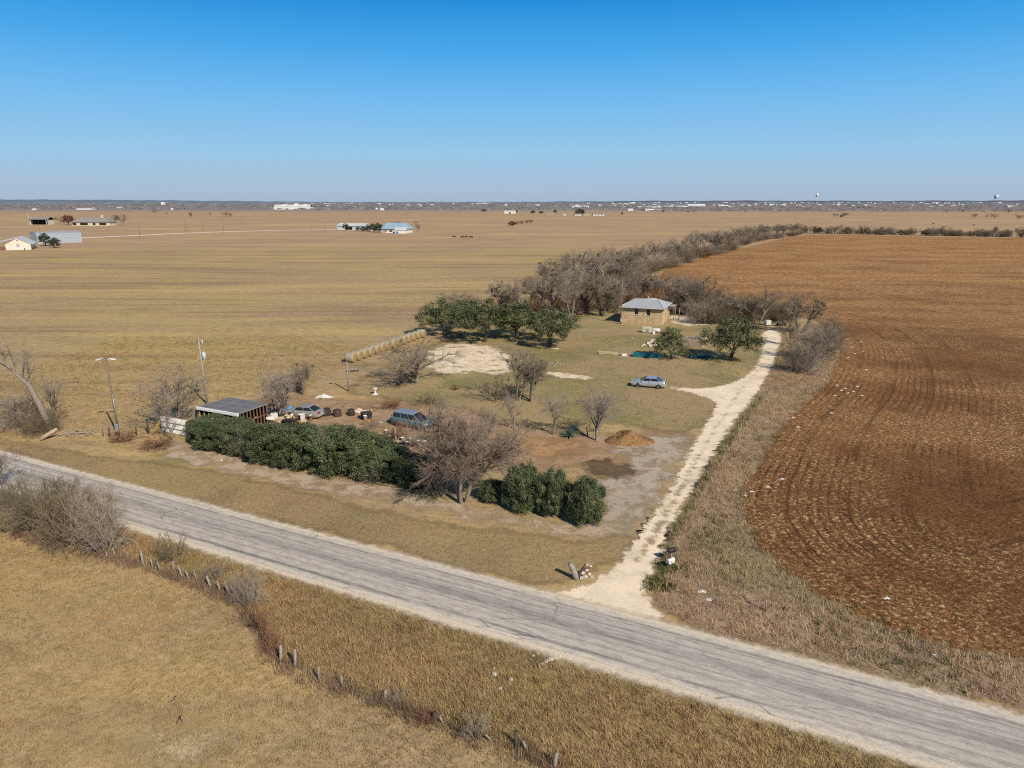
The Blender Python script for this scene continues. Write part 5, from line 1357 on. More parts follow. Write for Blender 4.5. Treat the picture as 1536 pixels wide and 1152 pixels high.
g = G(936, 534); t = thing('white_box', 'small white box beside the mixed boards', 'box', g); mb = MB(); mb.box(-.45, .45, -.25, .25, 0, .35, 0, .03); mb.build('carton', WHITE, t); mb = MB(); mb.box(-.46, .46, -.26, .26, .3, .39, 0, .02); mb.build('lid', TARP, t)
planks(949, 535.5, 990, 538, 3, 5, .32, .12, 'stack of teal painted steel panels in the shade of the small oak', TEAL, 'panel_stack', 'panels', .05)
planks(1036, 538, 1072, 536, 3, 3, .3, .1, 'teal grey panels in the dark shade of the large oak', simple('shaded_teal', (.06, .12, .14), .6, (.03, .07, .09), 2), 'panel_stack', 'panels', .1)
# white appliances near the house
g = G(970, 499); t = thing('chest_freezer', 'old cream chest freezer lying in front of the stone house', 'freezer', g, fang)
mb = MB(); mb.box(-.85, .85, -.45, .45, .08, 1.05, 0, .06); mb.build('cabinet', CREAM, t)
mb = MB(); mb.box(-.87, .87, -.47, .47, 1.053, 1.14, 0, .03); mb.build('lid', WHITE, t)
mb = MB(); mb.box(-.1, .45, -.475, -.455, .15, .75); mb.build('grille', GALV, t)
g = G(984, 499); t = thing('water_tank', 'white rounded tank right of the cream chest freezer', 'tank', g, fang)
mb = MB(); mb.lathe([(.02, -.75), (.3, -.73), (.38, -.6), (.38, .6), (.3, .73), (.02, .75)], 14, 0, Matrix.Translation((0, 0, .5)) @ Matrix.Rotation(R(90), 4, 'Y')); mb.build('shell', WHITE, t)
mb = MB(); mb.box(-.5, -.4, -.3, .3, 0, .2); mb.box(.4, .5, -.3, .3, 0, .2); mb.build('cradle', WOODD, t)
g = G(980, 501); t = thing('plastic_drum', 'low white drum in front of the white rounded tank', 'drum', g); mb = MB(); mb.lathe([(.02, 0), (.28, 0), (.3, .05), (.3, .5), (.26, .58), (.02, .6)], 14); mb.build('shell', WHITE, t); mb = MB(); mb.lathe([(.02, .6), (.08, .6), (.08, .65), (.02, .65)], 8); mb.build('cap', BLACKP, t)
heap('rock_heap', 'long heap of white limestone blocks left of the small oak', 'rocks', [(972, 517, .5), (966, 519, .4), (977, 515, .55), (984, 516, .55), (990, 517, .5), (975, 520, .4), (983, 520, .45), (992, 520, .45), (963, 520, .25), (998, 519, .5), (1003, 520, .4), (979, 513, .5), (987, 513, .5)], STONEW, None, .5)
# stone foundation ruin
a, b, c_ = G(1022, 519), G(1054, 521.5), G(1062, 508)
dv = b - a; L_ = dv.length; D_ = 5.0
t = thing('stone_foundation', 'low ruined stone foundation between the two yard oaks', 'ruin', a, math.atan2(dv.y, dv.x))
RUIN = simple('pinkish_rubble', (.40, .30, .22), .95, (.26, .19, .14), 2.2, .7)
mb = MB(); mb.box(0, L_, 0, .45, -.1, 1.25, 0, .06); mb.build('front_wall', RUIN, t)
mb = MB(); mb.box(L_ - .45, L_ - .003, .453, D_ - .4, -.1, 1.15, 0, .06); mb.build('side_wall', CREAM, t)
mb = MB(); mb.box(0.003, .45, .453, D_ - .4, -.1, 1.1, 0, .06); mb.build('side_wall', RUIN, t)
mb = MB(); mb.box(0, L_, D_ - .397, D_, -.1, 1.0, 0, .06); mb.build('rear_wall', RUIN, t)
mb = MB()
for i in range(70): mb.rock((rr_.uniform(.5, L_ - .5), rr_.uniform(.5, D_ - .5), rr_.uniform(.75, 1.0)), rr_.uniform(.15, .4), 0, .5, i)
mb.box(.46, L_ - .46, .46, D_ - .42, 0, .8); mb.build('rubble_fill', simple('grey_rubble', (.25, .21, .18), .95, (.15, .125, .105), 2), t)
# white cube tank and quad at the top of the drive
g = G(1151, 488); t = thing('tote_tank', 'white square tote tank at the top end of the driveway', 'tank', g, .2)
mb = MB(); mb.box(-.55, .55, -.5, .5, .14, 1.1, 0, .07); mb.build('bottle', WHITE, t); mb = MB(); mb.box(-.58, .58, -.53, .53, 0, .13); mb.build('pallet', WOODD, t)
mb = MB()
for x in (-.56, 0, .56): mb.tube([(x, -.52, .13), (x, -.52, 1.12)], .018, 4)
for z in (.4, .75, 1.12): mb.tube([(-.57, -.53, z), (.57, -.53, z)], .018, 4)
mb.build('cage', GALV, t)
g = G(1172, 489); t = thing('quad_bike', 'dark quad bike parked below the mistletoe tree at the driveway end', 'quad bike', g, .3)
mb = MB(); ring_loft(mb, [[(x, .3 * w, .4), (x, .34 * w, .6), (x, .2 * w, z), (x, -.2 * w, z), (x, -.34 * w, .6), (x, -.3 * w, .4)] for x, w, z in ((-.9, .8, .75), (-.5, 1, .85), (0, .6, .78), (.4, 1, .95), (.85, .7, .8))]); mb.build('body', TANKM, t)
for x in (-.6, .6):
    for s in (-1, 1): mb = MB(); mb.lathe([(.1, -.11), (.26, -.1), (.28, 0), (.26, .1), (.1, .11)], 12, 0, Matrix.Translation((x, s * .45, .28)) @ Matrix.Rotation(R(90), 4, 'X')); mb.build('wheel', RUBBER, t)
mb = MB(); mb.tube([(.3, -.38, 1.1), (.4, 0, 1.0), (.3, .38, 1.1)], .025, 5); mb.tube([(.45, 0, .85), (.4, 0, 1.0)], .03, 5); mb.build('handlebar', BLACKP, t)
mb = MB(); mb.box(-.65, -.1, -.16, .16, .84, .93, 0, .03); mb.build('seat', BLACKP, t); mb = MB(); mb.box(-.95, -.55, -.35, .35, .88, .91); mb.box(.5, .9, -.35, .35, .98, 1.01); mb.build('rack', LENS, t)
g = G(869, 476); t = thing('barrel_smoker', 'dark red barrel smoker on legs at the wood edge left of the stone house', 'smoker', g, .2)
mb = MB(); mb.lathe([(.02, -.7), (.4, -.7), (.42, -.6), (.42, .6), (.4, .7), (.02, .7)], 14, 0, Matrix.Translation((0, 0, .95)) @ Matrix.Rotation(R(90), 4, 'Y')); mb.build('drum', simple('dark_red_paint', (.12, .035, .03), .7, (.06, .025, .02), 3), t)
for x in (-.5, .5):
    for y in (-.25, .25): mb = MB(); mb.tube([(x, y, -.05), (x, y, .65)], .035, 5); mb.build('leg', WOODD, t)
mb = MB(); mb.tube([(.45, 0, 1.35), (.45, 0, 1.9)], .07, 8); mb.build('chimney', WOODD, t)
heap('rock_heap', 'low heap of brown rubble right of the twin-trunked tree', 'rubble', [(828, 546, .3), (834, 547, .3), (840, 547, .28), (845, 546, .25), (836, 544, .3), (823, 545, .25), (831, 549, .22)], RUIN)
log(825, 524, 1.6, .14, -.15, 0, 'pale log lying under the rightmost oak of the clump', LUMB)
log(945, 509, .7, .2, .3, 0, 'short stump-like log on the lawn left of the chest freezer', WOODG)
log(1002, 495, 3.6, .06, .9, .12, 'long thin pole lying on the lawn right of the stone house', LUMB, 'wooden_pole', 'pole')
g, h = HT(1018, 480, 463); t = thing('wooden_post', 'pale upright post at the wood edge right of the stone house', 'post', g); mb = MB(); mb.tube([(0, 0, -.1), (0.05, 0, h)], [.12, .1], 8); mb.build('shaft', WOODG, t)
# bench by lamp pole
g = G(531, 558); t = thing('low_table', 'small grey wooden table beside the yard lamp pole', 'table', g, .35)
mb = MB()
for j in range(3): mb.box(-.95, .95, -.36 + j * .24, -.14 + j * .24, .55, .62)
mb.build('tabletop', WOODG, t)
for x in (-.75, .75):
    for y in (-.28, .28): mb = MB(); mb.box(x - .05, x + .05, y - .05, y + .05, -.03, .547); mb.build('leg', WOODG, t)
# white bird bath like stand
g = G(563, 592); t = thing('garden_urn', 'small white urn on the lawn right of the yard lamp pole', 'urn', g)
mb = MB(); mb.lathe([(.22, 0), (.22, .12), (.1, .2), (.09, .5), (.3, .68), (.33, .8), (.28, .82), (.03, .72)], 12); mb.build('bowl', WHITE, t); mb = MB(); mb.box(-.35, .35, -.3, .3, 0, .1, 0, .02); mb.build('plinth', WHITE, t); t.children[0].location.z = .1
# mulch mound
def mound(name, label, px0, px1, pyb, pyt, mat, cat):
    a, b = G(px0, pyb), G(px1, pyb); c = (a + b) / 2; hw = (b - a).length / 2; h = (pyb - pyt) * MPP(c) * .8
    V = []; Fq = []; n = 60; m_ = 36
    for j in range(m_ + 1):
        for i in range(n + 1):
            x = (i / n * 2 - 1) * hw * 1.15; y = (j / m_ * 2 - 1) * hw * .75
            e = max(0, 1 - (x / hw) ** 2 * .95 - (y / (hw * .62)) ** 2) ** .8
            skew = .65 + .5 * math.exp(-((x + hw * .35) / (hw * .42)) ** 2)
            q = .75 + .25 * math.sin(x * 2.3 + 1) * math.cos(y * 2.1) + rr_.uniform(-.1, .1)
            V.append((x, y, h * e * q * skew + (.0 if e > 0 else -.06)))
    for j in range(m_):
        for i in range(n): k = j * (n + 1) + i; Fq.append((k, k + 1, k + n + 2, k + n + 1))
    o = link(name, np_mesh(name, np.array(V), np.array(Fq), mat, None, True), None, c + Vector((0, hw * .45, .02)))
    return tag(o, label, cat)
def mulch():
    n = NT('brown_mulch'); p = n.pos(); f = n.noise(p, 5, 5, .75); f2 = n.noise(p, 1.2, 4, .6)
    c = n.mix(n.sstep(f2, .4, .65), (.30, .165, .07), (.19, .10, .045)); c = n.mix(n.sstep(f, .5, .66), c, (.42, .27, .13)); n.base(c); n.set(Roughness=.95); n.bump(f, 1.0, .15); return n.mat
mound('mulch_mound', 'mound of orange brown mulch right of the vase-shaped bare tree', 910, 985, 668, 643, mulch(), 'mound')

# ------------------------------------------------------------------ junk yard
def drum(px, py, r_, h, mat, label, cat='barrel', name='barrel', lid=None, group=None):
    g = G(px, py); t = thing(name, label, cat, g, rr_.uniform(0, 6), group); mb = MB()
    mb.lathe([(r_ * .1, 0), (r_ * .96, 0), (r_, .05), (r_ * .98, h * .4), (r_ * .9, h * .8), (r_ * .8, h * .95), (r_ * .6, h), (r_ * .56, h - .04), (r_ * .1, h - .06)], 16); mb.build('shell', mat, t)
    if lid: mb = MB(); mb.lathe([(r_ * .1, h), (r_ * 1.05, h), (r_ * 1.05, h + .05), (r_ * .1, h + .07)], 16); mb.build('lid', lid, t)
    return t
bg = 'dark barrels behind the hedge'
drum(490, 623, .56, .9, TANKM, 'large dark round tub right beside the silver grey sedan', 'tub', 'round_tub', None, bg)
drum(506, 624, .52, .85, simple('brown_barrel', (.085, .05, .045), .7, (.05, .03, .028), 2), 'large dark reddish tub, second from the silver grey sedan', 'tub', 'round_tub', None, bg)
drum(527, 623, .46, .8, TANKM, 'dark tub furthest from the silver grey sedan, beside the orange heap', 'tub', 'round_tub', None, bg)
g = G(550, 628); t = thing('black_bin', 'wide black plastic bin beside the yellow pole', 'bin', g, .2)
mb = MB(); ring_loft(mb, [[(x * s, y * s * .75, z) for x, y in ((-.6, -.6), (.6, -.6), (.6, .6), (-.6, .6), (-.6, -.6))] for s, z in ((.9, 0), (1.1, .7), (1.16, .72), (1.0, .74))], 0, False); mb.build('tub', BLACKP, t); mb = MB(); mb.box(-.68, .68, -.53, .53, .745, .8, 0, .02); mb.build('lid', DKFAB, t)
def bucket(px, py, label, mat=WHITE, h=.45, r_=.19, group='white buckets of the junk yard'):
    g = G(px, py); t = thing('bucket', label, 'bucket', g, rr_.uniform(0, 6), group); mb = MB()
    mb.lathe([(.02, 0), (r_ * .85, 0), (r_, h - .04), (r_ * 1.08, h - .03), (r_ * 1.08, h), (r_ * .92, h), (r_ * .8, .08), (.02, .07)], 14); mb.build('pail', mat, t)
    mb = MB(); mb.tube([(-r_, 0, h - .04), (-r_ * .7, -.1, h - .2), (0, -r_ * 1.02, h - .28), (r_ * .7, -.1, h - .2), (r_, 0, h - .04)], .01, 4); mb.build('handle', GALV, t)
bucket(548, 631, 'white bucket in front of the wide black bin', h=.65, r_=.22)
bucket(545, 626, 'white bucket left of the wide black bin', h=.5)
bucket(579, 658, 'tall white bucket at left of the row in front of the minivan', h=1.0, r_=.24)
bucket(584, 660, 'small white bucket beside the tall white bucket', h=.5)
bucket(604, 664, 'white bucket left of centre in the row in front of the minivan', h=.6, r_=.22)
bucket(615, 662, 'small white bucket between the row centre and the dark tarp', h=.4, r_=.17)
bucket(629, 672, 'tall white bucket left of a pair by the big mesquite', h=.85, r_=.22)
bucket(637, 673, 'white bucket right of a pair by the big mesquite', h=.85, r_=.22)
bucket(645, 669, 'small white bucket closest to the big mesquite', h=.45, r_=.17)
bucket(412, 611, 'white bucket beyond the shed roof by the pale limbed tree', h=.6, r_=.24)
rag(574, 664, 1.1, 'crumpled yellow sheet at the left of the white buckets', 'sheet', simple('yellow_sheet', (.55, .40, .10), .7), 'yellow_sheet', .35)
rag(632, 660, 1.7, 'dark crumpled tarp in front of the minivan', 'tarp', DKFAB, 'dark_tarp', .7)
rag(538, 618, 2.0, 'white and orange crumpled heap right of the dark tubs', 'heap', simple('pink_orange_debris', (.60, .42, .30), .8, (.66, .60, .52), 2.0), 'debris_heap', .5)
rag(588, 631, 1.4, 'white crumpled sheet behind the rear of the minivan', 'sheet', TARP, 'white_sheet', .5)
rag(569, 634, .9, 'small grey crumpled sheet left of the minivan', 'sheet', simple('grey_sheet', (.45, .43, .41), .7), 'grey_sheet', .3)
rag(553, 632, 1.0, 'orange crumpled sheet under the yellow pole', 'sheet', ORANGE, 'orange_sheet', .25)
rag(434, 614, 1.2, 'bright blue crumpled tarp behind the silver grey sedan', 'tarp', BLUEP, 'blue_tarp', .6)
rag(600, 668, 2.0, 'black crumpled plastic between the white buckets', 'sheet', DKFAB, 'black_sheet', .45)
g, h = HT(557, 628, 614); t = thing('yellow_pole', 'thin yellow pole standing beside the wide black bin', 'pole', g); mb = MB(); mb.tube([(0, 0, -.1), (.12, 0, h)], .05, 6); mb.build('shaft', YEL, t)
g, h = HT(594, 668, 640); t = thing('wooden_post', 'pale upright wooden post among the white buckets', 'post', g); mb = MB(); mb.tube([(0, 0, -.1), (-.05, 0, h)], [.1, .08], 7); mb.build('shaft', WOODG, t)
g = G(412, 633); t = thing('washing_machine', 'white washing machine in the junk heap under the pale limbed tree', 'appliance', g, .3); mb = MB(); mb.box(-.4, .4, -.38, .38, 0, 1.05, 0, .04); mb.build('cabinet', WHITE, t)
mb = MB(); mb.lathe([(.02, 0), (.22, 0), (.22, .02), (.02, .025)], 14, 0, Matrix.Translation((0, -.385, .55)) @ Matrix.Rotation(R(90), 4, 'X')); mb.build('door', GLASS, t)
g = G(453, 634); t = thing('white_cabinet', 'small white cabinet right of the junk heap, in front of the silver grey sedan', 'appliance', g, -.1); mb = MB(); mb.box(-.32, .32, -.3, .3, 0, 1.1, 0, .03); mb.build('carcass', WHITE, t); mb = MB(); mb.box(-.28, -.02, -.32, -.3, .1, 1.0); mb.build('door', INT, t)
t = thing('scrap_heap', 'mixed heap of scrap wood and metal in front of the silver grey sedan', 'scrap heap', G(430, 635))
for nm, mat, n_ in (('boards', LUMB, 16), ('rusty_scrap', WOODR, 12), ('white_scrap', WHITE, 10), ('dark_scrap', BLACKP, 10)):
    mb = MB()
    for i in range(n_):
        a_, e_ = rr_.uniform(0, 6.28), rr_.uniform(-.2, .6); M_ = Matrix.Translation((rr_.gauss(0, 1.3), rr_.gauss(0, .5), rr_.uniform(.15, .75))) @ Matrix.Rotation(a_, 4, 'Z') @ Matrix.Rotation(-e_, 4, 'Y')
        l_ = rr_.uniform(.25, .9); w_ = rr_.uniform(.05, .22); mb.box(-l_, l_, -w_, w_, -.04, rr_.uniform(.02, .2), 0, 0, M_)
    mb.build(nm, mat, t)
t = thing('scrap_heap', 'scrap strewn around the white buckets beside the big mesquite', 'scrap heap', G(612, 668))
for nm, mat, n_ in (('boards', LUMB, 14), ('rusty_scrap', WOODR, 14), ('dark_scrap', BLACKP, 18), ('white_scrap', WHITE, 8)):
    mb = MB()
    for i in range(n_):
        M_ = Matrix.Translation((rr_.gauss(0, 2.0), rr_.gauss(0, .6), rr_.uniform(.06, .4))) @ Matrix.Rotation(rr_.uniform(0, 6.28), 4, 'Z') @ Matrix.Rotation(rr_.uniform(-.3, .3), 4, 'Y')
        l_ = rr_.uniform(.15, .55); w_ = rr_.uniform(.05, .2); mb.box(-l_, l_, -w_, w_, -.04, rr_.uniform(.02, .2), 0, 0, M_)
    mb.build(nm, mat, t)
log(625, 744, 2.0, .05, 2.7, 0, 'thin pale branch lying in the grass left of the big mesquite', LUMB, 'fallen_branch', 'branch')
log(560, 735, .01 + 1.2, .04, 2.5, 0, 'short thin branch lying before the right end of the hedge', WOODG, 'fallen_branch', 'branch')
mb = MB(); mb.rock((0, 0, .08), .16, 0, .7, 5); tag(mb.build('stone', STONEW, None, G(332, 692)), 'small white stone on the grass before the left part of the hedge', 'stone')
# ------------------------------------------------------------------ far farm buildings
def gable(t, L, D, hw_, hr, wall, roof, ov=.4, name_roof='roof', at=(0, 0, 0), hip=0.0, open_front=False):
    """long side along x, front at y=0; walls, roof"""
    x, y, z = at
    mb = MB(); w = .15
    if not open_front: mb.box(x, x + L, y, y + w, z - .2, z + hw_)
    mb.box(x, x + L, y + D - w, y + D, z - .2, z + hw_)
    for xx in (x, x + L - w):
        mb.box(xx + .003, xx + w - .003, y + w + .003, y + D - w - .003, z - .2, z + hw_)
        if not hip: mb.add([(xx, y, z + hw_ + .003), (xx, y + D, z + hw_ + .003), (xx, y + D / 2, z + hr - .08), (xx + w, y, z + hw_ + .003), (xx + w, y + D, z + hw_ + .003), (xx + w, y + D / 2, z + hr - .08)], [(0, 2, 1), (3, 4, 5), (0, 3, 5, 2), (1, 2, 5, 4)])
    mb.build('wall', wall, t)
    a = [(x - ov, y - ov, z + hw_ - .02), (x + L + ov, y - ov, z + hw_ - .02), (x + L + ov, y + D + ov, z + hw_ - .02), (x - ov, y + D + ov, z + hw_ - .02), (x - ov + hip, y + D / 2, z + hr), (x + L + ov - hip, y + D / 2, z + hr)]
    b = [(p[0], p[1], p[2] + .14) for p in a]
    mb = MB(); mb.add(a + b, [(6, 7, 11, 10), (8, 9, 10, 11), (7, 8, 11), (9, 6, 10), (0, 4, 5, 1), (2, 5, 4, 3), (1, 5, 2), (3, 4, 0), (0, 1, 7, 6), (1, 2, 8, 7), (2, 3, 9, 8), (3, 0, 6, 9)]); return mb.build(name_roof, roof, t)
def opening(t, nm, x0, x1, z0, z1, mat, y=0, out=.03):
    mb = MB(); mb.box(x0, x1, y - out, y + .02, z0, z1); return mb.build(nm, mat, t)
def side_opening(t, nm, x, y0, y1, z0, z1, mat):
    mb = MB(); mb.box(x - .02, x + .03, y0, y1, z0, z1); return mb.build(nm, mat, t)
WHR = simple('white_metal_roof', (.60, .59, .57), .5, (.48, .47, .46), .3)
BARNM = seam_mat('silver_barn_metal', (.50, .54, .59), 1.2, 'X')
STUC = simple('cream_stone_wall', (.68, .63, .52), .8, (.6, .54, .43), .5)
PALEB = simple('pale_blue_wall', (.50, .54, .57), .7, (.42, .46, .49), .5)
# silver barn (long low vault)
a, b = G(57, 366), G(123.5, 363.5); dv = b - a; L = dv.length
t = thing('metal_barn', 'long silver metal barn behind two dark evergreen trees', 'barn', a, math.atan2(dv.y, dv.x))
hb = 18.5 * MPP(a) * .93; D = 14
prof = [(0, 0), (0, hb * .72), (1.2, hb * .86), (D * .3, hb * .97), (D * .5, hb), (D * .7, hb * .97), (D - 1.2, hb * .86), (D, hb * .72), (D, 0)]
mb = MB(); n = len(prof); vs = [(x, y, z) for x in (0, L) for y, z in prof]
mb.add(vs, [(i, n + i, n + i + 1, i + 1) for i in (0, n - 2)], 0); mb.add(vs, [tuple(range(n)), tuple(range(2 * n - 1, n - 1, -1))], 0); mb.build('wall', BARNM, t)
mb = MB(); mb.add([(p[0] + (-.2 if p[0] == 0 else .2), p[1], p[2] + .04) for p in vs], [(i, n + i, n + i + 1, i + 1) for i in range(1, n - 2)], 0); mb.build('roof', seam_mat('silver_barn_roof', (.53, .55, .58), 1.2, 'X'), t)
opening(t, 'sliding_door', L * .12, L * .2, 0, hb * .6, GALV); opening(t, 'eave_rail', L * .62, L * .8, hb * .45, hb * .49, GALV)
# cream house at the left edge
a = G(9, 375.5); b = G(47, 374.5); dv = b - a; wl = dv.length; m = MPP(a)
t = thing('farmhouse', 'cream house with a pale metal roof cut off by the left edge of the photo', 'house', a, math.atan2(dv.y, dv.x))
hh = 8.5 * m; hr = 17 * m; Lh = 26
mb = MB(); mb.box(0, wl, 0, .2, -.2, hh); mb.box(0, .2, .203, Lh, -.2, hh); mb.box(wl - .2, wl, .203, Lh, -.2, hh); mb.add([(0, 0, hh + .003), (wl, 0, hh + .003), (wl / 2, 0, hr), (0, .2, hh + .003), (wl, .2, hh + .003), (wl / 2, .2, hr)], [(0, 1, 2), (5, 4, 3), (0, 2, 5, 3), (1, 4, 5, 2)]); mb.build('wall', STUC, t)
mb = MB(); sl = hr - hh
A_ = [(-14, -.5, hh - 1.4), (wl / 2, -.5, hr + .12), (wl + 1.2, -.5, hh - sl * .12), (-14, Lh, hh - 1.4), (wl / 2, Lh, hr + .12), (wl + 1.2, Lh, hh - sl * .12)]
B_ = [(x, y, z + .16) for x, y, z in A_]
mb.add(A_ + B_, [(6, 7, 10, 9), (7, 8, 11, 10), (0, 3, 4, 1), (1, 4, 5, 2), (0, 1, 7, 6), (1, 2, 8, 7), (3, 9, 10, 4), (4, 10, 11, 5), (0, 6, 9, 3), (2, 5, 11, 8)]); mb.build('roof', WHR, t)
mb = MB(); mb.box(-13.5, -.3, 3, 3.3, -.2, hh - 1.7); mb.build('wall', BRICK, t)
opening(t, 'window', wl * .44, wl * .56, hh * .5, hh * 1.05, GALV); opening(t, 'vent', wl * .46, wl * .53, hr * .78, hr * .84, INT); opening(t, 'door', wl * .72, wl * .76, 0, hh * .3, INT)
for x in (-12.5, -7): mb = MB(); mb.tube([(x, 0, -.1), (x, 0, hh - 1.5)], .18, 6); mb.build('porch_post', WOODR, t)
# open shed
a = G(44, 337); b = G(72, 337); L = (b - a).length; m = MPP(a)
t = thing('open_shed', 'grey roofed open-fronted farm shed left of the low farmhouse', 'shed', a)
gable(t, L, 12, 7.5 * m, 11 * m, CREAM, GREYR, .6, open_front=True)
mb = MB(); mb.box(.4, L - .4, 6, 6.1, 0, 7 * m); mb.build('back_wall', INT, t)
for i in range(5): mb = MB(); x = L * (.08 + .21 * i); mb.box(x - .25, x + .25, 0, .4, -.1, 7.4 * m); mb.build('post', CREAM if i in (0, 4) else INT, t)
mb = MB(); mb.tube([(-.5, 1, 0), (-.5, 1, 16 * m)], .12, 6); mb.lathe([(.1, 15 * m), (.9, 15.5 * m), (.1, 16.5 * m)], 8); mb.build('antenna_mast', WHITE, t)
# low farmhouse
a = G(108, 338.5); b = G(155, 339); L = (b - a).length; m = MPP(a)
t = thing('farmhouse', 'low white farmhouse with grey hip roof between red-leaved and olive trees', 'house', a)
gable(t, L, 13, 5 * m, 11.5 * m, CREAM, GREYR, 1.0, hip=9)
for i, (x0_, x1_) in enumerate(((.02, .12), (.22, .42), (.55, .62), (.72, .9))): opening(t, 'window' if i != 1 else 'porch_opening', L * x0_, L * x1_, .6, 3.8 * m, INT)
mb = MB(); mb.box(L * .68, L * .72, 8, 9.6, 5 * m, 15 * m); mb.build('chimney', WHITE, t)
# middle farm
a = G(505.5, 344.5); b = G(527, 346); L = (b - a).length; m = MPP(a)
t = thing('farm_shed', 'small blue-white farm shed with pale metal roof', 'shed', a, -.35)
gable(t, L * .95, 13, 5.5 * m, 9.5 * m, PALEB, WHR, .5)
opening(t, 'door', L * .3, L * .55, 0, 4.5 * m, INT); opening(t, 'lean_to', L * .6, L * .9, 0, 3 * m, PALEB, 0, 2.5)
a = G(572, 349.5); b = G(613, 349.5); L = (b - a).length; m = MPP(a)
t = thing('farmhouse', 'white farmhouse with a blue metal roof beside a red-leaved tree', 'house', a, -.12)
gable(t, L, 15, 6 * m, 14.5 * m, WHITE, BLUER, 1.0, hip=4)
for x0_, x1_ in ((.1, .2), (.3, .42), (.62, .68), (.8, .86)): opening(t, 'window', L * x0_, L * x1_, 1.0, 4 * m, INT)
gable(t, 9, 8, 5 * m, 8.5 * m, WHITE, WHR, .4, 'wing_roof', (L * .62, -8.2, 0)); opening(t, 'wing_door', L * .66, L * .74, 0, 3 * m, BLUEP, -8.2)
mb = MB(); mb.box(L * .05, L * .18, -5, -3, .5, 2.2, 0, .2); mb.build('parked_trailer', GALV, None, a) ; o = bpy.context.scene.collection.objects['parked_trailer']; tag(o, 'small grey trailer in front of the blue-roofed farmhouse', 'trailer')

# ------------------------------------------------------------------ cattle
def cow(px, py, mat, label, group, rz, grazing=True):
    g = G(px, py); t = thing('cow', label, 'cow', g, rz, group)
    t.scale = (1.1, 1.1, 1.1)
    mb = MB(); secs = []
    for x, w, zt, zb in ((-.95, .14, 1.25, .95), (-.85, .27, 1.36, .78), (-.4, .33, 1.34, .62), (.2, .36, 1.33, .55), (.6, .32, 1.38, .6), (.85, .2, 1.34, .75), (1.05, .15, 1.2 if not grazing else 1.1, .85 if not grazing else .72), (1.35, .12, 1.3 if not grazing else .68, 1.0 if not grazing else .38), (1.55, .11, 1.32 if not grazing else .42, 1.05 if not grazing else .16), (1.8, .07, 1.12 if not grazing else .2, .95 if not grazing else .05)):
        zc = (zt + zb) / 2; hz = (zt - zb) / 2
        secs.append([(x, w * math.cos(2 * math.pi * k / 10), zc + hz * math.sin(2 * math.pi * k / 10)) for k in range(11)])
    ring_loft(mb, secs)
    for x, fx_ in ((-.75, -1), (.62, 1)):
        for s in (-1, 1):
            if fx_ < 0: mb.tube([(x + .1, s * .2, .95), (x + .12, s * .2, .65), (x - .1, s * .19, .38), (x, s * .19, 0)], [.17, .11, .06, .06], 6)
            else: mb.tube([(x, s * .19, .9), (x + .03, s * .19, .42), (x, s * .19, 0)], [.13, .07, .06], 6)
    mb.tube([(-.95, 0, 1.22), (-1.05, 0, .9), (-1.04, 0, .5)], [.04, .03, .05], 5)
    hx, hz = (1.5, 1.3) if not grazing else (1.42, .52)
    for s in (-1, 1): mb.tube([(hx, s * .1, hz), (hx - .02, s * .26, hz + .02)], [.05, .02], 5)
    mb.build('body', mat, t)
COWB = simple('black_hide', (.018, .015, .014), .8, (.03, .024, .02), 2); COWW = simple('pale_hide', (.60, .52, .42), .8, (.45, .36, .27), 1.2); COWR = simple('brown_hide', (.14, .06, .03), .8)
for px, py, rz, lab in ((681, 357, .2, 'black cow on the left end of the row of four in the meadow'), (693.5, 357.3, 3.0, 'black cow second from left in the row of four'), (699, 357, .4, 'black cow third from left in the row of four'), (707, 357.4, 2.8, 'black cow on the right end of the row of four in the meadow')):
    cow(px, py, COWB, lab, 'black cattle in the meadow', rz)
for px in (590, 595.5, 599.5, 622, 626): cow(px, 334.6, COWB, 'dark cow far beyond the blue-roofed farmhouse', 'dark cattle beyond the farmhouse', prng.uniform(0, 6))
for px, py in ((1416, 338.2), (1420, 337.6), (1494, 340.3), (1502, 340.6), (1510, 340.2), (1523, 341), (1459, 337.5)): cow(px, py, COWW, 'pale cow in the far pasture on the right', 'pale cattle in the far pasture', prng.uniform(0, 6))
cow(1400, 336.5, COWB, 'dark cow left of the pale cattle in the far pasture', None, .3)
cow(1461, 338.6, COWR, 'brown cow in the middle of the pale cattle in the far pasture', None, .3)

# ------------------------------------------------------------------ distant buildings
HZW = simple('hazy_white_wall', (.74, .73, .74), .8, (.66, .66, .68), .05); HZR = simple('hazy_grey_roof', (.36, .38, .43), .8, (.30, .32, .37), .05); HZT = simple('hazy_tan_wall', (.56, .52, .49), .8, (.38, .36, .36), .05)  # distance haze painted into these wall and roof colours
def far_house(px, pyb, wpx, hpx, label, group, wall=HZW, roof=HZW, name='far_building', rz=0.0, cat='building', part=True):
    g = G(px - wpx / 2, pyb); m = MPP(g); L = wpx * m; h = hpx * m
    t = thing(name, label, cat, g, rz, group); gable(t, L, min(L * .6, 40), h * .62, h, wall, roof, min(.6, L * .02)); return t, L, h
t, L, h = far_house(438, 314.2, 54, 7, 'very bright long white roofed building on the far horizon left of centre', None, WHITE, WHITE)
for i, (x, w, hh_) in enumerate(((.1, .3, 1.1), (.45, .25, 1.3), (.72, .2, 1.15))):
    mb = MB(); m_ = h * hh_; mb.add([(L * x, 5, 0), (L * (x + w), 5, 0), (L * (x + w * .5), 5, m_), (L * x, 40, 0), (L * (x + w), 40, 0), (L * (x + w * .5), 40, m_)], [(0, 1, 2), (5, 4, 3), (0, 2, 5, 3), (1, 4, 5, 2)]); mb.build('roof_gable', WHITE, t)
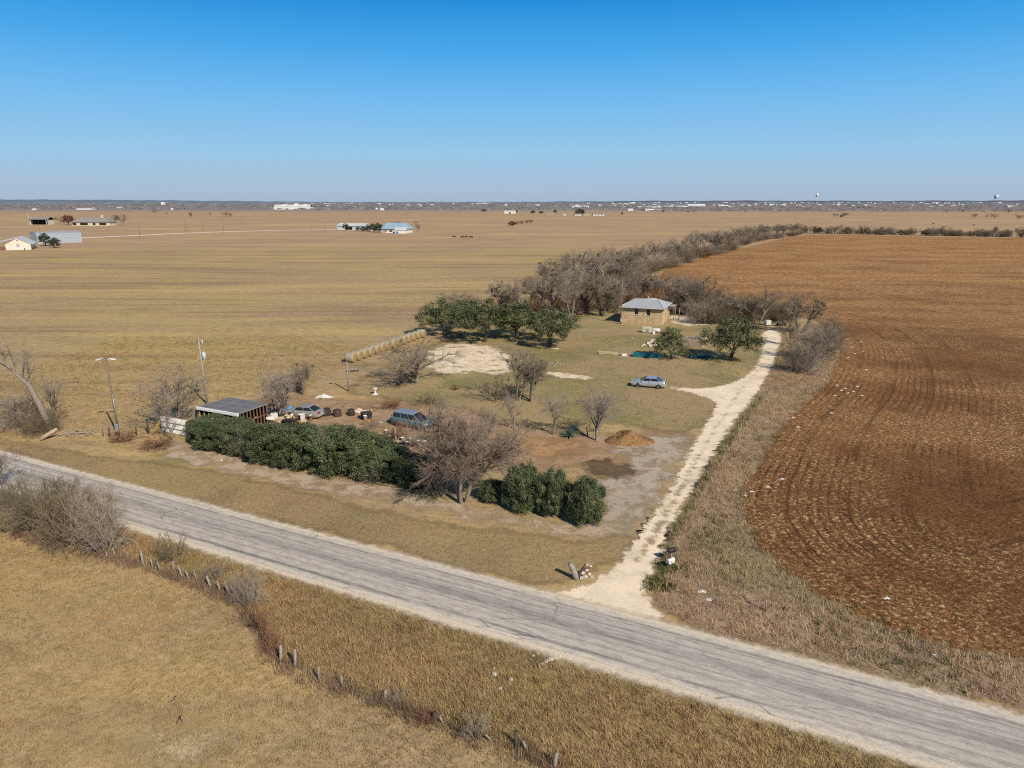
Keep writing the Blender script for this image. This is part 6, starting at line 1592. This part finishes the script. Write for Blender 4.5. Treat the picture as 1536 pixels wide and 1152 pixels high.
t, L, h = far_house(765, 320.2, 17, 4.2, 'white barn beside a dark tree right of centre on the far plain', None, WHITE, WHR); opening(t, 'door', L * .4, L * .55, 0, h * .45, INT)
hc = 'small houses of the far cluster right of centre'
for px, pyb, w, hp, lab, wl_, rf_ in ((825, 321.3, 10, 3, 'grey far house left of the dark tree cluster', HZT, GREYR), (867, 323.6, 9, 3, 'white far house under the dark evergreen of the cluster', WHITE, GREYR), (880, 323.0, 7, 2.6, 'small pale far house right of the dark evergreen of the cluster', CREAM, GREYR), (898, 323.4, 17, 3.2, 'long low white far house at the right of the cluster', WHITE, GREYR), (847, 323.2, 4, 2, 'tiny white far shed left of the dark evergreen of the cluster', WHITE, WHR)):
    t, L, h = far_house(px, pyb, w, hp, lab, hc, wl_, rf_)
    for q in (.2, .45, .7): opening(t, 'window', L * q, L * (q + .1), h * .15, h * .45, INT)
wt = 'water towers on the horizon'
def water_tower(px, pyb, hpx, wpx, label, bulb):
    g = G(px, pyb); m = MPP(g); h = hpx * m; w = wpx * m / 2; t = thing('water_tower', label, 'water tower', g, 0, wt); mb = MB()
    if bulb: mb.lathe([(w * .5, -2), (w * .3, h * .12), (w * .22, h * .5), (w * .3, h * .66)], 14); mb.build('stem', HZW, t); mb = MB(); mb.lathe([(w * .3, h * .66), (w * .8, h * .72), (w, h * .82), (w * .8, h * .94), (w * .1, h)], 16); mb.build('tank', WHITE, t)
    else:
        for k in range(6): q = MB(); a_ = k * 1.047; q.tube([(w * .9 * math.cos(a_), w * .9 * math.sin(a_), -2), (w * .75 * math.cos(a_), w * .75 * math.sin(a_), h * .6)], w * .08, 5); q.build('leg', HZW, t)
        mb.lathe([(w * .3, h * .52), (w * .95, h * .62), (w, h * .88), (w * .7, h * .96), (w * .1, h)], 16); mb.build('tank', WHITE, t)
water_tower(1224.5, 304.6, 14, 4.6, 'slender white water tower on the horizon over the ploughed field', True)
water_tower(1493, 304.4, 12, 6, 'broad white water tower on the horizon near the right edge', False)
g = G(243.5, 309.6); m = MPP(g)
t = thing('grain_elevator', 'pale twin concrete tower on the horizon at left', 'tower', g)
for x in (0, 3.4): mb = MB(); mb.lathe([(1.5 * m, -1), (1.5 * m, 5.6 * m), (1.2 * m, 6.0 * m)], 12, 0, Matrix.Translation((x * m, 0, 0))); mb.build('silo', CREAM if x else HZW, t)
tg_ = {0: 'white buildings of the distant town', 1: 'scattered pale buildings at the far left'}
rt = random.Random(99); nb = 0
for i in range(165):
    px = (rt.choice((930, 1000, 1060, 1130, 1180, 1290, 1400, 1480)) + rt.gauss(0, 26) if i % 3 else 700 + 836 * rt.random()) if i < 138 else rt.uniform(400, 760)
    e = rt.random(); pyb = 305.0 + 6.5 * e ** 1.3
    if px < 900: pyb = max(pyb, 306.5)
    w = rt.choice((2, 2.5, 3, 3, 4, 5, 6, 9)) * (.7 + .7 * e); hp = rt.uniform(1.3, 2.5) * (.8 + .4 * e)
    far_house(px, pyb, w, hp, 'small pale building of the distant town on the horizon', tg_[0], rt.choice((HZW, HZW, HZT)), rt.choice((HZW, HZR, HZW)), 'town_building')
for px, pyb, w, hp, lab in ((1045, 311, 26, 4.5, 'largest white building of the distant town, above the tree line end'), (1010, 312, 44, 3.2, 'very long white warehouse of the distant town left of its largest building'), (975, 312.8, 36, 2.8, 'long white warehouse at the left front of the distant town'), (870, 311.8, 27, 3.0, 'bright white warehouse row right over the small house cluster'), (946, 316, 8, 2.8, 'pinkish far house below the long warehouses, left one'), (975, 316.8, 14, 3.2, 'pinkish long far house below the long warehouses'), (988, 316, 5, 2.4, 'small pinkish far house right of the long one'), (725, 306.6, 20, 2.2, 'pale long building on the horizon at the centre')):
    far_house(px, pyb, w, hp, lab, None, WHITE if px != 975 or hp < 3 else HZT, HZW)
for px, pyb, w, hp in ((125, 314.8, 22, 2.2), (140, 314.2, 5, 2.5), (51, 315, 6, 2), (100, 310, 6, 1.5), (178, 312, 10, 1.5), (258, 314.5, 3, 2), (573, 315.4, 6, 2.6), (565, 314, 3, 2), (632, 312, 4, 2.4), (482, 306.8, 30, 1.8), (500, 307, 6, 1.8), (529, 307, 5, 2)):
    far_house(px, pyb, w, hp, 'small pale building scattered on the far plain at left', tg_[1], WHITE, HZW, 'town_building')

# ------------------------------------------------------------------ far woodland and hills, distance haze painted into their colours
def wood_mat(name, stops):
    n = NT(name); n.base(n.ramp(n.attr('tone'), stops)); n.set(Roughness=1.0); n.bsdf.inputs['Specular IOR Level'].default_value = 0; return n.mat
def far_wood(name, label, bands, mat, seed):
    """a far-off belt of trees that reads as one mass: many small ragged leaf clumps standing on the plain"""
    g_ = np.random.default_rng(seed); Vs = []; Ts = []
    for px0, px1, y0_, y1_, n, hpx, wpx in bands:
        px = g_.uniform(px0, px1, n); py = y0_ + (y1_ - y0_) * g_.random(n) ** 1.2
        for x, y in zip(px, py):
            c = G(x, y); m = MPP(c); h = hpx * m * g_.uniform(.5, 1.25); w = wpx * m * g_.uniform(.5, 1.5)
            tone = float(np.clip(g_.normal(.45, .22), 0, 1))
            for k in range(5):
                q = g_.uniform(-.5, .5, 3) * (w, w, h * .5); cc = np.array([c.x, c.y, h * .5]) + q
                a = g_.uniform(0, math.pi) * .3; s1 = np.array([math.cos(a), math.sin(a), 0]) * w * .35; s2 = np.array([0, -.2 * h, .42 * h])
                j = g_.uniform(.55, 1.3, 4)
                Vs += [cc - s1 * j[0], cc - s2 * j[1], cc + s1 * j[2], cc + s2 * j[3]]; Ts += [tone + g_.normal(0, .1)] * 4
    V = np.array(Vs); V[:, 2] = np.maximum(V[:, 2], -.3)
    me = np_mesh(name, V, np.arange(len(V)).reshape(-1, 4), mat, {'tone': np.clip(np.array(Ts), 0, 1)})
    return tag(link(name, me), label, kind='stuff')
far_wood('distant_woodland', 'belt of woodland hazed blue grey along the horizon', [(-60, 1600, 304.3, 307, 3200, 1.7, 5), (-60, 700, 304.6, 308.5, 1300, 1.8, 6)], wood_mat('hazy_blue_wood', [(0, (.17, .195, .24)), (.5, (.225, .25, .295)), (1, (.31, .32, .35))]), 5)
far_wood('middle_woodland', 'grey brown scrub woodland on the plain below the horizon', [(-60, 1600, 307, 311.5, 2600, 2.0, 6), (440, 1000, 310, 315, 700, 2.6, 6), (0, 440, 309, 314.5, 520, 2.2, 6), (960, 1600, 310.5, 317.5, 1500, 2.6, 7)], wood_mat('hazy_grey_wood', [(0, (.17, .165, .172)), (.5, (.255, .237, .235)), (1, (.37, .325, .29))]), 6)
def hills(name, label, pts, dist, mat):
    """a ridge with real slopes; pts = (px, crest in photo pixels above the plain's horizon)"""
    V = []; n = 140; P = []
    m = dist / F
    for i in range(n + 1):
        px = pts[0][0] + (pts[-1][0] - pts[0][0]) * i / n; e = interp(pts, px) + .25 * math.sin(i * 1.1) + .2 * math.sin(i * .37 + 1)
        x = (px - CX) / F * dist
        z = 25 + (e - .4) * m
        P.append((x, z))
    for k, (f, q) in enumerate(((-2500, 0), (-1200, .45), (-300, .9), (0, 1), (900, .6), (3000, 0))):
        V += [(x, dist + f, z * q - 2) for x, z in P]
    N_ = n + 1; Fq = [(k * N_ + i, k * N_ + i + 1, (k + 1) * N_ + i + 1, (k + 1) * N_ + i) for k in range(5) for i in range(n)]
    return tag(link(name, np_mesh(name, np.array(V), np.array(Fq), mat, None, True)), label, kind='structure')
def hill_mat(name, a, b):  # a, b: wooded slope tones with blue distance haze mixed in
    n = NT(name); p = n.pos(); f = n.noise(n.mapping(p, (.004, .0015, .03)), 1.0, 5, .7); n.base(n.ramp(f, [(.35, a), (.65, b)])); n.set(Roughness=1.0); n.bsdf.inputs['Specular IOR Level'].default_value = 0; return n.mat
hills('hills', 'low wooded hills hazed blue grey along the left horizon', [(-200, 4.0), (0, 3.6), (180, 3.0), (330, 1.8), (450, .6), (560, -.2)], 14000, hill_mat('hazy_hill_woods', (.135, .18, .24), (.185, .22, .275)))
hills('hills', 'low rise hazed blue grey behind the distant town on the right', [(690, -.3), (820, .3), (960, 1.6), (1100, 2.0), (1300, 1.6), (1500, 2.2), (1800, 2.0)], 13000, hill_mat('hazy_town_rise', (.10, .115, .15), (.16, .165, .19)))
# houses on that rise
for i in range(46):
    px = rt.uniform(940, 1530); g = G(px, 305.3); m = MPP(g); w = rt.uniform(1.6, 4.5) * m
    t = thing('town_building', 'tiny pale house on the rise behind the distant town', 'building', (g.x, g.y, 0), 0, 'tiny houses on the rise behind the town')
    z = rt.uniform(0, 1.3) * m
    hgt = 1.1 * m + z
    gable(t, w, 20, hgt * .8, hgt, HZW, rt.choice((HZW, HZR)), .3)
# ------------------------------------------------------------------ grass: real blades, one object per kind of growth
def tuft_mat(name, stops):
    n = NT(name); p = n.pos()
    c = n.ramp(n.attr('tone'), stops)
    b = n.noise(p, .12, 4, .6)
    c = n.mix(1.0, c, n.ramp(b, [(.35, (.80, .80, .80)), (.65, (1.12, 1.1, 1.06))]), 'MULTIPLY')
    b2 = n.noise(n.mapping(p, (1, 1, 1), 0, (13, 5, 0)), .07, 4, .65, .5)
    c = n.mix(1.0, c, n.ramp(b2, [(.36, (.86, .92, .80)), (.5, (1.0, 1.0, 1.0)), (.64, (1.14, 1.0, .98))]), 'MULTIPLY')
    n.base(c); n.set(Roughness=.9); n.bsdf.inputs['Specular IOR Level'].default_value = .1; return n.mat
P_ROADM = road_pts(RW + .35, step=20)
def scatter(P, dens_of_y, seed, avoid=(), inset=.1):
    g_ = np.random.default_rng(seed); lo, hi = P.min(0), P.max(0)
    lo = np.maximum(lo, (-75, 24)); hi = np.minimum(hi, (95, 135))
    n = int((hi - lo).prod() * dens_of_y(0)); X = lo + (hi - lo) * g_.random((n, 2))
    # keep only what the drone can see plus a margin
    X = X[np.abs(X[:, 0]) < X[:, 1] * .80 + 6]
    X = X[g_.random(len(X)) < np.array([dens_of_y(y) for y in X[:, 1]]) / dens_of_y(0)]
    X = X[sdist(P, X) > inset * g_.random(len(X)) * 3]
    for A, m in avoid: X = X[sdist(A, X) < -m + g_.normal(0, .12, len(X))]
    return X
def blades(name, label, sets, mat, seed):
    g_ = np.random.default_rng(seed); Vs = []; Ts = []
    for X, h, w, nb_, spread in sets:
        n = len(X) * nb_
        B_ = np.repeat(X, nb_, 0) + g_.normal(0, spread, (n, 2))
        a = g_.uniform(0, 2 * math.pi, n); H_ = h * g_.uniform(.45, 1.35, n) * np.repeat(g_.uniform(.6, 1.25, len(X)), nb_)
        lean = g_.uniform(.15, .9, n) * H_; la = a + g_.normal(0, .9, n)
        W_ = w * g_.uniform(.6, 1.4, n)
        z0 = np.full(n, .0)
        p0 = np.column_stack([B_[:, 0] - np.sin(a) * W_, B_[:, 1] + np.cos(a) * W_, z0]); p1 = np.column_stack([B_[:, 0] + np.sin(a) * W_, B_[:, 1] - np.cos(a) * W_, z0])
        p2 = np.column_stack([B_[:, 0] + np.cos(la) * lean, B_[:, 1] + np.sin(la) * lean, H_])
        Vs.append(np.stack([p0, p1, p2], 1).reshape(-1, 3))
        Ts.append(np.repeat(np.clip(np.repeat(g_.normal(.5, .2, len(X)), nb_) + g_.normal(0, .12, n), 0, 1), 3))
    V = np.vstack(Vs); me = np_mesh(name, V, np.arange(len(V)).reshape(-1, 3), mat, {'tone': np.concatenate(Ts)})
    return tag(link(name, me), label, kind='stuff')
av = [(P_ROADM, .0), (P_DRIVE, .1)]
near_pasture = np.array([[-60, 22], [60, 22], [60, 24], [8, 26], [-4.5, 30.5], [-16, 37.5], [-20.5, 44], [-27, 48.5], [-36, 50.5], [-60, 60]])
Pp = np.vstack([near_pasture])
blades('pasture_grass', 'short dry golden grass of the near pasture', [(scatter(Pp, lambda y: 26, 1, [(P_VERGE, 0)]), .14, .015, 7, .1), (scatter(W(ROADSIDE), lambda y: 11, 2, av), .10, .022, 5, .1)],
       tuft_mat('pasture_blades', [(0, (.21, .15, .075)), (.5, (.37, .265, .125)), (1, (.48, .36, .19))]), 8)
blades('verge_grass', 'taller brown rough grass along the near side of the road', [(scatter(P_VERGE, lambda y: 24, 3, av), .28, .014, 8, .12), (scatter(P_VERGE, lambda y: 1.6, 33, av), .5, .013, 16, .16)],
       tuft_mat('verge_blades', [(0, (.19, .12, .06)), (.5, (.385, .26, .125)), (1, (.54, .39, .21))]), 9)
blades('dead_weeds', 'dead brown weeds between the driveway and the ploughed field', [(scatter(P_MARGIN, lambda y: 10 if y < 70 else 6, 4, av + [(P_FIELD, -.3)]), .27, .016, 9, .15), (scatter(P_MARGIN, lambda y: 1.1, 5, av + [(P_FIELD, .2)]), .62, .015, 20, .34)],
       tuft_mat('weed_blades', [(0, (.19, .13, .08)), (.5, (.41, .29, .165)), (1, (.60, .46, .29))]), 10)
FLINE = W([(20, 800), (100, 828), (172, 838), (215, 853), (262, 866), (317, 885), (362, 908), (395, 955), (421, 996), (443, 1004), (478, 1024), (514, 1036), (578, 1056), (650, 1086), (738, 1115), (774, 1123), (832, 1156), (900, 1190)])
gl_ = np.random.default_rng(50); fl = []
for a_, b_ in zip(FLINE, FLINE[1:]):
    L_2 = np.linalg.norm(b_ - a_); n_2 = int(L_2 * 26); q_2 = gl_.random((n_2, 1)); fl.append(a_ + (b_ - a_) * q_2 + gl_.normal(0, .32, (n_2, 2)))
fl = np.vstack(fl); fl = fl[gl_.random(len(fl)) < .35 + .65 * (np.sin(fl[:, 0] * 1.3) * np.sin(fl[:, 0] * .47 + 1) > -.1)]
blades('fence_row_weeds', 'tangled red brown weeds along the old post fence', [(fl, .42, .013, 12, .16)], tuft_mat('fence_weed_blades', [(0, (.10, .065, .045)), (.5, (.24, .155, .105)), (1, (.40, .29, .21))]), 51)
P_GREEN = chaikin(W([(1004, 815), (1016, 800), (1062, 720), (1108, 645), (1150, 590), (1146, 588), (1096, 648), (1052, 724), (1010, 790), (996, 835), (980, 862), (976, 885), (986, 893), (998, 850)]), 1)
green_spots = np.vstack([scatter(P_GREEN, lambda y: 9, 6, [(P_DRIVE, .1)])] + [np.array(G(x, y).xy)[None, :] + rng.normal(0, s, (n_, 2)) for x, y, s, n_ in ((1145, 655, 1.0, 16), (1076, 785, 1.3, 26), (1068, 815, 1.2, 22), (1120, 690, 1.2, 16), (1110, 740, .9, 12), (990, 875, .6, 60), (1003, 848, .6, 46), (1280, 945, 2.2, 50), (1380, 985, 2.0, 40))])
green_spots = green_spots[sdist(P_ROADM, green_spots) < -.3]
blades('green_weeds', 'green weeds along the right edge of the driveway', [(green_spots, .32, .028, 9, .14)], tuft_mat('green_blades', [(0, (.04, .055, .018)), (.5, (.085, .11, .035)), (1, (.19, .19, .07))]), 11)
yard_X = scatter(chaikin(W(YARD), 2), lambda y: 3.0, 12, [(P_DRIVE, .2)])
blades('yard_grass', 'thin grass and weeds of the yard', [(yard_X, .12, .035, 6, .16)], tuft_mat('yard_blades', [(0, (.17, .125, .06)), (.5, (.35, .255, .125)), (1, (.5, .4, .2))]), 13)
meadow_P = np.array([[-75, 62], [-52, 72], [-40, 88], [-28, 96], [-25, 120], [-40, 134], [-75, 134]])
blades('meadow_grass', 'longer tussocks along the near edge of the hay meadow', [(scatter(meadow_P, lambda y: 2.2, 14, [(P_ROADM, 0)]), .2, .04, 7, .2)], tuft_mat('meadow_blades', [(0, (.15, .11, .045)), (.5, (.33, .24, .09)), (1, (.45, .33, .14))]), 14)

# ------------------------------------------------------------------ light, sky, camera
w = bpy.data.worlds.new('World'); scene.world = w; w.use_nodes = True
nt = w.node_tree; bg_ = nt.nodes['Background']
sky = nt.nodes.new('ShaderNodeTexSky'); sky.sky_type = 'NISHITA'; sky.sun_disc = False
SUN_EL = R(37); SAZ = math.atan2(.56, -.83)
sky.sun_elevation = SUN_EL; sky.sun_rotation = SAZ; sky.altitude = 250
sky.air_density = 1.0; sky.dust_density = .4; sky.ozone_density = 3.0
# the clear winter sky: azure at the top of view paling to a hazy horizon; darkened and dulled overhead to cut blue fill
STR = .12
tc = nt.nodes.new('ShaderNodeTexCoord'); sx = nt.nodes.new('ShaderNodeSeparateXYZ'); nt.links.new(tc.outputs['Generated'], sx.inputs[0])
rp = nt.nodes.new('ShaderNodeValToRGB'); el_ = rp.color_ramp.elements
stops = [(0, (.375, .485, .62)), (.022, (.385, .52, .68)), (.063, (.31, .565, .80)), (.129, (.165, .49, .86)), (.185, (.066, .385, .82)), (.245, (.013, .262, .70)), (.36, (.03, .165, .46)), (.55, (.06, .13, .27)), (1, (.05, .10, .20))]
while len(el_) < len(stops): el_.new(.5)
for e_, (q_, c_) in zip(el_, stops): e_.position = q_; e_.color = (*c_, 1)
nt.links.new(sx.outputs['Z'], rp.inputs['Fac'])
vm = nt.nodes.new('ShaderNodeVectorMath'); vm.operation = 'SCALE'; nt.links.new(rp.outputs['Color'], vm.inputs[0]); vm.inputs['Scale'].default_value = 1 / STR
mx_ = nt.nodes.new('ShaderNodeMix'); mx_.data_type = 'RGBA'; mx_.inputs['Factor'].default_value = .985
nt.links.new(sky.outputs['Color'], mx_.inputs[6]); nt.links.new(vm.outputs[0], mx_.inputs[7])
nt.links.new(mx_.outputs[2], bg_.inputs['Color']); bg_.inputs['Strength'].default_value = STR
S = Vector((math.sin(SAZ) * math.cos(SUN_EL), math.cos(SAZ) * math.cos(SUN_EL), math.sin(SUN_EL)))
li = bpy.data.lights.new('sun', 'SUN'); li.energy = 5.0; li.angle = R(.53); li.color = (1.0, .915, .785)
so = bpy.data.objects.new('sun', li); COL.objects.link(so); so.location = S * 200; so.rotation_euler = S.to_track_quat('Z', 'Y').to_euler()
cam = bpy.data.cameras.new('camera'); co = bpy.data.objects.new('camera', cam); COL.objects.link(co)
cam.sensor_fit = 'HORIZONTAL'; cam.sensor_width = 36; cam.lens = F / 1536 * 36; cam.clip_start = .5; cam.clip_end = 90000
co.location = (0, 0, HC); co.rotation_euler = (R(90) - PITCH, 0, 0)
scene.camera = co
scene.view_settings.view_transform = 'Standard'; scene.view_settings.look = 'None'; scene.view_settings.exposure = 0; scene.view_settings.gamma = 1
scene.cycles.transparent_max_bounces = 12; scene.cycles.max_bounces = 4; scene.cycles.diffuse_bounces = 2
scene.cycles.use_denoising = False
scene.cycles.filter_width = 1.1
